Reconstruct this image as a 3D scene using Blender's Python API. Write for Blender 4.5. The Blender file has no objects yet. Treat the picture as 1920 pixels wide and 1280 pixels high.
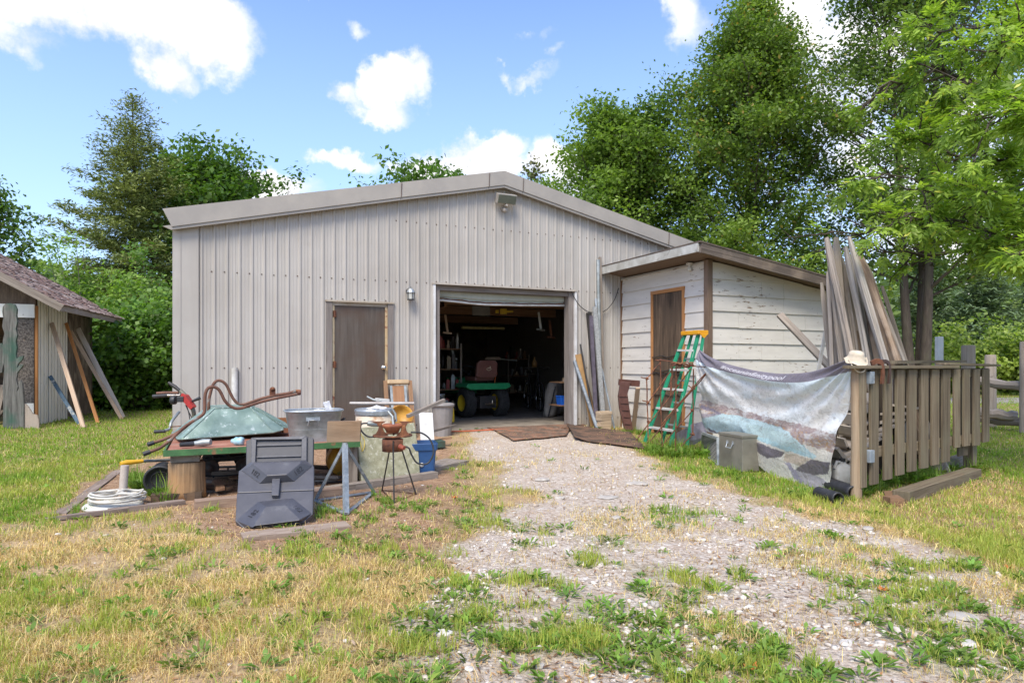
import bpy, math, random
import numpy as np
from mathutils import Vector, Matrix
R = math.radians
sc = bpy.context.scene
C = sc.collection
# ------------------------------------------------------------------ camera
F, HC, HOR = 1239.0, 1.08, 685.0
cd = bpy.data.cameras.new('camera'); cam = bpy.data.objects.new('camera', cd); C.objects.link(cam)
cam.location = (0, 0, HC); cam.rotation_euler = (R(90), 0, 0)
cd.sensor_width = 36; cd.lens = 36 * F / 1920; cd.shift_y = 45 / 1920
cd.clip_start = 0.05; cd.clip_end = 3000
sc.camera = cam
# ------------------------------------------------------------------ light
SUN_EL, SUN_AZ = R(54), R(196)       # azimuth measured clockwise from +Y
sd = bpy.data.lights.new('sun', 'SUN'); sun = bpy.data.objects.new('sun', sd); C.objects.link(sun)
sd.energy = 1.9; sd.angle = R(26); sd.color = (1, .915, .765)
sdir = Vector((math.sin(SUN_AZ) * math.cos(SUN_EL), math.cos(SUN_AZ) * math.cos(SUN_EL), math.sin(SUN_EL)))
sun.rotation_euler = sdir.to_track_quat('Z', 'Y').to_euler(); sun.location = (0, 0, 30)
sc.view_settings.view_transform = 'Standard'; sc.view_settings.look = 'None'
sc.view_settings.exposure = 1.30; sc.view_settings.gamma = 1
sc.render.engine = 'CYCLES'
sc.cycles.use_denoising = True
sc.cycles.max_bounces = 8; sc.cycles.diffuse_bounces = 4; sc.cycles.transparent_max_bounces = 12
sc.cycles.use_adaptive_sampling = True; sc.cycles.adaptive_threshold = .012
# ------------------------------------------------------------------ sky
w = bpy.data.worlds.new('World'); sc.world = w; w.use_nodes = True
nt = w.node_tree; N = nt.nodes; Lk = nt.links; N.clear()
out = N.new('ShaderNodeOutputWorld'); bg = N.new('ShaderNodeBackground')
sky = N.new('ShaderNodeTexSky'); sky.sky_type = 'NISHITA'; sky.sun_disc = False
sky.sun_elevation = SUN_EL; sky.sun_rotation = SUN_AZ
sky.air_density = 1.0; sky.dust_density = 1.0; sky.ozone_density = 1.5
tc = N.new('ShaderNodeTexCoord')
def wn(t, **k):
    n = N.new(t)
    for a, b in k.items(): setattr(n, a, b)
    return n
def wmath(op, a, b=None, c=None, clamp=False):
    n = N.new('ShaderNodeMath'); n.operation = op; n.use_clamp = clamp
    for i, x in enumerate((a, b, c)):
        if x is None: continue
        if isinstance(x, (int, float)): n.inputs[i].default_value = x
        else: Lk.new(x, n.inputs[i])
    return n.outputs[0]
# warped direction
nz = wn('ShaderNodeTexNoise'); nz.inputs['Scale'].default_value = 9; nz.inputs['Detail'].default_value = 9; nz.inputs['Roughness'].default_value = .62
Lk.new(tc.outputs['Generated'], nz.inputs['Vector'])
nz2 = wn('ShaderNodeTexNoise'); nz2.inputs['Scale'].default_value = 2.3; nz2.inputs['Detail'].default_value = 8; nz2.inputs['Roughness'].default_value = .6
Lk.new(tc.outputs['Generated'], nz2.inputs['Vector'])
nz3 = wn('ShaderNodeTexNoise'); nz3.inputs['Scale'].default_value = 26; nz3.inputs['Detail'].default_value = 7; nz3.inputs['Roughness'].default_value = .6
Lk.new(tc.outputs['Generated'], nz3.inputs['Vector'])
wv1 = wn('ShaderNodeVectorMath', operation='SUBTRACT'); Lk.new(nz.outputs['Color'], wv1.inputs[0]); wv1.inputs[1].default_value = (.5, .5, .5)
wv2 = wn('ShaderNodeVectorMath', operation='SCALE'); Lk.new(wv1.outputs[0], wv2.inputs[0]); wv2.inputs['Scale'].default_value = .13
wv3 = wn('ShaderNodeVectorMath', operation='ADD'); Lk.new(wv2.outputs[0], wv3.inputs[0]); Lk.new(tc.outputs['Generated'], wv3.inputs[1])
WARP = wv3.outputs[0]
def skydir(u, v):
    return Vector(((u - 960) / F, 1, (HOR - v) / F)).normalized()
# cloud puffs: centre pixel, size across, size up, strength
CL = [(90,-60,300,110,1.1),(250,20,190,75,1.15),(370,60,110,75,1.1),(290,118,80,42,1.0),(455,100,40,60,.75),(10,55,90,50,.8),
      (730,170,66,40,1.05),(715,205,56,24,.9),(640,180,52,24,.8),(790,165,32,40,.75),
      (640,300,66,24,1.1),(610,290,26,16,.8),(870,285,70,38,1.1),(800,315,80,32,1.05),(935,275,60,32,1.1),(920,320,140,35,.9),(1040,300,60,42,1.0),(1100,345,90,50,.9),
      (985,140,60,20,.78),(1030,110,30,18,.72),(530,358,70,32,.95),(1290,30,50,80,.72),(1480,70,110,110,.9),(1600,150,160,150,.85),(1560,300,140,160,.8),(1750,420,220,160,.9),(1850,250,200,200,.8),(20,-5,130,50,1.0),
      (575,0,50,16,.8),(675,65,30,22,.58),(1010,60,40,18,.55),(-300,200,180,90,1.1),(2300,200,200,120,1.1),(60,640,400,70,.75),(700,640,900,60,.45),(1700,600,500,90,1.0)]
acc = None
for (u, v, su, sv, st) in CL:
    c = skydir(u, v)
    right = Vector((c.y, -c.x, 0)).normalized(); up = right.cross(c).normalized()
    dpr = c.dot(Vector((0, 1, 0)))                    # px per radian grows off axis
    ax = su / F * dpr; ay = sv / F * dpr
    def dotn(vec):
        n = N.new('ShaderNodeVectorMath'); n.operation = 'DOT_PRODUCT'
        Lk.new(WARP, n.inputs[0]); n.inputs[1].default_value = vec; return n.outputs['Value']
    x = wmath('DIVIDE', dotn(right), ax); y = wmath('DIVIDE', dotn(up), ay)
    r2 = wmath('ADD', wmath('MULTIPLY', x, x), wmath('MULTIPLY', y, y))
    facing = wmath('GREATER_THAN', dotn(c), 0)
    val = wmath('MULTIPLY', wmath('MULTIPLY', wmath('SUBTRACT', 1.0, wmath('MULTIPLY', r2, .5), clamp=True), st), facing)
    acc = val if acc is None else wmath('MAXIMUM', acc, val)
edge = wmath('MULTIPLY', wmath('SUBTRACT', nz.outputs['Fac'], .5), 1.9)
edge = wmath('ADD', edge, wmath('MULTIPLY', wmath('SUBTRACT', nz3.outputs['Fac'], .5), .9))
dens = wmath('ADD', acc, wmath('MULTIPLY', edge, wmath('ADD', .25, wmath('MULTIPLY', acc, .75))))
# unseen scattered cloud away from the frame, widened for more neutral skylight
gen = wmath('MULTIPLY', wmath('SUBTRACT', nz2.outputs['Fac'], .46), 2.2)
sepd = wn('ShaderNodeSeparateXYZ'); Lk.new(tc.outputs['Generated'], sepd.inputs[0])
fill_cloud = wmath('MULTIPLY', gen, wmath('LESS_THAN', sepd.outputs['Y'], .2))
dens = wmath('MAXIMUM', dens, wmath('ADD', fill_cloud, .3))
mr = wn('ShaderNodeMapRange'); mr.interpolation_type = 'SMOOTHSTEP'
mr.inputs['From Min'].default_value = .34; mr.inputs['From Max'].default_value = .98
Lk.new(dens, mr.inputs['Value'])
hz = wn('ShaderNodeMapRange'); hz.inputs['From Min'].default_value = 0.0; hz.inputs['From Max'].default_value = .5
hz.inputs['To Min'].default_value = .60; hz.inputs['To Max'].default_value = .0
Lk.new(sepd.outputs['Z'], hz.inputs['Value'])
skym = wn('ShaderNodeMixRGB'); skym.blend_type = 'MULTIPLY'; skym.inputs[0].default_value = 1
skym.inputs[2].default_value = (1.06, 1.13, 1.32, 1); Lk.new(sky.outputs[0], skym.inputs[1])
hzm = wn('ShaderNodeMixRGB'); hzm.inputs[2].default_value = (2.8, 3.85, 5.4, 1)   # thin high haze towards the horizon
Lk.new(hz.outputs[0], hzm.inputs[0]); Lk.new(skym.outputs[0], hzm.inputs[1])
cshade = wn('ShaderNodeMixRGB'); cshade.inputs[1].default_value = (4.2, 4.2, 4.5, 1); cshade.inputs[2].default_value = (5.6, 5.45, 5.4, 1)
cs1 = wn('ShaderNodeMapRange'); cs1.inputs['From Min'].default_value = .35; cs1.inputs['From Max'].default_value = .62; Lk.new(nz.outputs['Fac'], cs1.inputs['Value']); Lk.new(cs1.outputs[0], cshade.inputs[0])
cm = wn('ShaderNodeMixRGB'); Lk.new(cshade.outputs[0], cm.inputs[2])
Lk.new(mr.outputs[0], cm.inputs[0]); Lk.new(hzm.outputs[0], cm.inputs[1])
Lk.new(cm.outputs[0], bg.inputs['Color']); bg.inputs['Strength'].default_value = .1
Lk.new(bg.outputs[0], out.inputs['Surface'])

# ------------------------------------------------------------------ geometry of the place
random.seed(7); rng = np.random.default_rng(11)
OX, OY = -4.454, 8.69                # front left corner of the metal building
D = Vector((.9112, .4120, 0)); E = Vector((-.4120, .9112, 0)); Z = Vector((0, 0, 1))
O3 = Vector((OX, OY, 0))
def L(s, t, z=0): return O3 + D * s + E * t + Z * z
def toL(p): q = Vector((p[0], p[1], 0)) - O3; return q.dot(D), q.dot(E)
def sstep(a, b, x):
    x = np.clip((x - a) / (b - a), 0, 1); return x * x * (3 - 2 * x)
def apron(X, Y):
    s = (X - OX) * D.x + (Y - OY) * D.y; t = (X - OX) * E.x + (Y - OY) * E.y
    return .055 * sstep(2.4, 3.3, s) * (1 - sstep(6.0, 7.0, s)) * sstep(-2.0, -.25, t) * (1 - sstep(.15, .35, t))
def P(u, v, Y): return Vector(((u - 960) / F * Y, Y, HC + (HOR - v) / F * Y))
def G(u, v, z=0.0):
    Y = F * (HC - z) / (v - HOR); return Vector(((u - 960) / F * Y, Y, z))
def GZ(x, y): return float(apron(np.float64(x), np.float64(y)))
def plane_hit(u, v, p0, n):
    r = Vector(((u - 960) / F, 1, (HOR - v) / F)); o = Vector((0, 0, HC))
    return o + r * ((p0 - o).dot(n) / r.dot(n))
def Wd(u, v, out=0):                 # on the building's front wall
    return plane_hit(u, v, L(0, -out), E)
def WS(u): return toL(Wd(u, 600))[0]

# ------------------------------------------------------------------ numpy noise
def _h(ix, iy, s):
    n = (ix.astype(np.int64) * 374761393 + iy.astype(np.int64) * 668265263 + s * 974711) & 0x7fffffff
    n = ((n ^ (n >> 13)) * 1274126177) & 0x7fffffff
    return ((n ^ (n >> 16)) & 0xffff) / 65535.0
def vnoise(x, y, s=0):
    ix = np.floor(x); iy = np.floor(y); fx = x - ix; fy = y - iy
    fx = fx * fx * (3 - 2 * fx); fy = fy * fy * (3 - 2 * fy)
    a = _h(ix, iy, s); b = _h(ix + 1, iy, s); c = _h(ix, iy + 1, s); d = _h(ix + 1, iy + 1, s)
    return (a * (1 - fx) + b * fx) * (1 - fy) + (c * (1 - fx) + d * fx) * fy
def fbm(x, y, s=0, o=4):
    t = 0; a = .5; tot = 0
    for i in range(o):
        t = t + a * vnoise(x * 2 ** i, y * 2 ** i, s + i * 17); tot += a; a *= .55
    return t / tot
def inpoly(x, y, poly):
    r = np.zeros(x.shape, bool); n = len(poly)
    for i in range(n):
        x1, y1 = poly[i]; x2, y2 = poly[(i + 1) % n]
        if y1 == y2: continue
        c = ((y1 > y) != (y2 > y)) & (x < (x2 - x1) * (y - y1) / (y2 - y1) + x1)
        r ^= c
    return r

# ------------------------------------------------------------------ materials
def srgb(r, g, b):
    f = lambda c: (c / 255 / 12.92) if c / 255 <= .04045 else ((c / 255 + .055) / 1.055) ** 2.4
    return (f(r), f(g), f(b))
def _mat(name):
    m = bpy.data.materials.new(name); m.use_nodes = True
    return m, m.node_tree, m.node_tree.nodes['Principled BSDF']
def ramp(nt, fac, stops):
    r = nt.nodes.new('ShaderNodeValToRGB'); e = r.color_ramp.elements
    while len(e) < len(stops): e.new(.5)
    for i, (p, c) in enumerate(stops): e[i].position = p; e[i].color = (*c, 1)
    nt.links.new(fac, r.inputs[0]); return r.outputs[0]
def noise(nt, vec, scale, detail=6, rough=.6, dist=0):
    n = nt.nodes.new('ShaderNodeTexNoise'); n.inputs['Scale'].default_value = scale; n.inputs['Detail'].default_value = detail
    n.inputs['Roughness'].default_value = rough; n.inputs['Distortion'].default_value = dist
    if vec is not None: nt.links.new(vec, n.inputs['Vector'])
    return n.outputs['Fac']
def mapping(nt, src, scale, rnd=True):
    m = nt.nodes.new('ShaderNodeMapping'); m.inputs['Scale'].default_value = scale
    nt.links.new(src, m.inputs['Vector'])
    if rnd:
        oi = nt.nodes.new('ShaderNodeObjectInfo'); mu = nt.nodes.new('ShaderNodeMath'); mu.operation = 'MULTIPLY'; mu.inputs[1].default_value = 37
        nt.links.new(oi.outputs['Random'], mu.inputs[0])
        cx = nt.nodes.new('ShaderNodeCombineXYZ'); nt.links.new(mu.outputs[0], cx.inputs[0]); nt.links.new(mu.outputs[0], cx.inputs[1])
        nt.links.new(cx.outputs[0], m.inputs['Location'])
    return m.outputs[0]
def bump(nt, h, b, strength=.3, dist=.01):
    n = nt.nodes.new('ShaderNodeBump'); n.inputs['Strength'].default_value = strength; n.inputs['Distance'].default_value = dist
    nt.links.new(h, n.inputs['Height']); nt.links.new(n.outputs[0], b.inputs['Normal'])
def mixc(nt, fac, a, b, mode='MIX'):
    n = nt.nodes.new('ShaderNodeMixRGB'); n.blend_type = mode
    for i, x in enumerate((fac, a, b)):
        if isinstance(x, (int, float)): n.inputs[i].default_value = x
        elif isinstance(x, tuple): n.inputs[i].default_value = (*x, 1)
        else: nt.links.new(x, n.inputs[i])
    return n.outputs[0]
def mth(nt, op, a, b=None, clamp=False):
    n = nt.nodes.new('ShaderNodeMath'); n.operation = op; n.use_clamp = clamp
    for i, x in enumerate((a, b)):
        if x is None: continue
        if isinstance(x, (int, float)): n.inputs[i].default_value = x
        else: nt.links.new(x, n.inputs[i])
    return n.outputs[0]
MATS = {}
def mat(name, c1, c2=None, scale=8, rough=.6, metal=0, bmp=.15, contrast=(.35, .65), spec=.5, spots=None, spot_at=.68, spot_scale=14, sss=False, trans=0):
    """two-tone procedural surface; spots: a third colour (rust, dirt) in patches"""
    if name in MATS: return MATS[name]
    m, nt, b = _mat(name); c2 = c2 or tuple(min(1, c * .75) for c in c1)
    t = nt.nodes.new('ShaderNodeTexCoord'); vec = mapping(nt, t.outputs['Object'], (1, 1, 1))
    n1 = noise(nt, vec, scale, 7, .62)
    col = ramp(nt, n1, [(contrast[0], c2), (contrast[1], c1)])
    rg = None
    if spots:
        n2 = noise(nt, vec, spot_scale, 9, .68, .3)
        k = ramp(nt, n2, [(spot_at - .04, (0, 0, 0)), (spot_at + .05, (1, 1, 1))])
        col = mixc(nt, k, col, spots)
    nt.links.new(col, b.inputs['Base Color'])
    b.inputs['Roughness'].default_value = rough; b.inputs['Metallic'].default_value = metal
    b.inputs['Specular IOR Level'].default_value = spec
    if trans: b.inputs['Transmission Weight'].default_value = trans
    nf = noise(nt, vec, scale * 6, 5, .6)
    if bmp: bump(nt, nf, b, bmp, .006)
    rr = nt.nodes.new('ShaderNodeMapRange'); rr.inputs['To Min'].default_value = max(.05, rough - .12); rr.inputs['To Max'].default_value = min(1, rough + .12)
    nt.links.new(n1, rr.inputs['Value']); nt.links.new(rr.outputs[0], b.inputs['Roughness'])
    MATS[name] = m; return m
def wood(name, light, dark, streak=None, gu=26, gv=1.1, rough=.85, knots=.0, bmp=.5, var=.25):
    """grain runs along V of the UVs (metres)"""
    if name in MATS: return MATS[name]
    m, nt, b = _mat(name)
    t = nt.nodes.new('ShaderNodeTexCoord'); vec = mapping(nt, t.outputs['UV'], (1, 1, 1))
    mp = nt.nodes.new('ShaderNodeMapping'); mp.inputs['Scale'].default_value = (gu, gv, 1); nt.links.new(vec, mp.inputs['Vector'])
    g1 = noise(nt, mp.outputs[0], 1.0, 8, .7, .6)
    mp2 = nt.nodes.new('ShaderNodeMapping'); mp2.inputs['Scale'].default_value = (gu * 5, gv * 3, 1); nt.links.new(vec, mp2.inputs['Vector'])
    g2 = noise(nt, mp2.outputs[0], 1.0, 4, .7)
    col = ramp(nt, g1, [(.30, dark), (.62, light)])
    col = mixc(nt, mth(nt, 'MULTIPLY', ramp(nt, g2, [(.35, (1, 1, 1)), (.6, (0, 0, 0))]), .45), col, dark)
    big = noise(nt, vec, 2.2, 3, .5)
    if streak: col = mixc(nt, ramp(nt, big, [(.48, (0, 0, 0)), (.66, (.8, .8, .8))]), col, streak)
    oi = nt.nodes.new('ShaderNodeObjectInfo')
    k = nt.nodes.new('ShaderNodeMapRange'); k.inputs['To Min'].default_value = 1 - var; k.inputs['To Max'].default_value = 1 + var * .6
    nt.links.new(oi.outputs['Random'], k.inputs['Value'])
    hs = nt.nodes.new('ShaderNodeHueSaturation'); nt.links.new(col, hs.inputs['Color']); nt.links.new(k.outputs[0], hs.inputs['Value'])
    nt.links.new(hs.outputs[0], b.inputs['Base Color']); b.inputs['Roughness'].default_value = rough
    b.inputs['Specular IOR Level'].default_value = .25
    hh = mth(nt, 'ADD', g1, mth(nt, 'MULTIPLY', g2, .5)); bump(nt, hh, b, bmp, .006)
    MATS[name] = m; return m
def painted(name, paint, under, peel=.7, dirt=(.30, .27, .22), scale=5, rough=.6, stretch=(1.2, 1, 6), amount=.06):
    """old paint with chips down to the wood, object coordinates"""
    if name in MATS: return MATS[name]
    m, nt, b = _mat(name)
    t = nt.nodes.new('ShaderNodeTexCoord'); vec = mapping(nt, t.outputs['Object'], stretch)
    n1 = noise(nt, vec, scale, 9, .7, .2)
    n2 = noise(nt, mapping(nt, t.outputs['Object'], (1, 1, 1)), 1.3, 3, .5)
    lim = mth(nt, 'ADD', n1, mth(nt, 'MULTIPLY', mth(nt, 'SUBTRACT', n2, .5), .45))
    k = ramp(nt, lim, [(peel, (0, 0, 0)), (peel + .015, (1, 1, 1))])
    n3 = noise(nt, vec, 1.6, 6, .6)
    pc = ramp(nt, n3, [(.3, tuple(c * .82 for c in paint)), (.7, paint)])
    vo = nt.nodes.new('ShaderNodeTexVoronoi'); vo.inputs['Scale'].default_value = 7.0; nt.links.new(t.outputs['Object'], vo.inputs['Vector'])
    sp = ramp(nt, vo.outputs['Distance'], [(.045, (1, 1, 1)), (.085, (0, 0, 0))])
    pc = mixc(nt, mth(nt, 'MULTIPLY', sp, .8), pc, dirt)
    col = mixc(nt, k, pc, under)
    nt.links.new(col, b.inputs['Base Color']); b.inputs['Roughness'].default_value = rough
    bump(nt, mth(nt, 'SUBTRACT', 1.0, k), b, .5, .004)
    MATS[name] = m; return m
def glass(name='glass'):
    if name in MATS: return MATS[name]
    m, nt, b = _mat(name); b.inputs['Base Color'].default_value = (.9, .95, .93, 1); b.inputs['Roughness'].default_value = .08
    b.inputs['Transmission Weight'].default_value = .9; MATS[name] = m; return m
def leafmat(name, sat=1.0, trans=.35, rough=.5):
    """colour comes from the per-leaf attribute 'leaf'"""
    m, nt, b = _mat(name)
    a = nt.nodes.new('ShaderNodeAttribute'); a.attribute_name = 'leaf'
    nt.links.new(a.outputs['Color'], b.inputs['Base Color']); b.inputs['Roughness'].default_value = rough; b.inputs['Specular IOR Level'].default_value = .3
    tr = nt.nodes.new('ShaderNodeBsdfTranslucent')
    br = mixc(nt, 1.0, a.outputs['Color'], (1.5, 1.7, .7), 'MULTIPLY')
    nt.links.new(br, tr.inputs['Color'])
    mx = nt.nodes.new('ShaderNodeMixShader'); mx.inputs[0].default_value = trans
    nt.links.new(b.outputs[0], mx.inputs[1]); nt.links.new(tr.outputs[0], mx.inputs[2])
    nt.links.new(mx.outputs[0], nt.nodes['Material Output'].inputs['Surface'])
    return m

# ------------------------------------------------------------------ mesh builder
class MB:
    def __init__(s): s.v = []; s.f = []; s.uv = []; s.mi = []; s.sm = []
    def face(s, pts, uvs=None, mi=0, smooth=False):
        i = len(s.v); s.v += [Vector(p) for p in pts]; s.f.append(list(range(i, i + len(pts))))
        s.uv.append(uvs or [(0, 0)] * len(pts)); s.mi.append(mi); s.sm.append(smooth)
    def obox(s, c, size, ax=None, mi=0, long=None, taper=1.0, jit=0.0):
        """oriented box, size along axes; grain along the longest axis"""
        c = Vector(c); ax = ax or (Vector((1, 0, 0)), Vector((0, 1, 0)), Z); ax = [Vector(a).normalized() for a in ax]
        h = [x / 2 for x in size]; lg = long if long is not None else max(range(3), key=lambda i: size[i])
        P8 = {}
        ro = random.random() * 20
        for i in (-1, 1):
            for j in (-1, 1):
                for k in (-1, 1):
                    co = [i * h[0], j * h[1], k * h[2]]
                    if taper != 1.0 and (i, j, k)[lg] > 0:
                        for q in range(3):
                            if q != lg: co[q] *= taper
                    if jit: co = [a + random.uniform(-jit, jit) for a in co]
                    P8[(i, j, k)] = (c + ax[0] * co[0] + ax[1] * co[1] + ax[2] * co[2], co)
        quads = [[(-1,-1,-1),(-1,1,-1),(1,1,-1),(1,-1,-1)], [(-1,-1,1),(1,-1,1),(1,1,1),(-1,1,1)],
                 [(-1,-1,-1),(1,-1,-1),(1,-1,1),(-1,-1,1)], [(1,1,-1),(-1,1,-1),(-1,1,1),(1,1,1)],
                 [(1,-1,-1),(1,1,-1),(1,1,1),(1,-1,1)], [(-1,1,-1),(-1,-1,-1),(-1,-1,1),(-1,1,1)]]
        nrm = [2, 2, 1, 1, 0, 0]
        for q, n in zip(quads, nrm):
            rest = [a for a in range(3) if a != n]
            if lg in rest: vx = lg; ux = [a for a in rest if a != lg][0]
            else: ux, vx = rest
            s.face([P8[k][0] for k in q], [(P8[k][1][ux] + ro + n * .37, P8[k][1][vx] * (1 if lg in rest else .1) + ro) for k in q], mi)
    def lbox(s, s0, s1, t0, t1, z0, z1, mi=0, long=None):
        s.obox(L((s0 + s1) / 2, (t0 + t1) / 2, (z0 + z1) / 2), (abs(s1 - s0), abs(t1 - t0), abs(z1 - z0)), (D, E, Z), mi, long)
    def bar(s, a, b, w, h, up=None, mi=0, taper=1.0, jit=0.0, over=0):
        a = Vector(a); b = Vector(b); d = (b - a); ln = d.length; d.normalize()
        up = Vector(up) if up is not None else (Z if abs(d.z) < .95 else Vector((0, 1, 0)))
        x = d.cross(up).normalized(); y = x.cross(d).normalized()
        s.obox((a + b) / 2, (w, h, ln + over), (x, y, d), mi, 2, taper, jit)
    def tube(s, pts, r, n=10, mi=0, cap=True, closed=False, sx=1.0):
        pts = [Vector(p) for p in pts]; m = len(pts); rr = r if isinstance(r, (list, tuple)) else [r] * m
        T = []
        for i in range(m):
            if closed: t = pts[(i + 1) % m] - pts[i - 1]
            else: t = pts[min(i + 1, m - 1)] - pts[max(i - 1, 0)]
            T.append(t.normalized())
        up = Z if abs(T[0].z) < .9 else Vector((1, 0, 0))
        x = T[0].cross(up).normalized(); rings = []; dist = 0; ro = random.random() * 9; vs = []
        for i in range(m):
            x = (x - T[i] * x.dot(T[i])).normalized(); y = T[i].cross(x)
            if i: dist += (pts[i] - pts[i - 1]).length
            rings.append([pts[i] + (x * math.cos(2 * math.pi * k / n) * sx + y * math.sin(2 * math.pi * k / n)) * rr[i] for k in range(n)]); vs.append(dist)
        base = len(s.v)
        for rg in rings: s.v += rg
        R_ = max(rr)
        for i in range(m if closed else m - 1):
            j = (i + 1) % m
            for k in range(n):
                k2 = (k + 1) % n
                s.f.append([base + i * n + k, base + i * n + k2, base + j * n + k2, base + j * n + k]); s.mi.append(mi); s.sm.append(True)
                u0 = k / n * 6.28 * R_ + ro; u1 = (k + 1) / n * 6.28 * R_ + ro; v0 = vs[i] + ro; v1 = (vs[j] if j else vs[i] + .1) + ro
                s.uv.append([(u0, v0), (u1, v0), (u1, v1), (u0, v1)])
        if cap and not closed:
            for rg, fl in ((rings[0], True), (rings[-1], False)):
                pl = rg[::-1] if fl else rg
                s.face(pl, [(ro + .3 * i, ro) for i in range(n)], mi)
    def cyl(s, a, b, r, r2=None, n=24, mi=0, cap=True): s.tube([a, b], [r, r if r2 is None else r2], n, mi, cap)
    def lathe(s, prof, c, ax=None, n=28, mi=0, smooth=True, sx=1.0, sy=1.0):
        """profile of (radius, height)"""
        c = Vector(c); X, Y, A = ax or (Vector((1, 0, 0)), Vector((0, 1, 0)), Z)
        base = len(s.v); m = len(prof)
        for r, h in prof:
            for k in range(n):
                a = 2 * math.pi * k / n; s.v.append(c + X * math.cos(a) * r * sx + Y * math.sin(a) * r * sy + A * h)
        for i in range(m - 1):
            for k in range(n):
                k2 = (k + 1) % n
                s.f.append([base + i * n + k, base + i * n + k2, base + (i + 1) * n + k2, base + (i + 1) * n + k]); s.mi.append(mi); s.sm.append(smooth)
                s.uv.append([(k / n, prof[i][1]), ((k + 1) / n, prof[i][1]), ((k + 1) / n, prof[i + 1][1]), (k / n, prof[i + 1][1])])
    def prism(s, poly, c, X, Y, N_, h, mi=0, top=None, hb=0, hole=False):
        """2D polygon (ccw) extruded along N_; top: a second polygon of the same length"""
        c = Vector(c); top = top or poly
        lo = [c + X * p[0] + Y * p[1] + N_ * hb for p in poly]; hi = [c + X * p[0] + Y * p[1] + N_ * h for p in top]
        n = len(poly)
        s.face(lo[::-1], [(p[0], p[1]) for p in poly[::-1]], mi); s.face(hi, [(p[0], p[1]) for p in top], mi)
        for i in range(n):
            j = (i + 1) % n; s.face([lo[i], lo[j], hi[j], hi[i]], [(0, poly[i][1]), (.05, poly[j][1]), (.05, poly[j][1]), (0, poly[i][1])], mi)
    def build(s, name, mats, parent=None, origin=None, bevel=0, label=None, solid=0):
        me = bpy.data.meshes.new(name)
        off = worldloc(parent) if parent is not None else Vector(origin or (0, 0, 0))
        me.from_pydata([tuple(v - off) for v in s.v], [], s.f)
        me.uv_layers.new(name='UVMap')
        uvs = np.array([c for f in s.uv for c in f], dtype=np.float32).ravel()
        me.uv_layers[0].data.foreach_set('uv', uvs)
        me.polygons.foreach_set('material_index', np.array(s.mi, dtype=np.int32))
        me.polygons.foreach_set('use_smooth', np.array(s.sm, dtype=bool))
        for m_ in (mats if isinstance(mats, (list, tuple)) else [mats]): me.materials.append(m_)
        me.update()
        o = bpy.data.objects.new(name, me); C.objects.link(o)
        if parent is not None: o.parent = parent
        else: o.location = off
        if solid:
            wl = o.modifiers.new('weld', 'WELD'); wl.merge_threshold = .0004
            md = o.modifiers.new('solid', 'SOLIDIFY'); md.thickness = solid
        if bevel:
            wl = o.modifiers.new('weld', 'WELD'); wl.merge_threshold = .0004
            md = o.modifiers.new('bevel', 'BEVEL'); md.width = bevel; md.segments = 2; md.limit_method = 'ANGLE'; md.angle_limit = R(50)
        if label: o['label'] = label
        return o
def worldloc(o):
    v = Vector((0, 0, 0))
    while o is not None: v += Vector(o.location); o = o.parent
    return v
def thing(name, label, cat, loc=(0, 0, 0), group=None):
    o = bpy.data.objects.new(name, None); C.objects.link(o); o.location = Vector(loc); o.empty_display_size = .1
    o['label'] = label; o['category'] = cat
    if group: o['group'] = group
    return o
def tag(o, label, cat, group=None):
    o['label'] = label; o['category'] = cat
    if group: o['group'] = group
    return o
def one(name, mb, m, label, cat, origin, group=None, bevel=0, solid=0):
    return tag(mb.build(name, m, None, origin, bevel, None, solid), label, cat, group)
def kind(o, k): o['kind'] = k; return o
def raw_mesh(name, V, Fq, mats, origin=(0, 0, 0), parent=None, col=None, smooth=False, nv=None):
    """big numpy mesh. V (n,3); Fq (m,k) faces of k corners, or (loops, starts) pair; col (n,3) -> point colour attribute 'leaf'"""
    me = bpy.data.meshes.new(name)
    off = np.array(worldloc(parent) if parent is not None else origin, dtype=np.float32)
    V = (np.asarray(V, dtype=np.float32) - off)
    if isinstance(Fq, tuple): loops, starts = Fq
    else:
        k = Fq.shape[1]; loops = Fq.ravel(); starts = np.arange(0, len(loops), k)
    me.vertices.add(len(V)); me.vertices.foreach_set('co', V.ravel())
    me.loops.add(len(loops)); me.loops.foreach_set('vertex_index', loops.astype(np.int32))
    me.polygons.add(len(starts)); me.polygons.foreach_set('loop_start', starts.astype(np.int32))
    if smooth: me.polygons.foreach_set('use_smooth', np.ones(len(starts), bool))
    me.update(calc_edges=True)
    if col is not None:
        a = me.attributes.new('leaf', 'FLOAT_COLOR', 'POINT')
        c4 = np.ones((len(V), 4), np.float32); c4[:, :3] = col; a.data.foreach_set('color', c4.ravel())
    for m_ in (mats if isinstance(mats, (list, tuple)) else [mats]): me.materials.append(m_)
    o = bpy.data.objects.new(name, me); C.objects.link(o)
    if parent is not None: o.parent = parent
    else: o.location = tuple(float(x) for x in off)
    return o
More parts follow.
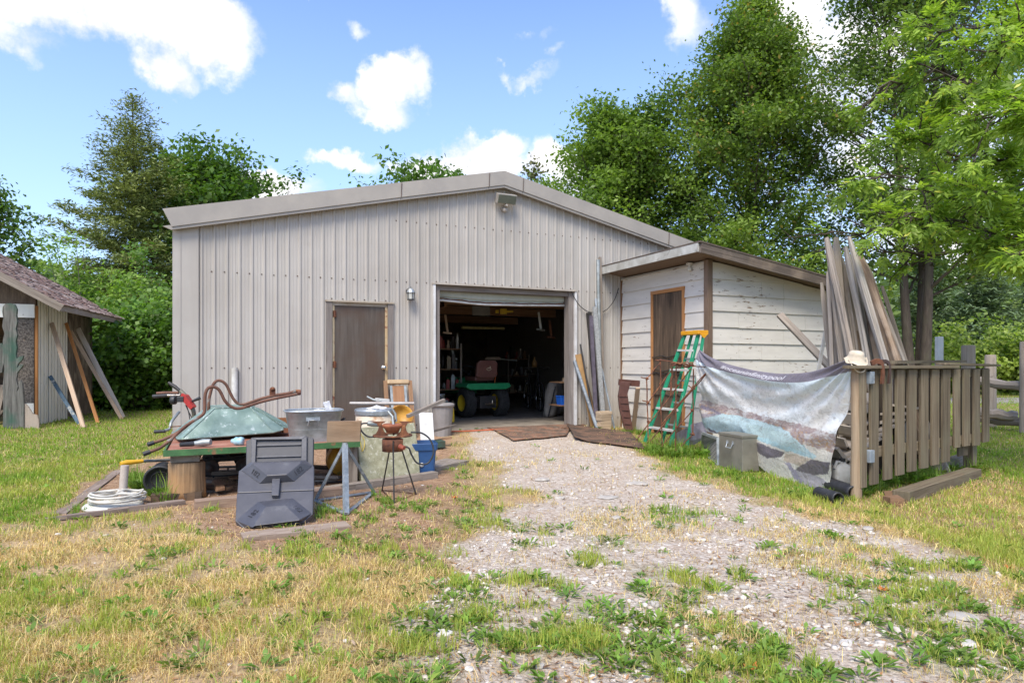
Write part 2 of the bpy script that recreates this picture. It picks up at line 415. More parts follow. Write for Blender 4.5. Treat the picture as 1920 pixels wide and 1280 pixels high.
# ------------------------------------------------------------------ ground
GRAVEL = [(880,808),(1075,801),(1110,812),(1200,852),(1300,905),(1450,948),(1620,985),(1800,1028),(1925,1066),(2400,1180),(3400,1700),(800,1700),(740,1290),(790,1140),(835,1030),(905,985),(1000,925),(935,872),(880,845)]
BED = [(215,880),(330,850),(420,800),(700,800),(812,800),(862,850),(880,905),(700,925),(440,948),(95,978)]
DIRT = [(330,955),(700,925),(880,905),(905,960),(850,1010),(820,1090),(700,1055),(560,1030),(420,1020),(340,990)]
LAWNL = [(-4000,692),(335,692),(335,842),(225,872),(95,970),(-150,985),(-4000,1100)]
LAWNR = [(1215,800),(1190,845),(1320,893),(1460,935),(1640,972),(1800,1012),(1925,1050),(2400,1160),(6000,1500),(6000,692),(1100,692)]
LITTER = [(1640,905),(1860,880),(2000,930),(2050,975),(1880,1000),(1700,975),(1560,950)]
G1 = [(560,1010),(700,980),(800,1060),(860,1150),(840,1300),(900,1700),(420,1700),(560,1300),(600,1120)]
G2 = [(1190,1060),(1300,1070),(1420,1150),(1560,1280),(1700,1700),(1150,1700),(1200,1280),(1170,1150)]
G3 = [(820,1085),(1000,1080),(1160,1150),(1180,1230),(1000,1220),(860,1170)]
G4 = [(838,855),(900,860),(1000,925),(940,985),(860,1000),(850,930)]
G5 = [(1500,1040),(1700,1060),(1950,1150),(2050,1280),(1700,1250),(1540,1130)]
G6 = [(1240,850),(1330,880),(1340,915),(1240,890)]
def masks(X, Y):
    X = np.asarray(X, float); Y = np.asarray(Y, float)
    wx = X + (fbm(X * 2.3, Y * 2.3, 3) - .5) * .55 + (fbm(X * 9, Y * 9, 5, 3) - .5) * .16
    wy = Y + (fbm(X * 2.3 + 40, Y * 2.3, 4) - .5) * .55 * np.clip(Y / 5, .3, 1.5) + (fbm(X * 9, Y * 9 + 30, 6, 3) - .5) * .16
    Yc = np.maximum(wy, .7); u = 960 + F * wx / Yc; v = HOR + F * HC / Yc
    g = lambda p: inpoly(u, v, p).astype(float)
    gravel = g(GRAVEL); bed = g(BED); dirt = np.maximum(g(DIRT), bed)
    lawn = np.maximum(g(LAWNL), g(LAWNR)); litter = g(LITTER)
    far = (Y > 13.5).astype(float); lawn = np.maximum(lawn, far * (1 - gravel))
    green = lawn.copy()
    n = fbm(X * 1.7, Y * 1.7, 21); n2 = fbm(X * 5, Y * 5, 22)
    for p, k in ((G1, .62), (G2, .62), (G3, .75), (G4, .85), (G5, .5), (G6, .6)):
        green = np.maximum(green, g(p) * k * sstep(.36, .58, n * .5 + n2 * .5))
    straw = (1 - gravel) * (1 - dirt) * (1 - lawn)
    green = np.maximum(green, straw * .7 * sstep(.40, .66, n * .6 + n2 * .4))
    green = np.maximum(green, gravel * .6 * sstep(.565, .67, n * .4 + n2 * .6) * (v > 950))
    green = np.maximum(green, dirt * (1 - bed) * .6 * sstep(.56, .66, n2))
    green = green * (1 - .65 * litter)
    # behind and inside the building: plain
    return gravel, dirt, green, litter, bed, lawn
def axis(a, b, step, far):
    x = list(np.arange(a, b + 1e-6, step)); s = step
    while x[-1] < far: s *= 1.22; x.append(x[-1] + s)
    s = step; lo = []
    c = a
    while c > -far: s *= 1.22; c -= s; lo.append(c)
    return np.array(lo[::-1] + x)
gx = axis(-8.5, 8, .055, 900); gy = axis(1.2, 14, .055, 900)
GX, GY = np.meshgrid(gx, gy)
hgt = (fbm(GX * 3, GY * 3, 1) - .5) * .022 + (fbm(GX * 14, GY * 14, 2, 3) - .5) * .010
near = (np.abs(GX) < 12) & (GY < 18) & (GY > 0)
hgt = np.where(near, hgt, 0)
hgt = hgt - .012
gr_, di_, gn_, li_, be_, lw_ = masks(GX, GY)
s_ = (GX - OX) * D.x + (GY - OY) * D.y; t_ = (GX - OX) * E.x + (GY - OY) * E.y
hgt = hgt * np.where(t_ > -.4, .2, 1) + apron(GX, GY)
far_rise = 0
GV = np.stack([GX, GY, hgt], -1).reshape(-1, 3)
ny, nx = GX.shape
idx = np.arange(ny * nx).reshape(ny, nx)
GF = np.stack([idx[:-1, :-1], idx[:-1, 1:], idx[1:, 1:], idx[1:, :-1]], -1).reshape(-1, 4)
m, nt, b = _mat('ground_surface')
a = nt.nodes.new('ShaderNodeAttribute'); a.attribute_name = 'leaf'
sp = nt.nodes.new('ShaderNodeSeparateColor'); nt.links.new(a.outputs['Color'], sp.inputs[0])
tcg = nt.nodes.new('ShaderNodeTexCoord'); gp = tcg.outputs['Object']
nA = noise(nt, gp, 3.2, 8, .65); nB = noise(nt, gp, 38, 7, .7); nC = noise(nt, gp, 120, 4, .65); nD = noise(nt, gp, 11, 8, .7)
vor = nt.nodes.new('ShaderNodeTexVoronoi'); vor.inputs['Scale'].default_value = 52; nt.links.new(gp, vor.inputs['Vector'])
vsep = nt.nodes.new('ShaderNodeSeparateColor'); nt.links.new(vor.outputs['Color'], vsep.inputs[0])
straw = ramp(nt, nB, [(.3, (.24, .16, .085)), (.48, (.44, .31, .17)), (.66, (.64, .50, .30))])
straw = mixc(nt, ramp(nt, nA, [(.42, (0, 0, 0)), (.62, (.75, .75, .75))]), straw, ramp(nt, nD, [(.3, (.30, .19, .12)), (.7, (.48, .34, .23))]))
stone = ramp(nt, vsep.outputs[0], [(0, (.29, .225, .17)), (.4, (.52, .455, .385)), (.8, (.64, .585, .52)), (1, (.74, .71, .66))])
grit = ramp(nt, nB, [(.35, (.30, .22, .16)), (.55, (.54, .455, .375)), (.7, (.67, .60, .53))])
grav = mixc(nt, ramp(nt, nD, [(.36, (0, 0, 0)), (.54, (.95, .95, .95))]), stone, grit)
grav = mixc(nt, ramp(nt, nA, [(.50, (0, 0, 0)), (.70, (.6, .6, .6))]), grav, ramp(nt, nC, [(.3, (.28, .19, .13)), (.7, (.50, .37, .27))]))
dirt = ramp(nt, nD, [(.28, (.13, .072, .038)), (.5, (.31, .185, .11)), (.72, (.47, .32, .21))])
dirt = mixc(nt, ramp(nt, nC, [(.45, (0, 0, 0)), (.65, (.6, .6, .6))]), dirt, (.50, .36, .24))
soil = ramp(nt, nB, [(.3, (.09, .085, .03)), (.55, (.17, .19, .045)), (.75, (.30, .29, .09))])
col = mixc(nt, sp.outputs[0], straw, grav); col = mixc(nt, sp.outputs[2], col, dirt)
col = mixc(nt, mth(nt, 'MULTIPLY', sp.outputs[1], .62), col, soil)
nt.links.new(col, b.inputs['Base Color']); b.inputs['Roughness'].default_value = .95; b.inputs['Specular IOR Level'].default_value = .15
hgtn = mth(nt, 'ADD', mth(nt, 'MULTIPLY', nB, 1.0), mth(nt, 'MULTIPLY', vor.outputs['Distance'], -.5))
bump(nt, hgtn, b, .9, .02)
def blur1(a_):
    k = a_.copy()
    for _ in range(2):
        k[1:-1, 1:-1] = (k[1:-1, 1:-1] * 2 + k[:-2, 1:-1] + k[2:, 1:-1] + k[1:-1, :-2] + k[1:-1, 2:]) / 6
    return k
gcol = np.stack([blur1(gr_), blur1(gn_), blur1(np.maximum(di_, li_ * .7))], -1).reshape(-1, 3)
ground = raw_mesh('ground', GV, GF, m, col=gcol, smooth=True); kind(ground, 'structure')

# exclusion: inside buildings, under the big boxes
NL = Vector((-8.62, 11.95, 0)); D2 = Vector((.958, .287, 0)); E2 = Vector((-.287, .958, 0))
def blocked(X, Y):
    s = (X - OX) * D.x + (Y - OY) * D.y; t = (X - OX) * E.x + (Y - OY) * E.y
    b_ = (s > -.02) & (s < 9.45) & (t > -.03) & (t < 14)
    b_ |= (s > 6.97) & (s < 9.6) & (t > -2.25) & (t < 0)
    b_ |= (s > 3.25) & (s < 6.2) & (t > -.15) & (t < .2)
    s2 = (X - NL.x) * D2.x + (Y - NL.y) * D2.y; t2 = (X - NL.x) * E2.x + (Y - NL.y) * E2.y
    b_ |= (s2 < .0) & (s2 > -5) & (t2 > 0) & (t2 < 3.2)
    b_ |= (s > -1.2) & (s < .4) & (t > -2.9) & (t < -1.8) & False
    return b_
def gz(X, Y):
    """height of the ground sheet (bilinear in the grid)"""
    i = np.clip(np.searchsorted(gx, X) - 1, 0, len(gx) - 2); j = np.clip(np.searchsorted(gy, Y) - 1, 0, len(gy) - 2)
    fx = (X - gx[i]) / (gx[i + 1] - gx[i]); fy = (Y - gy[j]) / (gy[j + 1] - gy[j])
    H = hgt
    return (H[j, i] * (1 - fx) + H[j, i + 1] * fx) * (1 - fy) + (H[j + 1, i] * (1 - fx) + H[j + 1, i + 1] * fx) * fy
def GH(x, y): return float(gz(np.array([x]), np.array([y]))[0])

# ------------------------------------------------------------------ grass, weeds, litter, stones
def scatter(n, y0, y1, power=1.0, spread=1.0):
    """points on the ground in front of and around the camera, thinning with distance"""
    r = rng.random(n)
    if power == 1.0: Y = y0 * (y1 / y0) ** r
    else:
        k = 1 - power; Y = (y0 ** k + r * (y1 ** k - y0 ** k)) ** (1 / k)
    X = (rng.random(n) * 2 - 1) * (Y * .92 * spread + .6)
    return X, Y
def blades(name, X, Y, H, W, col, lean=.55, m=None, zoff=0):
    n = len(X); z = gz(X, Y) + zoff
    a = rng.random(n) * 6.283; la = rng.random(n) * 6.283; le = (rng.random(n) ** 1.2) * lean * H
    ox = np.cos(a) * W / 2; oy = np.sin(a) * W / 2; lx = np.cos(la) * le; ly = np.sin(la) * le
    V = np.zeros((n, 5, 3), np.float32)
    V[:, 0] = np.stack([X - ox, Y - oy, z - .004], -1); V[:, 1] = np.stack([X + ox, Y + oy, z - .004], -1)
    V[:, 2] = np.stack([X + ox * .8 + lx * .35, Y + oy * .8 + ly * .35, z + H * .55], -1)
    V[:, 3] = np.stack([X - ox * .8 + lx * .35, Y - oy * .8 + ly * .35, z + H * .55], -1)
    V[:, 4] = np.stack([X + lx, Y + ly, z + H * np.sqrt(np.clip(1 - (le / H) ** 2 * .8, .1, 1))], -1)
    base = np.arange(n) * 5
    loops = np.stack([base, base + 1, base + 2, base + 3, base + 3, base + 2, base + 4], -1).ravel()
    starts = (np.arange(n)[:, None] * 7 + np.array([0, 4])).ravel()
    c = np.repeat(col, 5, axis=0)
    return kind(raw_mesh(name, V.reshape(-1, 3), (loops, starts), m, col=c), 'stuff')
GRASSM = leafmat('grass_blades', trans=.30, rough=.55)
def jitc(base, n, dv=.25, dh=.12):
    base = np.array(base); v = 1 + (rng.random((n, 1)) - .5) * 2 * dv
    h = 1 + (rng.random((n, 3)) - .5) * 2 * dh
    return np.clip(base * v * h, 0, 1)
# green grass
X, Y = scatter(900000, 1.6, 30, 1.75, 1.15)
g_, d_, n_, l_, b_, lw = masks(X, Y)
tuft = fbm(X * 7, Y * 7, 31, 3); big = fbm(X * .8, Y * .8, 32, 3)
p = np.clip(n_ * (.08 + 1.1 * sstep(.47, .66, tuft)), 0, 1); p = np.where(lw > 0, np.maximum(p, .80 * n_), p * .75)
keep = (rng.random(len(X)) < p) & ~blocked(X, Y)
X, Y, n_, lw, tuft, big = X[keep], Y[keep], n_[keep], lw[keep], tuft[keep], big[keep]
H = (.018 + .040 * rng.random(len(X)) ** 1.6) * (.55 + .8 * sstep(.4, .65, tuft)); H = np.where(lw > 0, H * .9 + .012, H)
near_wall = np.zeros(len(X))
Wd_ = np.clip(.0022 + .00075 * Y, .003, .016)
yel = np.clip(sstep(.38, .60, big) * .8 + (rng.random(len(X)) < .18) * .6, 0, 1)[:, None]
yel = np.where(lw[:, None] > 0, yel * .6 * np.clip((12 - Y) / 6, .15, 1)[:, None], yel * .55)
cg = jitc((.20, .31, .035), len(X), .38) * (1 - yel) + jitc((.56, .50, .13), len(X)) * yel
grass = blades('grass', X, Y, H, Wd_, cg, .75, GRASSM)
print('grass', len(X))
# straw: dry matted grass
X, Y = scatter(620000, 1.5, 13, 1.9, 1.1)
g_, d_, n_, l_, b_, lw = masks(X, Y)
st = np.clip((1 - g_) * (1 - d_) * (1 - lw * .8) + .42 * g_ * (fbm(X * 1.1, Y * 1.1, 87, 3) > .53) + .08 * g_ + .22 * d_ * (1 - b_) + .8 * l_ + .14 * lw, 0, 1)
tn = fbm(X * 4, Y * 4, 35, 4)
keep = (rng.random(len(X)) < st * (.15 + 1.0 * sstep(.38, .6, tn))) & ~blocked(X, Y)
X, Y = X[keep], Y[keep]
H = .012 + .055 * rng.random(len(X)) ** 1.5
cs = jitc((.70, .54, .26), len(X), .3, .08); k = rng.random(len(X)) < .3
cs[k] = jitc((.38, .25, .12), int(k.sum()), .3)
dry = blades('dry_grass', X, Y, H, np.clip(.0015 + .0005 * Y, .0018, .006), cs, 2.2, GRASSM)
print('straw', len(X))
# broad leaved weeds: rosettes and small upright plants
def weeds(name, cx, cy, r, nl, ll, lw_, col, up=.5):
    n = len(cx); tot = int(nl.sum()); own = np.repeat(np.arange(n), nl)
    a = rng.random(tot) * 6.283; el = up + (rng.random(tot) - .5) * .9; q = rng.random(tot) ** .7
    ln = ll[own] * (.6 + .6 * rng.random(tot)); wd = ln * lw_
    bx = cx[own] + np.cos(a) * r[own] * q * .5; by = cy[own] + np.sin(a) * r[own] * q * .5
    bz = gz(bx, by) + rng.random(tot) * r[own] * .35 * up
    dx, dy, dz = np.cos(a) * np.cos(el), np.sin(a) * np.cos(el), np.sin(el)
    px, py = -np.sin(a), np.cos(a)
    V = np.zeros((tot, 4, 3), np.float32)
    V[:, 0] = np.stack([bx, by, bz], -1)
    V[:, 1] = np.stack([bx + dx * ln * .5 + px * wd, by + dy * ln * .5 + py * wd, bz + dz * ln * .6], -1)
    V[:, 2] = np.stack([bx + dx * ln, by + dy * ln, bz + dz * ln * .75], -1)
    V[:, 3] = np.stack([bx + dx * ln * .5 - px * wd, by + dy * ln * .5 - py * wd, bz + dz * ln * .6], -1)
    c = np.repeat(col[own] * (.75 + .5 * rng.random((tot, 1))), 4, axis=0)
    return kind(raw_mesh(name, V.reshape(-1, 3), np.arange(tot * 4).reshape(-1, 4), GRASSM, col=c), 'stuff')
X, Y = scatter(13000, 1.7, 11, 1.7, 1.05); g_, d_, n_, l_, b_, lw = masks(X, Y)
p = .42 * g_ * (n_ > .2) + .03 * g_ + .5 * d_ * (n_ > .2) + .05 * d_ + .10 * (1 - g_) * (1 - d_) * (1 - lw) + .08 * lw
k = (rng.random(len(X)) < p) & ~blocked(X, Y); X, Y = X[k], Y[k]
nl = rng.integers(6, 22, len(X)); r = .02 + .07 * rng.random(len(X))
weeds('weeds', X, Y, r, nl, r * .6 + .010, .15, jitc((.16, .26, .045), len(X), .3), .5)
# taller weed clumps at the foot of walls, fence and junk
tw = []
for (u0, v0, u1, v1, n, h) in ((1215,850,1330,850,60,.22),(1610,925,1650,915,26,.16),(1650,905,1830,885,60,.20),(245,905,320,935,46,.20),(1120,806,1215,812,26,.10),(840,806,905,806,20,.08),
                               (1180,805,1225,815,22,.14),(1340,885,1420,900,26,.10),(1480,920,1560,935,26,.10),(560,1000,590,1010,8,.08),(600,960,700,975,14,.08),(700,930,800,955,26,.07),(140,960,250,930,22,.09),(1100,800,1125,800,12,.08),(1700,900,1760,900,30,.24)):
    for i in range(int(n * .6)):
        q = random.random(); pt = G(u0 + (u1 - u0) * q + random.uniform(-8, 8), v0 + (v1 - v0) * q + random.uniform(-7, 7))
        tw.append((pt.x, pt.y, h * random.uniform(.5, 1.2)))
tw = np.array(tw); hh = tw[:, 2]
weeds('weed_clumps', tw[:, 0], tw[:, 1], hh * .8, (18 + rng.integers(0, 30, len(tw))), hh * .34, .22, jitc((.13, .22, .035), len(tw), .3), .9)
# long blades in the same clumps
X = np.repeat(tw[:, 0], 14) + (rng.random(len(tw) * 14) - .5) * .09; Y = np.repeat(tw[:, 1], 14) + (rng.random(len(tw) * 14) - .5) * .09
k = ~blocked(X, Y); X, Y = X[k], Y[k]; HHn = np.repeat(hh, 14)[k] * (.4 + .8 * rng.random(len(X)))
blades('tall_grass', X, Y, HHn, np.full(len(X), .006), jitc((.20, .30, .05), len(X)), .6, GRASSM)
# gravel stones
ico = np.array([(0, 0, 1), (.894, 0, .447), (.276, .851, .447), (-.724, .526, .447), (-.724, -.526, .447), (.276, -.851, .447), (.724, .526, -.447), (-.276, .851, -.447), (-.894, 0, -.447), (-.276, -.851, -.447), (.724, -.526, -.447), (0, 0, -1)])
icf = np.array([(0,1,2),(0,2,3),(0,3,4),(0,4,5),(0,5,1),(1,6,2),(2,7,3),(3,8,4),(4,9,5),(5,10,1),(6,7,2),(7,8,3),(8,9,4),(9,10,5),(10,6,1),(11,7,6),(11,8,7),(11,9,8),(11,10,9),(11,6,10)])
def stones(name, X, Y, S, col, flat=.55, sink=.15):
    n = len(X); a = rng.random(n) * 6.283; sx = S * (.7 + .6 * rng.random(n)); sy = S * (.6 + .5 * rng.random(n)); sz = S * flat * (.5 + .7 * rng.random(n))
    Vv = ico[None] * (1 + (rng.random((n, 12, 1)) - .5) * .45)
    x = Vv[:, :, 0] * sx[:, None]; y = Vv[:, :, 1] * sy[:, None]; z = Vv[:, :, 2] * sz[:, None]
    tl = (rng.random(n) - .5)[:, None] * .7; z = z + x * tl
    xr = x * np.cos(a)[:, None] - y * np.sin(a)[:, None]; yr = x * np.sin(a)[:, None] + y * np.cos(a)[:, None]
    V = np.stack([xr + X[:, None], yr + Y[:, None], z + (gz(X, Y) + sz * (1 - sink * 4))[:, None]], -1)
    Fc = (icf[None] + (np.arange(n) * 12)[:, None, None]).reshape(-1, 3)
    return raw_mesh(name, V.reshape(-1, 3), Fc, STONEM, col=np.repeat(col, 12, axis=0))
STONEM, nt, b = _mat('pale_stone')
a = nt.nodes.new('ShaderNodeAttribute'); a.attribute_name = 'leaf'; tcs = nt.nodes.new('ShaderNodeTexCoord')
nn = noise(nt, tcs.outputs['Object'], 40, 6, .65)
nt.links.new(mixc(nt, 1.0, a.outputs['Color'], ramp(nt, nn, [(.3, (.62, .58, .55)), (.65, (1, 1, 1))]), 'MULTIPLY'), b.inputs['Base Color']); b.inputs['Roughness'].default_value = .9
bump(nt, nn, b, .5, .004)
X, Y = scatter(90000, 1.5, 11, 1.9, 1.1); g_, d_, n_, l_, b_, lw = masks(X, Y)
cl = fbm(X * 2.2, Y * 2.2, 55, 4)
k = (rng.random(len(X)) < (g_ * (.06 + .7 * sstep(.44, .62, cl)) + .015 * (1 - g_))) & ~blocked(X, Y); X, Y = X[k], Y[k]
S = .0035 + .018 * rng.random(len(X)) ** 4 + .0012 * np.clip(Y - 3, 0, 5)
tone = rng.random((len(X), 1)) ** .8
kind(stones('gravel', X, Y, S, (np.array([[.44, .36, .28]]) * (1 - tone) + np.array([[.74, .70, .64]]) * tone)), 'stuff')
print('gravel', len(X))
# leaf litter and wood chips
def litter(name, n, y0, y1, pf, size, cols):
    X, Y = scatter(n, y0, y1, 1.6, 1.05); ms = masks(X, Y); globals()['fbm_l'] = fbm(X * 1.3, Y * 1.3, 88, 3); k = (rng.random(n) < pf(*ms)) & ~blocked(X, Y); X, Y = X[k], Y[k]; n = len(X)
    S = size * (.5 + rng.random(n)); a = rng.random(n) * 6.283; tx = (rng.random(n) - .5) * .9; ty = (rng.random(n) - .5) * .9
    q = np.array([(-1, -.1), (-.1, -.35), (1, .1), (.1, .3)])
    x = q[None, :, 0] * S[:, None]; y = q[None, :, 1] * S[:, None]
    z = x * tx[:, None] + y * ty[:, None]; z = z - z.min(axis=1, keepdims=True) + .004
    V = np.stack([x * np.cos(a)[:, None] - y * np.sin(a)[:, None] + X[:, None], x * np.sin(a)[:, None] + y * np.cos(a)[:, None] + Y[:, None], z + gz(X, Y)[:, None]], -1)
    ci = rng.integers(0, len(cols), n); c = np.array(cols)[ci] * (.6 + .7 * rng.random((n, 1)))
    return kind(raw_mesh(name, V.reshape(-1, 3), np.arange(n * 4).reshape(-1, 4), GRASSM, col=np.repeat(c, 4, axis=0)), 'stuff')
litter('leaf_litter', 90000, 1.6, 11, lambda g, d, n, l, b, lw: np.clip(.20 * g * (fbm_l > .5) + .05 * g + .45 * d + .5 * l + .05, 0, 1), .013,
       [(.34, .18, .09), (.46, .29, .16), (.22, .12, .07), (.55, .38, .22), (.40, .30, .24)])
# countable pale rocks
def rock(u, v, wpx, flat=.4, col=(.62, .60, .58), name='rock', label='', asp=.75, rot=None, grp='pale rocks lying on the driveway', sub=2):
    g = G(u, v); px = F / g.y; S = wpx / px / 2
    n = 42; mb_v = []
    import bmesh
    bm = bmesh.new(); bmesh.ops.create_icosphere(bm, subdivisions=sub, radius=1)
    r0 = random.random() * 50; a = random.random() * 3 if rot is None else rot
    for vv in bm.verts:
        c = vv.co; k = 1 + (fbm(np.array([c.x * 1.3 + r0]), np.array([c.y * 1.3 + c.z + r0]), 3, 3)[0] - .5) * .75
        c = c * k; c.z = max(-1, min(.72, c.z))
        x, y = c.x * S, c.y * S * asp
        vv.co = Vector((x * math.cos(a) - y * math.sin(a), x * math.sin(a) + y * math.cos(a), c.z * S * flat))
    me = bpy.data.meshes.new(name); bm.to_mesh(me); bm.free(); o = bpy.data.objects.new(name, me); C.objects.link(o)
    o.location = (g.x, g.y, GH(g.x, g.y) + S * flat * .42)
    mm = mat('rock_%.2f_%.2f' % (col[0], col[2]), col, tuple(c * .7 for c in col), 22, .9, 0, .4); me.materials.append(mm)
    return tag(o, label, 'rock', grp)
RK = [(1017,899,30,.3,'flat white rock lying alone on the gravel nearest the garage mats'),(1155,968,24,.35,'grey wedge shaped rock in the middle of the driveway'),
      (1060,882,0,0,''),(1138,930,40,.14,'thin white slab fragment with ragged edges amid the upper gravel'),(1195,905,46,.12,'broad crushed white limestone patch near the mats'),(1062,1037,18,.5,'small rounded white rock at the centre of the driveway'),
      (1050,932,20,.4,'small grey flat stone left of the white slab fragment'),(832,1182,36,.35,'long pale rock among green weeds at the left edge of the gravel'),(1012,1243,22,.5,'white rounded rock at the bottom edge under the weeds'),(880,1248,24,.4,'pale oval rock at the bottom left of the gravel'),
      (1276,1261,34,.7,'chunky pale rock in the grass at the bottom edge'),(1346,1194,24,.75,'upright whitish rock in the grass strip'),(1584,1202,30,.5,'angular pale rock in the right part of the gravel'),
      (1818,1207,38,.45,'pale oval rock at the right among sparse weeds'),(1805,1155,54,.22,'long flat whitish rock half under a weed rosette'),(1628,990,26,.4,'grey rock at the edge of the right lawn'),(1617,1015,24,.3,'pale flat stone just below the grey rock at the lawn edge'),
      (1531,1176,26,.4,'white stone in the right grass strip above the angular rock'),(1394,1099,18,.6,'small white rock left of the fallen orange leaf'),(1335,1062,20,.5,'bright grey rock on the gravel above the grass strip'),(1390,1222,30,.3,'flat pale stone beside the bottom orange leaf'),(1228,1130,26,.5,'light grey rock at the left of the grass strip'),(1194,1160,20,.5,'pale rock left of the chunky one in the central gravel')]
for (u, v, wp, fl, lb) in RK:
    if wp: rock(u, v, wp, fl, (.64, .60, .55) if 'zzz' in lb or 'pale' in lb else (.47, .43, .38), 'rock', lb)
rock(584, 1145, 26, .45, (.50, .16, .11), 'brick_chip', 'red brick fragment lying in the dry grass', .6, None, None)
bpy.data.objects['brick_chip']['category'] = 'brick fragment'
# fallen orange leaves
for (u, v, lb) in ((1658,1105,'fallen orange leaf on the right gravel'),(1410,1250,'curled orange leaf in the grass at the bottom edge'),(1896,1063,'dried orange leaf at the far right lawn edge'),(853,933,'small orange leaf on the grass by the wooden handle')):
    g = G(u, v); mb = MB(); S = .022
    for k in range(5):
        a = k * 1.05 + .3; 
        mb.face([(g.x, g.y, GH(g.x, g.y) + .008), (g.x + math.cos(a) * S, g.y + math.sin(a) * S, GH(g.x, g.y) + .014), (g.x + math.cos(a + .45) * S * 1.5, g.y + math.sin(a + .45) * S * 1.5, GH(g.x, g.y) + .026), (g.x + math.cos(a + .9) * S, g.y + math.sin(a + .9) * S, GH(g.x, g.y) + .012)])
    one('fallen_leaf', mb, mat('orange_leaf', (.55, .17, .03), (.35, .10, .02), 60, .7, 0, 0), lb, 'leaf', (g.x, g.y, GH(g.x, g.y)), 'fallen orange leaves')
# ------------------------------------------------------------------ materials of the place
def corrugated_mat():
    m, nt, b = _mat('steel_siding'); t = nt.nodes.new('ShaderNodeTexCoord')
    mp = nt.nodes.new('ShaderNodeMapping'); mp.inputs['Scale'].default_value = (5, 5, .22); nt.links.new(t.outputs['Object'], mp.inputs['Vector'])
    n1 = noise(nt, mp.outputs[0], 2.2, 7, .65); n2 = noise(nt, t.outputs['Object'], 1.1, 4, .5)
    c = ramp(nt, n1, [(.3, (.375, .35, .315)), (.55, (.42, .395, .362)), (.75, (.44, .415, .382))])
    c = mixc(nt, ramp(nt, n2, [(.4, (0, 0, 0)), (.7, (.6, .6, .6))]), c, (.335, .305, .268))
    # dirt splashed up from the ground
    sz = nt.nodes.new('ShaderNodeSeparateXYZ'); nt.links.new(t.outputs['Object'], sz.inputs[0])
    lo = mth(nt, 'ADD', sz.outputs['Z'], mth(nt, 'MULTIPLY', n1, .5)); c = mixc(nt, ramp(nt, lo, [(.30, (.7, .7, .7)), (.62, (0, 0, 0))]), c, (.28, .235, .18))
    nt.links.new(c, b.inputs['Base Color']); b.inputs['Roughness'].default_value = .48; b.inputs['Specular IOR Level'].default_value = .4
    n5 = noise(nt, t.outputs['Object'], 2.6, 2, .4); bump(nt, mth(nt, 'ADD', n5, mth(nt, 'MULTIPLY', n1, .12)), b, .35, .03); return m
M_SIDE = corrugated_mat()
M_TRIM = mat('trim_metal', (.345, .315, .275), (.29, .265, .235), 2.5, .45, 0, .03)
M_SCREW = mat('screw', (.05, .04, .04), (.12, .07, .05), 20, .6)
M_GALV = mat('galvanized', (.46, .49, .51), (.28, .31, .33), 16, .42, .55, .1, spots=(.55, .57, .58), spot_at=.6, spot_scale=40)
M_GALVD = mat('galvanized_dull', (.40, .43, .43), (.24, .26, .25), 9, .5, .5, .1, spots=(.20, .17, .13), spot_at=.66, spot_scale=6)
M_BLUEGALV = mat('blue_grey_steel', (.30, .34, .375), (.16, .185, .21), 9, .55, .2, .2, spots=(.40, .42, .43), spot_at=.6, spot_scale=20)
M_RUST = mat('rust', (.20, .075, .035), (.085, .035, .022), 14, .9, .1, .5, spots=(.33, .14, .06), spot_at=.6)
M_RUSTPIPE = mat('rusty_pipe', (.20, .10, .065), (.10, .045, .03), 10, .75, .2, .4, spots=(.22, .27, .26), spot_at=.63, spot_scale=5)
M_BLACK = mat('black_plastic', (.018, .018, .020), (.035, .035, .037), 12, .5, 0, .1)
M_RUBBER = mat('rubber', (.022, .021, .020), (.045, .042, .038), 18, .85, 0, .4)
M_DARKM = mat('dark_metal', (.035, .035, .036), (.07, .06, .055), 12, .5, .4, .2)
M_WHITEP = mat('white_plastic', (.62, .62, .60), (.42, .40, .36), 7, .5, 0, .1, spots=(.25, .22, .17), spot_at=.7)
M_GREEN = mat('green_paint', (.045, .20, .06), (.03, .11, .04), 9, .5, 0, .2, spots=(.22, .09, .045), spot_at=.62, spot_scale=9)
M_CONC = mat('concrete', (.30, .26, .21), (.17, .145, .12), 3.5, .9, 0, .4, spots=(.10, .085, .07), spot_at=.62, spot_scale=3)
W_GREY = wood('weathered_wood', (.36, .31, .26), (.12, .095, .075), (.24, .20, .17))
W_GREYL = wood('pale_driftwood', (.42, .365, .305), (.20, .165, .135), (.38, .31, .25), 22, .8, bmp=.8)
W_FENCE = wood('old_fence_wood', (.245, .195, .13), (.07, .05, .032), (.18, .155, .10), 24, .9)
W_BROWN = wood('brown_wood', (.33, .20, .115), (.14, .075, .04), (.25, .14, .08))
W_DARK = wood('dark_wood', (.12, .085, .06), (.035, .026, .02), (.19, .12, .07), 20, .8)
W_ORANGE = wood('orange_wood', (.55, .27, .10), (.32, .13, .05), None)
W_PALE = wood('fresh_lumber', (.60, .47, .35), (.38, .26, .17), (.50, .36, .26))
W_JAMB = wood('grey_jamb_wood', (.27, .24, .22), (.10, .085, .075), (.19, .165, .15))
P_WHITE = painted('old_white_paint', (.68, .645, .59), (.24, .17, .115), .635, amount=.06)
P_WHITEV = painted('old_white_boards', (.88, .86, .79), (.30, .24, .17), .70, stretch=(3, 3, .8))
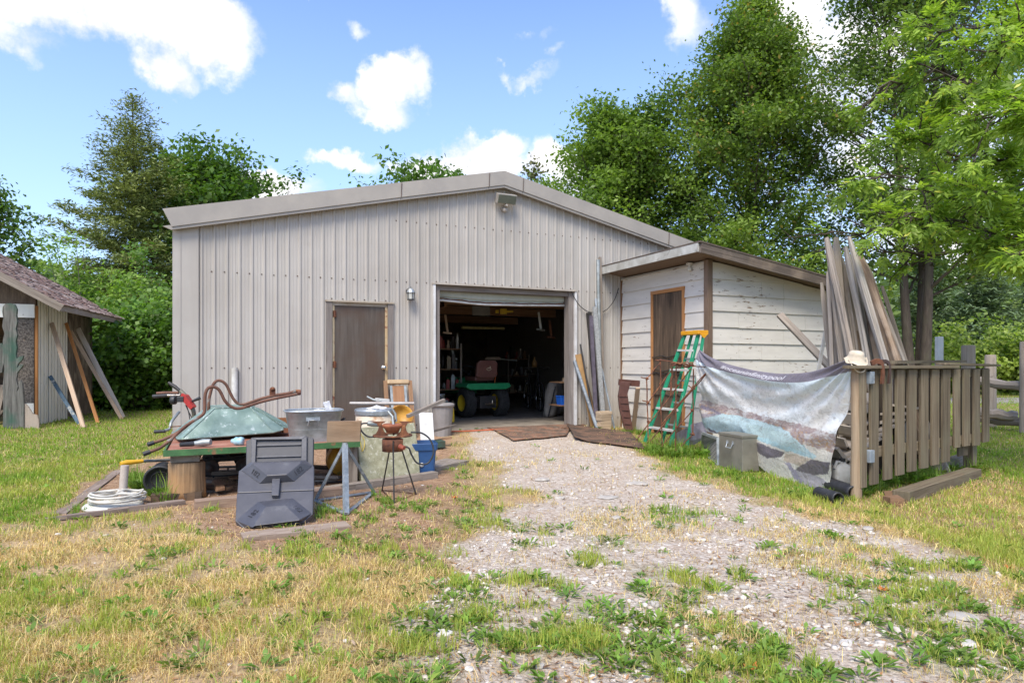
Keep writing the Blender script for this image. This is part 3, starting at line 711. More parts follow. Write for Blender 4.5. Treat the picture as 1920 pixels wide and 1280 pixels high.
# ------------------------------------------------------------------ metal building
EAVE, RIDGE, BW, BD = 2.92, 3.965, 9.4, 12.0
def roofz(s): return EAVE + (RIDGE - EAVE) * (1 - abs(s - BW / 2) / (BW / 2))
bld = thing('metal_building', 'large beige corrugated steel workshop with a low gable roof and an open overhead door', 'workshop', L(4.7, 0, 0))
sD0, sD1 = WS(611), WS(737); zD = Wd(670, 566).z            # man door incl. frame
sG0, sG1 = WS(811), WS(1079); zG = 2.335
opens = [(sD0, sD1, -1, zD), (sG0, sG1, -1, zG)]
bp = [(0, .03), (.30, .03)]
s = .335; pitch = .1575
while s < BW - .2:
    bp += [(s - .024, 0), (s - .010, .016), (s + .010, .016), (s + .024, 0), (s + .055, 0), (s + .061, .004), (s + .067, 0), (s + .095, 0), (s + .101, .004), (s + .107, 0)]
    s += pitch
bp += [(BW, .0)]
xs = np.array([p[0] for p in bp]); ys = np.array([p[1] for p in bp])
cuts = sorted(set([p[0] for p in bp] + [BW / 2, .0, .302] + [c for o in opens for c in o[:2]]))
mb = MB()
for a, c in zip(cuts[:-1], cuts[1:]):
    if c - a < 1e-6: continue
    oa, oc = float(np.interp(a, xs, ys)), float(np.interp(c, xs, ys)); mid = (a + c) / 2
    z0 = -.02
    for (x0, x1, q0, q1) in opens:
        if x0 < mid < x1: z0 = q1
    mb.face([L(a, -oa, z0), L(c, -oc, z0), L(c, -oc, roofz(c) - .02), L(a, -oa, roofz(a) - .02)])
# screws in rows on the ribs flats
def screw(s, z, out=.006):
    if any(x0 - .02 < s < x1 + .02 and q0 < z < q1 + .01 for (x0, x1, q0, q1) in opens): return
    c = L(s, -out, z); r = .011
    pts = [c + D * r * math.cos(k * 1.047) + Z * r * math.sin(k * 1.047) for k in range(6)]
    tip = c - E * .006
    for k in range(6): mb.face([pts[k], pts[(k + 1) % 6], tip], mi=1)
s = .335 + pitch / 2 + .045
k = 0
while s < BW - .3:
    for z in (2.34, 1.045, .18): screw(s, z + random.uniform(-.004, .004))
    if 2.9 < s: screw(s, 3.25 + random.uniform(-.004, .004))
    if sD0 < s < sD1: screw(s, zD + .035)
    if sG0 < s < sG1: screw(s, zG + .035)
    s += pitch; k += 1
mb.build('front_wall', [M_SIDE, M_SCREW], bld)
# other walls, a back window is left open
mb = MB(); win = plane_hit(1003, 640, L(0, BD), E); sw = toL(win)[0]
q = [(0, sw - .28), (sw + .28, BW)]
for a, c in q: mb.lbox(a, c, BD, BD + .1, 0, EAVE)
mb.lbox(sw - .28, sw + .28, BD, BD + .1, 0, 1.15); mb.lbox(sw - .28, sw + .28, BD, BD + .1, 2.05, EAVE)
mb.face([L(0, BD, EAVE), L(BW, BD, EAVE), L(BW / 2, BD, RIDGE)])
mb.build('back_wall', mat('inner_wall', (.26, .22, .17), (.12, .10, .08), 3, .9), bld)
mb = MB(); mb.lbox(sw - .28, sw + .28, BD + .02, BD + .04, 1.15, 2.05); mb.build('window_pane', glass(), bld)
mb = MB(); mb.lbox(0, .06, .03, BD, 0, EAVE); mb.lbox(0, .018, .0, .03, -.02, EAVE); mb.build('side_wall', M_SIDE, bld)
mb = MB(); mb.lbox(BW - .06, BW, .03, BD, 0, EAVE); mb.build('side_wall', M_SIDE, bld)
# roof: two slabs
mb = MB()
sl = (RIDGE - EAVE) / (BW / 2)
for sg in (0, 1):
    a0 = -.02 if sg == 0 else BW + .14; 
    za = roofz(0) - sl * (.02 if sg == 0 else .14)
    pts = [(a0, -.10, za), (BW / 2, -.10, RIDGE), (BW / 2, BD + .1, RIDGE), (a0, BD + .1, za)]
    top = [L(p[0], p[1], p[2] + .17) for p in pts]; bot = [L(*p) for p in pts]
    mb.face(top); mb.face(bot[::-1])
    for i in range(4): j = (i + 1) % 4; mb.face([bot[i], bot[j], top[j], top[i]])
mb.build('roof', M_TRIM, bld)
# rake trim: fascia with a drip lip and joints
mb = MB(); 
def rake(sa, sb):
    for (o, dz0, dz1, th) in ((.14, -.015, .205, .03), (.125, -.055, -.015, .05)):
        pa, pb = roofz(sa), roofz(sb)
        if sa < 0: pa = EAVE + sl * sa
        if sb > BW: pb = EAVE - sl * (sb - BW)
        sq = sa + (.105 if sa < 0 and dz1 > 0 else (.10 if sa < 0 else 0))
        A = [L(sq, -o, pa + dz0), L(sb, -o, pb + dz0), L(sb, -o, pb + dz1), L(sa, -o, pa + dz1)]
        B = [p + E * th for p in A]
        mb.face(A); mb.face(B[::-1])
        for i in range(4): j = (i + 1) % 4; mb.face([A[j], A[i], B[i], B[j]])
J = [-.12, 3.02, 4.43, BW / 2]; J2 = [BW / 2, 5.02, 7.9, BW + .15]
for a, c in list(zip(J[:-1], J[1:])) + list(zip(J2[:-1], J2[1:])): rake(a + (.003 if a != BW/2 else 0), c - (.003 if c != BW/2 else 0))
mb.build('rake_trim', M_TRIM, bld)
for jx in (3.02, 4.43, 5.02, 7.9): mb = MB(); mb.bar(L(jx, -.147, roofz(jx) - .01), L(jx + .01, -.147, roofz(jx) + .2), .008, .006); mb.build('trim_joint', M_SCREW, bld)
mb = MB(); mb.lbox(-.10, BW + .0, .005, BD, -.05, .062); mb.lbox(sG0 + .02, sG1 - .02, -.10, .005, -.05, .058)
mb.build('floor_slab', M_CONC, bld)
# corner trim
mb = MB(); mb.lbox(-.008, .09, -.036, .0, -.02, EAVE - .0); mb.build('corner_trim', M_SIDE, bld)
# interior framing
mb = MB()
for tt in (.8, 3.4, 6.0, 8.6): mb.lbox(.1, BW - .1, tt, tt + .09, 2.62, 2.84)
for tt, z_ in ((1.6, 2.18), (3.2, 2.14), (5.2, 2.1)): mb.lbox(2.2, 7.4, tt, tt + .05, z_, z_ + .17)
mb.lbox(4.2, 4.25, 1.4, 5.6, 2.12, 2.3)
mb.build('roof_beam', W_BROWN, bld)
# man door
mb = MB(); fw = .085
mb.lbox(sD0, sD0 + fw, -.03, .06, .0, zD); mb.lbox(sD1 - fw, sD1, -.03, .06, .0, zD); mb.build('door_frame', W_JAMB, bld)
mb = MB(); mb.lbox(sD0 - .01, sD1 + .01, -.045, .0, zD - .012, zD + .012); mb.lbox(sD0 + fw, sD1 - fw, .002, .055, zD - .06, zD - .012); mb.build('door_header', mat('header_trim', (.42, .38, .32), (.30, .24, .17), 6, .6, spots=(.25, .12, .05), spot_at=.64), bld)
mb = MB(); mb.lbox(sD0 + fw, sD0 + fw + .035, .0, .055, .0, zD - .06); mb.lbox(sD1 - fw - .035, sD1 - fw, .0, .055, .0, zD - .06)
mb.build('door_jamb', mat('rusted_jamb', (.50, .42, .27), (.42, .27, .12), 2, .6, 0, .1, spots=(.22, .055, .025), spot_at=.60, spot_scale=7), bld)
m, nt, b = _mat('door_brown'); t = nt.nodes.new('ShaderNodeTexCoord')
mp = nt.nodes.new('ShaderNodeMapping'); mp.inputs['Scale'].default_value = (9, 9, .5); nt.links.new(t.outputs['Object'], mp.inputs['Vector'])
n1 = noise(nt, mp.outputs[0], 3, 7, .65); n2 = noise(nt, t.outputs['Object'], 2.3, 5, .55)
c = ramp(nt, n1, [(.3, (.062, .045, .032)), (.7, (.105, .085, .068))]); c = mixc(nt, ramp(nt, n2, [(.42, (0, 0, 0)), (.65, (.8, .8, .8))]), c, (.075, .042, .024))
nt.links.new(c, b.inputs['Base Color']); b.inputs['Roughness'].default_value = .5; bump(nt, n1, b, .1, .01)
mb = MB(); mb.lbox(sD0 + fw + .038, sD1 - fw - .038, .015, .05, .03, zD - .064)
door = mb.build('door', m, bld)
for z_ in (.25, 1.05, 1.78): hg = MB(); hg.lbox(sD0 + fw + .012, sD0 + fw + .060, -.006, .016, z_, z_ + .09); hg.tube([L(sD0 + fw + .036, -.012, z_ - .005), L(sD0 + fw + .036, -.012, z_ + .095)], .009, 8); hg.build('hinge', M_RUST, door)
kn = MB(); kp = Wd(719, 689, -.015); kp = L(toL(kp)[0], .015, kp.z)
kn.lathe([(.0, .012), (.034, .012), (.034, .0)], kp - E * .0, (D, Z, -E), 20); kn.lathe([(.011, 0), (.011, .035), (.026, .045), (.03, .06), (.024, .072), (0, .074)], kp, (D, Z, -E), 20)
kn.build('door_knob', mat('chrome', (.7, .7, .68), None, 5, .18, 1, 0), door)
# overhead door opening
for x_ in (sG0, sG1 - .035): mb = MB(); mb.lbox(x_, x_ + .035, -.05, .02, .0, zG); mb.build('white_edge_trim', mat('white_trim', (.68, .68, .68), (.50, .49, .47), 5, .5, 0, .05, spots=(.30, .25, .2), spot_at=.7), bld)
mb = MB(); mb.lbox(sG0 - .01, sG1 + .01, -.062, .0, zG - .01, zG + .018); mb.build('opening_header', mat('header_trim2', (.45, .41, .36), (.33, .29, .24), 7, .55, spots=(.24, .12, .06), spot_at=.66), bld)
mb = MB(); mb.lbox(sG0 + .035, sG0 + .115, .0, .12, .0, zG - .01); mb.lbox(sG1 - .13, sG1 - .035, .0, .16, .0, zG - .01); mb.lbox(sG0 + .115, sG1 - .13, .03, .16, zG - .09, zG - .01)
mb.build('opening_jamb', W_JAMB, bld)
# raised overhead door: bottom panel visible, bowed
mb = MB(); rs = MB(); n = 22; a0, a1 = sG0 + .12, sG1 - .14
def sag(q): return -.028 * math.sin(math.pi * min(1, q / .62)) ** 2 * (1 if q < .62 else 1) - .03 * max(0, 1 - abs(q - .6) / .4)
for i in range(n):
    q0, q1 = i / n, (i + 1) / n; x0 = a0 + (a1 - a0) * q0; x1 = a0 + (a1 - a0) * q1
    prof = [(.18, zG - .05), (.15, zG - .09), (.145, zG - .16), (.17, zG - .185), (.155, zG - .19), (.15, zG - .215)]
    for (t0, z0), (t1, z1) in zip(prof[:-1], prof[1:]):
        f0 = (zG - z0) / .215; f1 = (zG - z1) / .215
        mb.face([L(x0, t0, z0 + sag(q0) * f0), L(x0, t1, z1 + sag(q0) * f1), L(x1, t1, z1 + sag(q1) * f1), L(x1, t0, z0 + sag(q1) * f0)], smooth=True)
pan = mb.build('overhead_door', mat('door_panel_paint', (.42, .43, .36), (.33, .34, .28), 4, .5, 0, .05, spots=(.22, .10, .045), spot_at=.72), bld)
sb = MB(); sb.tube([L(a0 + (a1 - a0) * i / n, .145, zG - .235 + sag(i / n)) for i in range(n + 1)], .017, 8); sb.build('bottom_seal', M_WHITEP, pan)
sb = MB(); sb.tube([L(a0 + (a1 - a0) * i / n, .146, zG - .204 + sag(i / n) + .006 * math.sin(i * 2.1)) for i in range(n + 1)], .009, 6); sb.build('rust_line', M_RUST, pan)
# lights on the wall
lp = thing('wall_lantern', 'small silver coach lantern on the steel wall between the two doors', 'wall lamp', Wd(768, 552, .03))
c = worldloc(lp) - E * .07
mb = MB(); mb.lathe([(.0, .03), (.05, .03), (.05, .0)], worldloc(lp) + Z * .05 + E * .03, (D, Z, -E), 16, 0); mb.tube([worldloc(lp) + Z * .05, c + Z * .10, c + Z * .085], .009, 8); mb.build('bracket', M_DARKM, lp)
mb = MB(); mb.lathe([(.0, .092), (.02, .088), (.045, .065), (.062, .03), (.066, .02)], c, None, 14); mb.build('lantern_cap', M_GALV, lp)
mb = MB(); mb.lathe([(.055, .02), (.048, -.075), (.0, -.078)], c, None, 6, 0, False); mb.build('lantern_glass', mat('frosted_glass', (.55, .56, .52), (.42, .42, .38), 4, .25), lp)
mb = MB()
for k in range(6): a = k * math.pi / 3; v = Vector((math.cos(a), math.sin(a), 0)); mb.bar(c + v * .057 + Z * .02, c + v * .050 - Z * .078, .008, .008)
mb.lathe([(.056, -.075), (.056, -.09), (.0, -.09)], c, None, 6, 0, False); mb.build('lantern_cage', M_DARKM, lp)
fl = thing('floodlight', 'rectangular floodlight with a round sensor under the gable peak', 'floodlight', Wd(943, 378, 0))
c = worldloc(fl) - E * .16; ax = (D, (E * .93 + Z * .36).normalized(), (Z * .93 - E * .36).normalized())
mb = MB(); mb.obox(c + ax[1] * .04, (.33, .09, .155), ax); mb.build('housing', M_TRIM, fl, bevel=.01)
mb = MB(); mb.obox(c - ax[1] * .012, (.30, .012, .125), ax); mb.build('lens', mat('flood_glass', (.13, .14, .11), (.09, .10, .075), 12, .35), fl)
mb = MB(); mb.bar(worldloc(fl) - Z * .11, c - Z * .09, .03, .03); mb.lathe([(.048, 0), (.048, .03), (0, .03)], worldloc(fl) - Z * .11, (D, Z, -E), 16); mb.build('arm', M_TRIM, fl)
mb = MB(); mb.lathe([(0, -.03), (.035, -.02), (.042, 0), (.035, .03), (0, .035)], worldloc(fl) - Z * .15 - E * .07 , (D, Z, -E), 16); mb.build('sensor', mat('sensor_grey', (.42, .38, .33), None, 9, .5), fl)
# conduit on the wall
pv = MB(); c0 = Wd(440, 690, .04); pv.cyl(Vector((c0.x, c0.y, .02)), c0, .042, n=14); one('drain_pipe', pv, M_WHITEP, 'short upright white pipe against the steel wall behind the wheelbarrow', 'pipe', (c0.x, c0.y, 0))
# ------------------------------------------------------------------ siding shed attached to the right
SS, ST = 6.99, -2.23; SE = 9.62
def face_t(u): return toL(plane_hit(u, 700, L(SS, 0), D))[1]
shed = thing('siding_shed', 'lean-to shed clad in peeling white clapboard with a dark plywood door', 'shed', L(SS, ST, 0))
def under(s): return 2.60 - (s - SS) * .142
mb = MB(); CH = .2335; td0, td1 = face_t(1286), face_t(1223); zdT = plane_hit(1250, 549, L(SS, 0), D).z
# door-side face (t from ST to 0), courses; each board is a wedge, lower edge proud
def board(a, b, z0, z1, pl, o0=.026, o1=.006, mi=0):
    """pl(a, out, z) gives a point"""
    A = [pl(a, o0, z0), pl(b, o0, z0), pl(b, o1, z1), pl(a, o1, z1)]; Bk = [pl(a, 0, z0), pl(b, 0, z0), pl(b, 0, z1), pl(a, 0, z1)]
    uv = [(z0, a), (z0, b), (z1, b), (z1, a)]
    mb.face(A, uv, mi); mb.face([Bk[0], Bk[1], A[1], A[0]], None, mi); mb.face([A[3], A[2], Bk[2], Bk[3]], None, mi)
    mb.face([A[1], Bk[1], Bk[2], A[2]], None, mi); mb.face([Bk[0], A[0], A[3], Bk[3]], None, mi)
plL = lambda t, o, z: L(SS - o, t, z)
z = .0; k = 0
while z < 2.6:
    z1 = min(z + CH + .012, 2.60)
    segs = [(ST, 0)]
    if z < zdT - .02: segs = [(ST, td0), (td1, 0)]
    if z < zdT - .02 and z1 > zdT + .06: board(td0, td1, zdT + .04, z1, plL, .016, .006)
    for (a, c) in segs:
        dz = random.uniform(-.006, .006) if z > 0 else 0
        dq = random.uniform(-.003, .004)
        board(a, c, z + dz, min(2.6, z1 + dz * .2), plL, .026 + dq, .006)
    z += CH; k += 1
mb.build('clapboard_side', P_WHITE, shed)
mb = MB(); plR = lambda s, o, z: L(s, ST - o, z)
z = .0; random.seed(3)
while z < 2.6:
    # clip the board by the sloping roof
    joints = [SS + .04] + sorted(random.sample([SS + .55 + .45 * q for q in range(4)], random.choice((1, 1, 2)))) + [SE]
    for a, c in zip(joints[:-1], joints[1:]):
        za = z + random.uniform(-.005, .005); zt = z + CH + .012; lim = under(c) - .0
        a_ = a + .002; c_ = c - .002
        if under(a) <= za + .01: continue
        nseg = 8
        for q in range(nseg):
            x0 = a_ + (c_ - a_) * q / nseg; x1 = a_ + (c_ - a_) * (q + 1) / nseg
            t0, t1 = min(zt, under(x0)), min(zt, under(x1))
            if t0 <= za or t1 <= za: continue
            f = lambda tt: .026 - .020 * (tt - za) / (zt - za)
            A = [plR(x0, .026, za), plR(x1, .026, za), plR(x1, f(t1), t1), plR(x0, f(t0), t0)]; Bk = [plR(x0, 0, za), plR(x1, 0, za), plR(x1, 0, t1), plR(x0, 0, t0)]
            mb.face(A); mb.face([Bk[0], Bk[1], A[1], A[0]])
            if q == 0: mb.face([Bk[0], A[0], A[3], Bk[3]])
            if q == nseg - 1: mb.face([A[1], Bk[1], Bk[2], A[2]])
    z += CH
mb.build('clapboard_front', P_WHITE, shed)
mb = MB(); mb.lbox(SS + .002, SE, ST + .002, -.03, 0, under(SE) - .06); 
mb.lbox(SS + .002, SS + .04, ST + .002, td0, 0, 2.57); mb.lbox(SS + .002, SS + .04, td1, -.03, 0, 2.57)
mb.face([L(SS + .003, ST + .004, 2.2), L(SE, ST + .004, under(SE) - .1), L(SE, ST + .004, under(SE) - .02), L(SS + .003, ST + .004, under(SS) - .02)])
mb.build('inner_frame', W_DARK, shed)
mb = MB(); mb.lbox(SS - .03, SS + .03, -.05, -.0, 0, 2.55); mb.build('wall_post', W_BROWN, shed)
mb = MB(); mb.lbox(SS - .045, SS + .045, ST - .04, ST + .045, 0, 2.60); mb.build('corner_post', wood('corner_post_wood', (.22, .155, .115), (.10, .065, .045), (.21, .15, .11)), shed)
mb = MB(); fw = .055
mb.lbox(SS - .034, SS + .0, td0, td0 + fw, 0, zdT); mb.lbox(SS - .034, SS + .0, td1 - fw, td1, 0, zdT); mb.lbox(SS - .038, SS + .0, td0, td1, zdT, zdT + fw)
mb.build('door_trim', wood('trim_orange', (.50, .24, .09), (.28, .12, .045), (.36, .18, .08)), shed)
mb = MB(); mb.lbox(SS - .02, SS + .01, td0 + fw, td1 - fw, .04, zdT); mb.build('shed_door', wood('charred_plywood', (.17, .115, .075), (.020, .016, .013), (.085, .06, .042), 9, .6, bmp=.6), shed)
mb = MB()
for zz in (.95, 1.0, .62, .38, 1.22): mb.tube([L(SS - .03 - random.random() * .015, td0 + fw + (td1 - td0 - 2 * fw) * q / 8, zz + .015 * math.sin(q * 1.7 + zz * 9)) for q in range(9)], .008, 6)
mb.build('loose_strip', M_DARKM, shed)
# roof: slab with overhang, white metal drip edge on the door side, weathered rake board in front
TO = ST - .29; SO = SS - .405
mb = MB()
def rpt(s, t, dz): return L(s, t, under(s) + dz)
A = [rpt(SO, TO, .02), rpt(SE + .1, TO, .02), rpt(SE + .1, 0, .02), rpt(SO, -.04, .02)]; B = [p + Z * .085 for p in A]
mb.face(A[::-1]); mb.face(B)
for i in range(4): j = (i + 1) % 4; mb.face([A[i], A[j], B[j], B[i]])
mb.build('roof_deck', wood('soffit_wood', (.30, .22, .16), (.16, .11, .08), (.36, .30, .24)), shed)
mb = MB(); A = [rpt(SO - .03, TO - .05, .108), rpt(SE + .15, TO - .05, .108), rpt(SE + .15, -.04, .108), rpt(SO - .03, -.04, .108)]; B = [p + Z * .022 for p in A]
mb.face(A[::-1]); mb.face(B)
for i in range(4): j = (i + 1) % 4; mb.face([A[i], A[j], B[j], B[i]])
mb.build('roofing_felt', mat('roofing_felt', (.13, .10, .08), (.07, .055, .045), 8, .9, 0, .5), shed)
mb = MB(); mb.obox((rpt(SO - .015, TO, .055) + rpt(SO - .015, -.04, .055)) / 2, (.024, abs(TO) - .04, .135), (D, E, Z)); mb.build('drip_edge', mat('old_flashing', (.60, .60, .57), (.38, .37, .33), 4, .5, .2, .1, spots=(.25, .23, .2), spot_at=.62, spot_scale=5), shed)
mb = MB(); a = rpt(SO - .0, TO - .022, .04); c = rpt(SE + .12, TO - .022, .04); mb.bar(a, c, .04, .135, None); mb.build('rake_board', wood('rake_wood', (.20, .165, .14), (.065, .05, .042), (.28, .22, .17), 18, .7, bmp=.9), shed)
bl = plane_hit(1298, 492, L(SS, 0), D); bl = L(SS - .05, toL(bl)[1], 2.57)
lb = thing('porch_bulb', 'bare white bulb holder under the shed roof overhang', 'lamp', bl)
mb = MB(); mb.lathe([(0, .04), (.055, .035), (.05, .01), (.02, 0)], bl, None, 16); mb.build('holder', M_WHITEP, lb)
mb = MB(); mb.lathe([(.018, 0), (.02, -.02), (.034, -.05), (.03, -.08), (0, -.092)], bl, None, 16); mb.build('bulb', mat('bulb_glass', (.72, .72, .68), None, 5, .2, 0, 0), lb)
# wires along the wall
def cable(name, pts, r, lab, m=None):
    mb = MB(); mb.tube(pts, r, 6); return one(name, mb, m or M_BLACK, lab, 'cable', pts[0])
def catmull(pts, n=8):
    pts = [Vector(p) for p in pts]; q = [pts[0] * 2 - pts[1]] + pts + [pts[-1] * 2 - pts[-2]]; o = []
    for i in range(1, len(q) - 2):
        for k in range(n):
            t = k / n; a, b_, c, d = q[i - 1:i + 3]
            o.append(.5 * ((2 * b_) + (c - a) * t + (2 * a - 5 * b_ + 4 * c - d) * t * t + (3 * b_ - a - 3 * c + d) * t ** 3))
    o.append(pts[-1]); return o
cable('cable', catmull([Wd(1070, 543, .05), Wd(1078, 560, .05), Wd(1088, 574, .05), Wd(1102, 584, .06), Wd(1115, 586, .06)]), .007, 'thin black cable sagging from the overhead door corner to the pipes')
cable('cable', catmull([Wd(1128, 586, .06), Wd(1140, 578, .05), Wd(1152, 562, .05), Wd(1160, 540, .05)]), .007, 'thin black cable rising from the pipes to the shed roof')
# ------------------------------------------------------------------ left shed
def Q(a, b_, z=0): return NL + D2 * a + E2 * b_ + Z * z
ls = thing('garden_shed', 'small old shed with a shingle roof and white plank side at the left edge', 'shed', NL)
WLn = 3.05; WZ_ = 2.24; rsl = .575
ez = 2.09
mb = MB(); random.seed(5); b0 = 0.0
wds = [.13, .16, .13, .09, .15, .14, .18, .16, .12, .14, .12]; x = .05
for wdt in wds:
    if x + wdt > 1.62: break
    mb.obox(Q(.012 + random.uniform(0, .006), x + wdt / 2, 1.2), (.010, wdt - .034, 2.42), (D2, E2, Z)); x += wdt
mb.build('white_planks', P_WHITEV, ls)
mb = MB(); x = 1.62
while x < WLn:
    mb.obox(Q(.008 + random.uniform(-.004, .006), x + .085, 1.2), (.022, .162, 2.4), (D2, E2, Z)); x += .168
mb.build('bare_planks', wood('bare_plank', (.22, .175, .135), (.055, .04, .032), (.30, .25, .20), 14, .6), ls)
mb = MB(); mb.obox(Q(-.012, WLn / 2, 1.25), (.02, WLn, 2.5), (D2, E2, Z)); mb.build('battens', W_DARK, ls)
mb = MB(); mb.obox(Q(.012, .02, 1.08), (.045, .04, 2.16), (D2, E2, Z)); mb.build('corner_strip', W_ORANGE, ls)
osb = mat('chipboard', (.17, .15, .135), (.05, .042, .038), 34, .9, 0, .5, (.4, .6), spots=(.36, .25, .16), spot_at=.68, spot_scale=20)
mb = MB(); mb.obox(Q(-.22, -.0, 1.18), (.40, .03, 1.55), (D2, E2, Z)); mb.build('chipboard_panel', osb, ls)
mb = MB(); mb.obox(Q(-.22, -.004, .20), (.40, .03, .40), (D2, E2, Z)); mb.build('lower_panel', P_WHITEV, ls)
hd = MB(); hd.obox(Q(-1.25, -.03, 2.06), (2.5, .03, .24), (D2, E2, Z)); hd.build('header_board', P_WHITEV, ls)
mb = MB(); mb.prism([(0, -.04), (0, .325), (-2.4, 1.82), (-4.8, .325), (-4.8, -.04)], Q(-.0, 0, 2.18), D2, Z, -E2, .0, 0, None, -.03); mb.build('gable', wood('gable_wood', (.24, .18, .13), (.08, .055, .04), (.17, .12, .08), 10, 2), ls)
mb = MB(); mb.obox(Q(-1.6, .6, 1.0), (.06, 1.2, 2.0), (D2, E2, Z)); mb.obox(Q(-2.3, 2.9, 1.1), (4.6, .05, 2.2), (D2, E2, Z)); mb.build('inside_wall', W_DARK, ls)
# roof plane (right-hand slope): eave line at offset, front overhang
ov = .60; fo = -.62; bo = WLn + .12; Rw = 3.0
def rp(a, b_, dz=0):  # a: distance inwards from the eave
    return Q(ov - a, b_, ez + a * rsl + dz)
mb = MB(); A = [rp(0, fo), rp(0, bo), rp(Rw, bo), rp(Rw, fo)]; B = [p + Z * .06 for p in A]; mb.face(A); mb.face(B[::-1])
for i in range(4): j = (i + 1) % 4; mb.face([A[j], A[i], B[i], B[j]])
A = [rp(Rw, fo), rp(Rw, bo), Q(ov - 2 * Rw, bo, ez), Q(ov - 2 * Rw, fo, ez)]; mb.face(A)
mb.build('roof_deck', W_GREY, ls)
mb = MB(); na = int(Rw / .11); nrm = (Z - D2 * -rsl).normalized()
sd_ = (-D2 + Z * rsl).normalized(); nn_ = (D2 * rsl + Z).normalized()
for i in range(na):
    x = fo - .02
    while x < bo + .02:
        wd_ = random.uniform(.09, .17); c = rp(i * .11 + .05, x + wd_ / 2, .06)
        th = random.uniform(.010, .022); tl = random.uniform(.02, .14)
        ax = (E2, (sd_ * math.cos(-tl) + nn_ * math.sin(-tl)).normalized(), (nn_ * math.cos(tl) + sd_ * math.sin(tl)).normalized())
        mb.obox(c + nn_ * random.uniform(0, .014) + sd_ * random.uniform(-.012, .012), (wd_ - .006, .20 + random.uniform(-.03, .03), th), ax, long=1, mi=random.choice((0, 0, 1)))
        x += wd_
mb.build('shingles', [wood('cedar_shingle', (.30, .215, .185), (.10, .062, .052), (.21, .12, .10), 18, 3, bmp=.9), wood('cedar_shingle_pale', (.46, .40, .37), (.17, .12, .10), (.30, .20, .17), 18, 3, bmp=.9)], ls)
mb = MB(); mb.bar(rp(.0, fo - .02, -.01), rp(.0, bo, -.01), .025, .10); mb.build('eave_board', W_GREY, ls)
mb = MB(); mb.bar(rp(-.02, fo - .015, -.0), rp(Rw, fo - .015, .0), .03, .13, nn_); mb.build('rake_board', W_GREY, ls)
# ------------------------------------------------------------------ lumber leaning on the garden shed
def lean(name, a, b_, wd, th, m, lab, cat='board', grp=None, up=None, jit=0, taper=1):
    mb = MB(); mb.bar(a, b_, wd, th, up, 0, taper, jit); base = a if a[2] < b_[2] else b_
    return one(name, mb, m, lab, cat, base, grp)
def gp(u, v): q = G(u, v); q.z = GH(q.x, q.y); return q
def on_ls(u, v, o=.05): return plane_hit(u, v, NL + D2 * o, D2)
GL = 'boards leaning on the garden shed'
lean('leaning_board', gp(157, 802), on_ls(97, 606), .07, .04, W_PALE, 'long pale board leaning on the white planks of the garden shed, nearest of the lumber', 'board', GL, E2)
lean('leaning_board', gp(184, 793), on_ls(124, 606), .055, .035, W_ORANGE, 'thin orange board leaning where the white planks end', 'board', GL, E2)
lean('leaning_board', gp(229, 786), on_ls(133, 621), .06, .04, W_PALE, 'reddish pale stud in the pair leaning on the bare planks', 'board', GL, E2)
lean('leaning_board', gp(231, 783), on_ls(146, 616), .09, .035, wood('white_stud', (.62, .58, .52), (.36, .30, .25), None), 'weathered white board in the pair, rightmost of the leaning lumber', 'board', GL, E2)
lv = lean('spirit_level', gp(149, 795), on_ls(94, 705), .06, .03, mat('level_blue', (.10, .17, .24), (.05, .09, .13), 8, .4, spots=(.55, .55, .5), spot_at=.6, spot_scale=5), 'long dark blue spirit level leaning on the garden shed', 'level', None, E2)
# wooden cactus cut-out
ct = thing('wooden_cactus', 'faded green cactus shape cut from weathered planks, standing at the garden shed front', 'cactus figure', gp(35, 808))
cY = 11.35
def outline(px, off=0): return [((u - 35) / F * cY, (HOR - v) / F * cY + HC) for u, v in px]
cm_ = wood('cactus_wood', (.22, .215, .195), (.045, .042, .036), (.035, .10, .07), 16, 1.0, bmp=.8)
body = [(8,806),(9,760),(8,725),(11,690),(7,672),(9,655),(8,640),(11,625),(7,612),(9,596),(7,585),(8,575),(14,569),(22,569),(30,571),(34,580),(33,592),(35,604),(32,616),(35,628),(32,640),(34,652),(32,665),(34,672),(40,668),(46,667),(44,674),(36,682),(34,690),(41,683),(46,684),(42,690),(35,698),(33,712),(36,724),(34,735),(38,728),(37,716),(41,712),(44,718),(46,735),(47,755),(47,806)]
mb = MB(); c0 = Vector(((35 - 960) / F * cY, cY, 0)); mb.prism(outline(body)[::-1], c0, Vector((1, 0, 0)), Z, Vector((0, -1, 0)), .035); mb.build('trunk', cm_, ct)
arm = [(-22,700),(-20,690),(-12,684),(-8,668),(-6,650),(-2,644),(5,643),(9,650),(9,672),(6,690),(5,698),(-2,700),(-10,706),(-20,708)]
mb = MB(); mb.prism(outline(arm)[::-1], c0 + Vector((0, .01, 0)), Vector((1, 0, 0)), Z, Vector((0, -1, 0)), .03); mb.build('arm', cm_, ct)
mb = MB(); mb.prism(outline([(46,808),(47,756),(53,762),(58,770),(62,776),(70,778),(73,786),(74,806)])[::-1], c0 + Vector((0, .02, 0)), Vector((1, 0, 0)), Z, Vector((0, -1, 0)), .03); mb.build('base_board', W_GREYL, ct)
for i, (a, b_) in enumerate((((-12, 800), (4, 735)), ((-10, 775), (6, 722)), ((-16, 810), (3, 770)))):
    A = P(*a, 12.0); B_ = P(*b_, 12.5)
    lean('scrap_plank', Vector((A.x, A.y, .03)), B_, .09, .03, W_GREY, ('lowest', 'topmost', 'middle')[i] + ' grey scrap plank stacked inside the garden shed doorway', 'plank', 'scrap planks in the garden shed doorway')

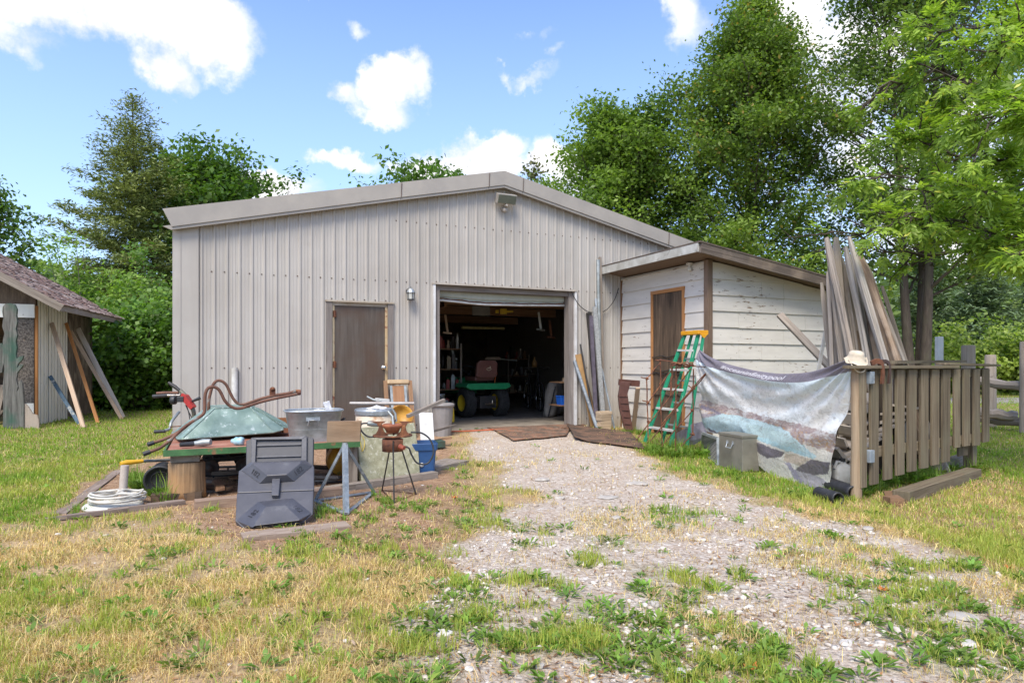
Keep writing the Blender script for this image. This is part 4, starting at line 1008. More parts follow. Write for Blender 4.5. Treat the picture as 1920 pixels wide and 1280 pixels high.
# ------------------------------------------------------------------ old flat-deck table of junk
TA = Vector((-2.765, 5.27, 0)); TL, TD_, TZ = 1.53, 1.24, .402
def T(a, b_, z=TZ): return TA + D * a + E * b_ + Z * z
tb = thing('work_table', 'low wooden table with green steel edging and rusty red top, heaped with junk', 'table', TA + D * .75 + E * .6)
W_RED = wood('red_worn_planks', (.34, .15, .10), (.19, .075, .05), (.42, .25, .18), 14, 1)
mb = MB()
for i in range(7): mb.obox(T(.02 + TL / 2 - .02, .095 + i * .172, TZ - .014), (TL - .03, .166, .026), (D, E, Z), long=0)
mb.build('tabletop', W_RED, tb)
M_EDGE = mat('green_edge', (.06, .17, .055), (.035, .10, .035), 8, .6, 0, .3, spots=(.24, .11, .055), spot_at=.60, spot_scale=11)
mb = MB(); mb.obox(T(TL / 2, -.006, TZ - .022), (TL + .03, .012, .05), (D, E, Z)); mb.obox(T(TL / 2, TD_ + .006, TZ - .022), (TL + .03, .012, .05), (D, E, Z))
mb.obox(T(-.006, TD_ / 2, TZ - .022), (.012, TD_, .049), (D, E, Z)); mb.obox(T(TL + .006, TD_ / 2, TZ - .022), (.012, TD_, .049), (D, E, Z)); mb.build('steel_edging', M_EDGE, tb)
mb = MB(); mb.obox(T(TL / 2, .25, TZ - .055), (TL - .1, .05, .05), (D, E, Z)); mb.obox(T(TL / 2, TD_ - .2, TZ - .055), (TL - .1, .05, .05), (D, E, Z)); mb.build('cross_beam', W_DARK, tb)
for (a, b_) in ((.12, TD_ - .12), (TL - .06, TD_ - .12), (TL - .04, .12)):
    mb = MB(); mb.obox(T(a, b_, (TZ - .028) / 2), (.09, .09, TZ - .03), (D, E, Z)); mb.build('leg', W_GREY, tb)
mb = MB(); mb.obox(T(1.05, TD_ - .06, TZ + .07), (.95, .03, .15), (D, E, Z)); one('backboard', mb, wood('backboard_wood', (.36, .16, .07), (.18, .07, .03)), 'rusty brown board standing on edge along the back of the junk table', 'board', T(1.05, TD_ - .06))
# stump and stone under the corner
sg = gp(340, 930); sg = Vector((-2.70, 5.48, GH(-2.7, 5.48)))
st = thing('log_stump', 'upright sawn log with bare orange grain under the left corner of the junk table', 'stump', sg)
mb = MB(); n = 26; prof = [(0, 0), (.146, 0), (.142, .07), (.137, .20), (.138, .285), (.128, .295), (0, .297)]
base = len(mb.v)
mb.lathe(prof, sg, None, n)
for i, v_ in enumerate(mb.v):
    d_ = v_ - sg; a = math.atan2(d_.y, d_.x); k = 1 + .035 * math.sin(a * 3 + 1) + .02 * math.sin(a * 7) + .01 * math.sin(a * 13); mb.v[i] = sg + Vector((d_.x * k, d_.y * k, d_.z))
mb.uv = [[(u_ * .9, v_) for u_, v_ in f] for f in mb.uv]
mb.build('log', wood('split_log', (.38, .25, .14), (.10, .06, .032), (.50, .28, .12), 60, 1.4, bmp=.9), st)
mb = MB(); mb.obox(sg + Vector((-.005, 0, .333)), (.225, .2, .062), (D, E, Z), jit=.008); one('stone_block', mb, mat('grey_block', (.26, .23, .19), (.15, .13, .11), 14, .95, 0, .5), 'flat grey stone block on the log stump holding up the table', 'stone', sg + Z * .30, bevel=.008)
# ------------------------------------------------------------------ upturned wheelbarrow
wb = thing('wheelbarrow', 'old green wheelbarrow upside down on the junk table, rusty tube handles in the air', 'wheelbarrow', T(.6, .55))
a_ = Vector((math.cos(R(31)), math.sin(R(31)), 0)); w_ = Vector((-a_.y, a_.x, 0)); c0 = Vector((-2.93, 5.80, TZ + .035))
def K(x, y, z): return c0 + a_ * x + w_ * y + Z * z
M_TUB = mat('tub_green', (.26, .355, .31), (.15, .225, .19), 5, .42, .25, .12, contrast=(.38, .62), spots=(.50, .58, .54), spot_at=.60, spot_scale=17)
LN, WN = 1.0, .68
rim = [(0.03, .0), (.80, .0), (.93, .05), (LN, .20), (LN, WN - .20), (.93, WN - .05), (.80, WN), (.03, WN), (0, WN - .04), (0, .04)]
topp = [(.31, .14), (.62, .14), (.65, .16), (.67, .22), (.67, WN - .22), (.65, WN - .16), (.62, WN - .14), (.31, WN - .14), (.29, WN - .16), (.29, .16)]
mb = MB(); nr = len(rim); HT = .25
def rz(x): return .0 + .055 * max(0, (x - .6) / .4) ** 1.5
lay = []
for q in np.linspace(0, 1, 9):
    k = q; lay.append([K(rim[i][0] + (topp[i][0] - rim[i][0]) * k, rim[i][1] + (topp[i][1] - rim[i][1]) * k, rz(rim[i][0]) * (1 - q) + HT * q) for i in range(nr)])
# subdivide round the loop for the nose ribs
def dense(lp, m=8):
    o = []
    for i in range(nr):
        j = (i + 1) % nr
        for k in range(m): o.append(lp[i].lerp(lp[j], k / m))
    return o
DL = [dense(l_) for l_ in lay]; nd = len(DL[0])
for r_ in range(1, 8):
    for i in range(2 * 8, 6 * 8):
        DL[r_][i] = DL[r_][i] + (a_ + Z * .6) * .006 * (1 if (i // 2) % 2 else -1)
for r_ in range(len(DL) - 1):
    for i in range(nd): j = (i + 1) % nd; mb.face([DL[r_][i], DL[r_][j], DL[r_ + 1][j], DL[r_ + 1][i]], smooth=False)
mb.face(DL[-1]); tubm = mb.build('tub', M_TUB, wb)
mb = MB(); TP = DL[-1]; n8 = 8
mb.tube([p + Z * .001 for p in TP], .007, 6, closed=True)
for i in (0, 1, 2, 5, 6, 7): mb.tube([DL[0][i * n8], DL[-1][i * n8]], .007, 6)
for x in range(18, 44, 3): mb.tube([DL[1][x].lerp(DL[0][x], .3), DL[-2][x]], .0055, 5)
mb.build('pressed_ribs', M_TUB, wb)
mb = MB(); mb.tube([p - Z * .004 for p in DL[0]], .010, 8, closed=True); mb.build('rolled_rim', M_TUB, wb)
yf = lambda u: 5.62 + (u - 300) / 257 * .62
fr = [(269,851),(283,846),(302,838),(322,822),(345,801),(365,787),(381,776),(384,764),(384,748),(386,735),(391,727),(400,725),(409,729),(415,738),(421,750),(430,760),(441,765),(452,765),(468,760),(490,753),(515,747),(540,742),(556,739)]
bk = [(277,833),(290,829),(305,824),(325,815),(345,803),(365,789),(388,776),(391,764),(392,748),(395,735),(399,722),(406,714),(415,714),(424,721),(431,735),(438,748),(446,756),(457,758),(470,754),(490,747),(515,741),(540,737),(555,733)]
for pts, dy in ((fr, 0), (bk, .30)):
    mb = MB(); path = [P(u, v, yf(u) + dy * (1 if u < 480 else max(.25, 1 - (u - 480) / 90))) for u, v in pts]; mb.tube(catmull(path, 4), .0138, 10)
    mb.build('handle_tube', M_RUSTPIPE, wb)
mb = MB(); e0 = P(556, 738, yf(556)); e1 = P(555, 733, yf(555) + .075); mb.tube([e0, e0 + a_ * .03 + w_ * .02, e1 + a_ * .03 - w_ * .01, e1], .0165, 10); mb.build('fork_end', M_RUST, wb)
for pts in (fr, bk):
    mb = MB(); p0, p1 = P(*pts[0], yf(269) + (0 if pts is fr else .30)), P(*pts[1], yf(283) + (0 if pts is fr else .30)); mb.tube([p0 - (p1 - p0) * .05, p0 + (p1 - p0) * .9], .0195, 10); mb.build('grip', M_BLACK, wb)
br = P(511, 741, yf(511) + .02); mb = MB(); mb.obox(br + Z * .03, (.05, .02, .055), (a_, w_, Z)); mb.lathe([(0, 0), (.024, 0), (.024, .02), (0, .02)], br + Z * .055 + w_ * .01, (a_, Z, -w_), 14); mb.build('axle_bracket', M_RUST, wb)
# small things on the table
j = T(.62, .10); mb = MB(); ax = ((a_ * .7 + E * -.4).normalized(), Z.cross((a_ * .7 + E * -.4).normalized()), Z)
mb.lathe([(0, 0), (.032, .0), (.036, .02), (.032, .04), (.036, .06), (.022, .08), (.016, .10), (.0, .10)], T(.58, .12, TZ + .036), (Z, ax[1], -ax[0]), 16); one('blue_bottle', mb, mat('blue_bottle', (.25, .48, .58), (.42, .58, .62), 20, .3), 'light blue plastic bottle under the edge of the upturned tub', 'bottle', T(.6, .1))
hm = thing('rubber_mallet', 'black and silver hand tool on the left corner of the junk table', 'tool', T(.12, .12))
mb = MB(); mb.tube([T(.10, .10, TZ + .03), T(.20, .13, TZ + .03)], [.018, .022], 10); mb.build('handle', M_BLACK, hm); mb = MB(); mb.tube([T(.20, .13, TZ + .03), T(.27, .15, TZ + .035), T(.33, .12, TZ + .04)], [.02, .032, .026], 10); mb.build('head', M_GALVD, hm)
for i, (a, b_, s_c, m_, lb) in enumerate(((1.08, .62, .12, M_RUST, 'rusty bent scrap iron beside the galvanized tub'), (1.12, .86, .10, mat('yellow_scrap', (.60, .38, .04), (.40, .22, .03), 8, .6), 'yellow plastic scrap between the tub and the wheelbarrow'))):
    mb = MB(); 
    for k in range(5): mb.obox(T(a + random.uniform(-.08, .08), b_ + random.uniform(-.06, .06), TZ + .03 + k * .014), (s_c * random.uniform(.8, 2), .05, .03), ((D * math.cos(k) + E * math.sin(k)).normalized(), (E * math.cos(k) - D * math.sin(k)).normalized(), Z), jit=.01)
    one('scrap', mb, m_, lb, 'scrap', T(a, b_))
# ------------------------------------------------------------------ tracked snow blower behind/under the table
sbw = thing('snow_blower', 'old red tracked snow blower with long handlebars behind the junk table', 'snow blower', (-2.35, 6.35, 0))
tY = 6.25; tc0 = Vector((-2.98, tY, 0)); td = D.copy()
for o in (0, .55):
    mb = MB(); n = 26; path = []
    for i in range(n):
        a = i / n * 2 * math.pi; x = .30 * math.cos(a); z = .105 * math.sin(a)
        x = math.copysign(abs(math.cos(a)) ** .6 * .30, math.cos(a)); z = .115 + math.copysign(abs(math.sin(a)) ** .7 * (.088 + .02 * math.cos(a)), math.sin(a))
        path.append(tc0 + td * (.28 + x) + E * o + Z * z)
    mb2 = MB()
    for i in range(n):
        p0, p1 = path[i], path[(i + 1) % n]; mb2.bar(p0, p1, .10, .012, (path[(i + 1) % n] - tc0 - td * .28 - E * o - Z * .115), over=.004)
        mid = (p0 + p1) / 2; out_ = (mid - (tc0 + td * .28 + E * o + Z * .115)).normalized(); mb2.bar(mid + out_ * .008, mid + out_ * .026, .10, .014, (p1 - p0))
    mb2.build('track', M_RUBBER, sbw)
    for x in (.11, .42):
        mb = MB(); mb.lathe([(0, .02), (.03, .02), (.035, 0), (.07, .0), (.082, .012), (.085, -.03), (0, -.03)], tc0 + td * x + E * (o - .03) + Z * .105, (td, Z, -E), 22)
        mb.build('track_wheel', mat('wheel_dark', (.05, .05, .048), (.10, .055, .04), 12, .7), sbw)
mb = MB(); mb.obox(tc0 + td * .45 + E * .28 + Z * .30, (.34, .34, .16), (td, E, Z)); mb.obox(tc0 + td * .75 + E * .28 + Z * .24, (.26, .52, .30), (td, E, Z)); mb.build('body', mat('red_paint', (.50, .03, .03), (.32, .025, .02), 9, .4), sbw, bevel=.015)
mb = MB(); mb.obox(tc0 + td * .30 + E * .28 + Z * .20, (.5, .42, .10), (td, E, Z)); mb.build('chassis', M_DARKM, sbw)
hY = 6.95
def H_(u, v, dy=0): return P(u, v, hY + dy)
mb = MB(); mb.tube(catmull([tc0 + td * .35 + E * .28 + Z * .25, H_(372, 790), H_(362, 768), H_(350, 745), H_(338, 732)], 5), .021, 10); mb.build('column', mat('olive_tube', (.21, .20, .15), (.13, .12, .09), 9, .5, .2), sbw)
mb = MB(); mb.tube([H_(342, 736), H_(328, 725), H_(316, 717)], [.014, .020, .016], 10); mb.build('control_lever', M_DARKM, sbw)
mb = MB(); mb.tube([H_(338, 741), H_(325, 741), H_(314, 741)], .014, 8); mb.build('handlebar', mat('chrome_worn', (.55, .54, .50), (.35, .3, .25), 12, .3, .8), sbw)
mb = MB(); mb.tube([H_(314, 741), H_(287, 743)], [.019, .021], 10); mb.build('grip', M_BLACK, sbw)
mb = MB(); mb.tube([H_(335, 736, .25), H_(310, 736, .25), H_(294, 737, .25)], .015, 8); mb.build('handlebar', M_RUSTPIPE, sbw)
mb = MB(); mb.tube([H_(360, 752), H_(375, 746)], [.012, .018], 8); mb.build('side_lever', M_BLACK, sbw)
mb = MB(); mb.prism([(0, 0), (.04, -.02), (.12, -.14), (.09, -.17), (.03, -.10), (-.02, -.06)][::-1], H_(343, 737, -.02), Vector((1, 0, 0)), Z, Vector((0, -1, 0)), .03, hb=-.05); mb.build('red_guard', MATS['red_paint'], sbw)
mb = MB(); mb.obox(H_(340, 748, -.03), (.07, .06, .06), None); mb.lathe([(0, 0), (.045, 0), (.045, .05), (0, .05)], H_(330, 750, -.03), (Z, Vector((0, 1, 0)), Vector((-1, 0, 0))), 14); mb.build('control_box', M_BLACK, sbw, bevel=.008)
for k in range(2):
    mb = MB(); mb.tube(catmull([H_(348, 755 + k * 4), H_(353, 770), H_(356 + k * 4, 785), H_(360, 797)], 5), .005, 6); mb.build('control_wire', M_BLACK, sbw)
mb = MB(); mb.tube(catmull([H_(309, 807, -.1), H_(318, 803, -.05), H_(322, 790, 0), H_(336, 772, .2)], 5), .015, 8); mb.build('lower_handle', M_GALVD, sbw)
mb = MB(); mb.tube([H_(310, 808, -.1), H_(290, 809, -.1)], [.017, .019], 10); mb.build('lower_grip', M_BLACK, sbw)
mb = MB(); mb.tube([H_(316, 800, -.05), H_(348, 798, -.05), H_(370, 797, 0)], .006, 6); mb.build('shift_rod', M_RUST, sbw)
# ------------------------------------------------------------------ galvanized tub with basin and rags
gt0 = Vector((-1.80, 6.00, TZ)); gt = thing('galvanized_tub', 'oval galvanized wash tub on the right end of the junk table', 'wash tub', gt0)
def ovalring(c, sx, sy, p=3.2, n=48): return [c + D * math.copysign(abs(math.cos(a)) ** (2 / p), math.cos(a)) * sx + E * math.copysign(abs(math.sin(a)) ** (2 / p), math.sin(a)) * sy for a in [2 * math.pi * i / n for i in range(n)]]
def loft(mb, rings, mi=0, cap=True, smooth=True):
    n = len(rings[0]); base = len(mb.v)
    for rg in rings: mb.v += rg
    for i in range(len(rings) - 1):
        for k in range(n):
            k2 = (k + 1) % n; mb.f.append([base + i * n + k, base + i * n + k2, base + (i + 1) * n + k2, base + (i + 1) * n + k]); mb.mi.append(mi); mb.sm.append(smooth); mb.uv.append([(0, 0)] * 4)
    if cap: mb.face(rings[0][::-1], mi=mi)
mb = MB(); GTH = .275; rings = []
for q, (h, k) in enumerate([(0, .80), (.10, .86), (.115, .875), (.13, .868), (.175, .905), (.19, .92), (.205, .912), (.255, .965), (.262, 1.0), (.275, 1.0), (.272, .97), (.06, .84), (.012, .79)]): rings.append(ovalring(gt0 + Z * h, .252 * k, .19 * k))
loft(mb, rings); mb.face(rings[-1]); mb.build('tub_wall', M_GALVD, gt)
mb = MB(); mb.tube(ovalring(gt0 + Z * .272, .252, .19), .009, 8, closed=True); mb.build('rolled_rim', M_GALV, gt)
hp = gt0 - E * .19 + D * -.03; mb = MB(); mb.tube([hp + D * -.045 + Z * .15 + E * .01, hp + D * -.035 + Z * .20 - E * .015, hp + D * .035 + Z * .20 - E * .015, hp + D * .045 + Z * .15 + E * .01], .005, 8); mb.obox(hp + Z * .205 + E * .012, (.12, .008, .03), (D, E, Z)); mb.build('handle', M_GALV, gt)
hp = gt0 + D * .245; mb = MB(); mb.tube([hp + E * -.03 + Z * .17, hp + D * .03 - E * .03 + Z * .19, hp + D * .03 + E * .03 + Z * .19, hp + E * .03 + Z * .17], .006, 8); mb.build('handle', M_DARKM, gt)
mb = MB(); loft(mb, [ovalring(gt0 + Z * h - D * .02, .20 * k, .145 * k) for h, k in [(.16, .7), (.255, 1), (.262, 1), (.258, .97), (.175, .69)]]); mb.face(ovalring(gt0 + Z * .176 - D * .02, .138, .10)); one('wash_basin', mb, mat('enamel', (.42, .40, .36), (.27, .24, .20), 12, .4), 'smaller grey basin nested inside the galvanized tub', 'basin', gt0 + Z * .16)
def cloth(name, c, sx, sy, h, m, lab, seed=1, ax=None, tall=0):
    X_, Y_ = ax or (D, E); mb = MB(); n = 14; g = {}
    for i in range(n + 1):
        for j_ in range(n + 1):
            x = (i / n - .5) * 2; y = (j_ / n - .5) * 2; r_ = math.hypot(x, y)
            z = h * max(0, 1 - r_ * .75) + h * .5 * (fbm(np.array([x * 2.2 + seed]), np.array([y * 2.2 + seed * 3]), seed, 3)[0] - .3) + tall * max(0, x)
            g[i, j_] = c + X_ * x * sx * (1 + .2 * math.sin(y * 5 + seed)) + Y_ * y * sy + Z * z
    for i in range(n):
        for j_ in range(n): mb.face([g[i, j_], g[i + 1, j_], g[i + 1, j_ + 1], g[i, j_ + 1]], smooth=True)
    return one(name, mb, m, lab, 'cloth', c, None, 0, .004)
M_RAG = mat('white_rag', (.75, .75, .76), (.50, .50, .53), 18, .9, 0, .3, spots=(.10, .10, .13), spot_at=.66, spot_scale=40)
cloth('rag', gt0 + Z * .235 + D * .04 - E * .02, .075, .055, .05, M_RAG, 'crumpled white rag with dark print lying in the basin', 3)
mb = MB(); pk = gt0 + D * .135 + E * .02 + Z * .235; mb.obox(pk + Z * .05, (.055, .03, .13), ((D + Z * .3).normalized(), E, (Z - D * .3).normalized()), jit=.008); one('milk_carton', mb, M_RAG, 'small white printed packet standing up in the basin', 'packet', pk, bevel=.004)
# wood block and steel stand
apx = Vector((-1.335, 5.28, .455))
stn = thing('pipe_stand', 'grey steel three legged stand with a triangular base in front of the junk table', 'stand', (apx.x, apx.y, 0))
fa, fb, fc = gp(649, 962), gp(701, 922), gp(591, 938)
for p, nm in ((fa, 'leg'), (fb, 'leg'), (fc, 'leg')):
    mb = MB(); mb.bar(p + Z * .012, apx + (p - apx) * (.02 if p is fa else .06) * Vector((1, 1, 0)).length * .3, .036, .030 if p is fa else .02, (p - fc) if p is not fc else Z); mb.build(nm, M_BLUEGALV, stn)
for p, q_ in ((fa, fb), (fb, fc), (fc, fa)):
    mb = MB(); mb.bar(p + Z * .014, q_ + Z * .014, .034, .01, Z); mb.build('base_bar', M_BLUEGALV, stn)
mb = MB(); mb.cyl(apx - Z * .05, apx + Z * .01, .022); mb.build('post', M_GALVD, stn)
xx = Vector((.985, .17, 0)).normalized(); yy = Vector((-xx.y, xx.x, 0))
mb = MB(); mb.obox(Vector((-1.345, 5.30, .554)), (.262, .07, .165), (xx, yy, (Z + xx * .035).normalized()), long=0, jit=.003); one('wood_block', mb, wood('rough_block', (.42, .28, .17), (.20, .12, .07), (.34, .25, .17), 12, 1.6), 'rough sawn wood block resting on top of the steel stand', 'wood block', (-1.345, 5.30, .465), bevel=.003)
mb = MB(); mb.obox(Vector((-1.31, 5.33, .472)), (.10, .09, .012), (xx, yy, Z)); 
# ------------------------------------------------------------------ things right of the table
bc = Vector((-1.375, 6.62, GH(-1.37, 6.6)))
ba = thing('fibre_drum', 'cream cardboard drum with a steel lid ring behind the stone slab', 'drum', bc)
mb = MB(); mb.lathe([(0, 0), (.188, 0), (.188, .62), (0, .62)], bc, None, 36); mb.build('drum_body', mat('drum_cream', (.60, .53, .42), (.50, .41, .31), 3, .6, 0, .1, spots=(.33, .19, .10), spot_at=.60, spot_scale=5), ba)
mb = MB(); mb.lathe([(.189, .60), (.197, .61), (.192, .625), (.198, .64), (.196, .66), (.18, .668), (.17, .655), (0, .655)], bc, None, 36); mb.build('lid_ring', M_GALV, ba)
cloth('rag', bc + Z * .655 + D * .02, .09, .07, .035, M_RAG, 'white rag crumpled on the lid of the cream drum', 8)
mb = MB(); a, b_ = P(656, 756, 6.48), P(777, 756, 6.52); mb.tube([a, b_], .0165, 12); pp = one('steel_pipe', mb, mat('dull_pipe', (.38, .36, .34), (.26, .22, .20), 10, .5, .3, spots=(.22, .08, .05), spot_at=.68), 'grey steel pipe lying across the top of the cream drum', 'pipe', a)
mb = MB(); mb.obox(P(717, 750, 6.75), (.14, .05, .035), ((D - Z * .12).normalized(), E, Z)); one('white_bracket', mb, M_WHITEP, 'white bent metal bracket behind the pipe on the drum', 'bracket', P(717, 750, 6.75), bevel=.004)
mb = MB(); mb.tube([P(688, 743, 6.72), P(700, 749, 6.72), P(715, 751, 6.72)], .009, 8); one('short_rod', mb, M_GALVD, 'short grey rod poking up left of the white bracket', 'rod', P(700, 749, 6.72))
# stone slab
mb = MB(); pB0, pB1 = gp(674, 906), gp(783, 892); xs_ = (pB1 - pB0); wsl = xs_.length; xs_.normalize(); bkd = Vector((-xs_.y, xs_.x, 0)); upv = (Z + bkd * .18).normalized(); nv_ = xs_.cross(upv)
ln = .52; outl = [(0, 0), (wsl * .5, -.012), (wsl, 0), (wsl + .008, ln * .5), (wsl - .005, ln * 1.02), (wsl * .5, ln * .995), (0, ln), (-.006, ln * .5)]
mb.prism(outl, pB0, xs_, upv, nv_, .05); sla = one('stone_slab', mb, mat('lichen_stone', (.42, .40, .27), (.26, .25, .15), 16, .95, 0, .6, (.35, .62), spots=(.58, .56, .44), spot_at=.60, spot_scale=24), 'rough greenish yellow stone slab leaning between the stand and the burner', 'stone slab', pB0, bevel=.006)
mb = MB(); mb.tube(catmull([pB0 + upv * .46 + xs_ * .03 + nv_ * .056, pB0 + upv * .38 + xs_ * .06 + nv_ * .056, pB0 + upv * .30 + xs_ * .03 + nv_ * .056, pB0 + upv * .40 + xs_ * .015 + nv_ * .056], 6), .003, 6); one('twine', mb, mat('yellow_cord', (.70, .52, .08), None, 9, .7), 'thin yellow cord hanging on the stone slab', 'cord', pB0 + upv * .4)
mb = MB(); a = Vector((pB0.x - .05, pB0.y + .12, 0)); mb.obox(a + Z * .20, (.05, .04, .40), (xs_, bkd, Z)); one('wood_stake', mb, W_GREY, 'grey wooden stake upright beside the stone slab', 'stake', a)
# propane burner
bu = Vector((-.985, 5.45, 0)); bn = thing('propane_burner', 'rusty three legged propane burner with hourglass pot brackets', 'burner', bu)
mb = MB(); mb.lathe([(.083, .375), (.085, .375), (.085, .475), (.083, .475), (.083, .375)], bu, None, 28); mb.lathe([(0, .46), (.083, .46)], bu, None, 28); mb.build('wind_guard', M_RUST, bn)
mb = MB(); mb.tube([bu + Z * .505 + Vector((math.cos(a), math.sin(a), 0)) * .155 for a in np.linspace(0, 6.283, 33)[:-1]], .008, 8, closed=True); mb.build('top_ring', M_RUST, bn)
for i, (u, v) in enumerate(((716, 918), (739, 940), (780, 925))):
    p = gp(u, v); k = (p - bu); k.z = 0; k.normalize(); mb = MB(); mb.tube([p, bu + k * .085 + Z * .38, bu + k * .09 + Z * .47], .0065, 8); mb.build('leg', M_DARKM, bn)
mb = MB(); pr = [gp(716, 918), gp(739, 940), gp(780, 925)]; mb.tube([p + Z * .008 for p in pr], .005, 6, closed=True); mb.build('foot_ring', M_RUST, bn)
for i in range(3):
    a = [3.35, 6.1, 1.6][i]; k = Vector((math.cos(a), math.sin(a), 0)); q_ = Vector((-k.y, k.x, 0)); c = bu + k * .10
    hg = [(-.07, .50), (.05, .50), (.02, .545), (.012, .575), (.03, .605), (.085, .622), (-.05, .622), (-.012, .60), (-.022, .57), (-.03, .54)]
    mb = MB(); mb.prism(hg, c, k, Z, q_, .004, hb=-.004); mb.build('pot_bracket', M_RUST, bn)
mb = MB(); mb.lathe([(0, .53), (.05, .53), (.062, .555), (.082, .575), (.086, .592), (.075, .60), (.05, .598), (0, .60)], bu, None, 28); mb.build('burner_bowl', mat('rust_orange', (.36, .12, .05), (.20, .06, .03), 10, .75, 0, .3), bn)
mb = MB(); mb.tube(catmull([bu + Vector((.075, -.05, .415)), bu + Vector((.14, -.06, .41)), bu + Vector((.165, -.05, .35)), bu + Vector((.21, -.03, .28)), bu + Vector((.29, -.0, .275)), bu + Vector((.335, .02, .36)), bu + Vector((.31, .03, .46)), bu + Vector((.24, .02, .52)), bu + Vector((.15, .0, .53))], 8), .0075, 8); mb.build('gas_hose', M_BLACK, bn)
mb = MB(); mb.tube(catmull([bu + Vector((-.10, -.05, .50)), bu + Vector((-.19, -.05, .50)), bu + Vector((-.25, -.04, .55)), bu + Vector((-.25, -.02, .60)), bu + Vector((-.19, 0, .605))], 8), .007, 8); mb.build('gas_hose', M_BLACK, bn)
mb = MB(); mb.tube([bu + Vector((-.205, -.01, .605)), bu + Vector((-.17, 0, .60)), bu + Vector((-.09, 0, .59))], [.020, .024, .015], 12); mb.build('regulator', M_GALVD, bn)
mb = MB(); mb.tube([bu + Vector((.07, -.06, .42)), bu + Vector((.11, -.085, .41))], [.022, .018], 10); mb.build('air_valve', mat('red_valve', (.40, .08, .04), (.25, .07, .04), 12, .6), bn)
mb = MB(); mb.tube([bu + Vector((.01, -.02, .59)), bu + Vector((0, 0, .66)), bu + Vector((-.04, .02, .70))], .011, 8); mb.build('gas_tube', M_GALVD, bn)
# orange pan behind
pc_ = P(752, 782, 6.62); mb = MB(); ax = (Vector((.95, .3, 0)).normalized(), (Z + Vector((-.1, .35, 0))).normalized(), Vector((.25, -.93, .25)).normalized())
mb.lathe([(0, -.04), (.06, -.035), (.10, -.0), (.118, .035), (.124, .035), (.105, -.004), (.062, -.042), (0, -.048)], pc_, ax, 30); one('orange_pan', mb, mat('orange_enamel', (.66, .36, .06), (.42, .19, .03), 7, .4, 0, .1), 'orange yellow round dish standing on edge behind the burner', 'dish', pc_ - Z * .12)
mb = MB(); mb.tube([P(735, 766, 6.5), P(741, 775, 6.5), P(743, 790, 6.5)], .012, 8); one('bent_pipe', mb, M_GALVD, 'short bent grey tube between the drum and the orange dish', 'tube', P(743, 790, 6.5))
lean('shaft', P(764, 780, 6.5), P(833, 750, 6.9), .033, .033, W_GREY, 'grey wooden handle propped up towards the garage jamb', 'handle')
lean('shaft', gp(812, 842) + Z * .24, gp(854, 832) + Z * .24, .028, .028, W_GREY, 'short grey wooden handle sticking out low behind the blue bin', 'handle')
# blue bin
bb = Vector((-.90, 6.62, GH(-.9, 6.6))); bl_ = thing('recycling_bin', 'blue plastic recycling bin behind the propane burner', 'bin', bb)
def rectring(c, sx, sy, X_, Y_, rr=.03):
    o = []
    for (a, b_, s0) in ((1, 1, 0), (-1, 1, 1.571), (-1, -1, 3.142), (1, -1, 4.712)):
        for k in range(4): an = s0 + k * .5236; o.append(c + X_ * (a * (sx - rr) + rr * math.cos(an)) + Y_ * (b_ * (sy - rr) + rr * math.sin(an)))
    return o
mb = MB(); X_, Y_ = Vector((.97, .24, 0)), Vector((-.24, .97, 0)); rings = [rectring(bb + Z * h, .13 * k, .155 * k, X_, Y_) for h, k in [(0, .84), (.26, .95), (.262, 1.04), (.30, 1.07), (.325, 1.09), (.33, 1.07), (.27, .97), (.01, .80)]]
loft(mb, rings, smooth=False); mb.face(rings[-1]); mb.build('bin_body', mat('blue_plastic', (.018, .065, .18), (.025, .085, .22), 8, .45, 0, .05), bl_)
mb = MB(); mb.lathe([(0, .002), (.022, .002), (.022, 0)], bb - Y_ * .145 + Z * .12 + X_ * -.02, (X_, Z, -Y_), 16); mb.build('label_disc', M_WHITEP, bl_)
# leaning creeper, white sheet, grey bin, small green box
cr = thing('mechanics_creeper', 'brown wooden mechanic creeper with padded headrest leaning on the wall', 'creeper', L(3.05, -.4, .03))
cb0 = gp(786, 826); cb0 = L(2.93, -.50, .02); ct_ = Wd(784, 712, .05); ctop = L(2.98, -.07, .92); ux = D; upc = (ctop - cb0).normalized(); nc = ux.cross(upc)
for x in (-.185, .185):
    mb = MB(); mb.obox(cb0 + ux * x + upc * .46, (.06, .022, .93), (ux, nc, upc)); mb.build('side_rail', W_BROWN, cr)
mb = MB(); mb.obox(cb0 + upc * .42, (.17, .012, .84), (ux, nc, upc)); mb.build('center_board', wood('creeper_wood', (.36, .20, .11), (.20, .10, .05)), cr)
mb = MB(); mb.obox(cb0 + ux * -.105 + upc * .42, (.035, .018, .84), (ux, nc, upc)); mb.build('steel_rail', M_GALVD, cr)
mb = MB(); mb.obox(cb0 + ux * .105 + upc * .42, (.035, .018, .84), (ux, nc, upc)); mb.build('steel_rail', M_GALVD, cr)
mb = MB(); mb.obox(cb0 + upc * .895 - nc * -.0 + nc * .02, (.33, .05, .07), (ux, nc, upc)); mb.build('headrest', mat('tan_vinyl', (.46, .33, .19), (.36, .25, .14), 9, .5), cr, bevel=.015)
a, b_ = gp(795, 826), None; wsb = Vector((-1.06, 8.35, GH(-1.06, 8.35))); u2 = Vector((.90, .42, 0)).normalized(); up2 = (Z + Vector((-.10, .30, 0))).normalized()
mb = MB(); mb.obox(wsb + up2 * .26, (.18, .012, .50), ((u2 + Z * -.06).normalized(), u2.cross(up2), up2)); one('tin_sheet', mb, mat('white_sheet', (.72, .72, .70), (.55, .54, .50), 5, .5, spots=(.33, .30, .27), spot_at=.66), 'white metal sheet leaning in front of the brown creeper', 'sheet', wsb)
gb0 = L(sG0 + .02, -.42, .035); gb = thing('dustbin', 'grey ribbed plastic bin standing by the left jamb of the garage', 'bin', gb0)
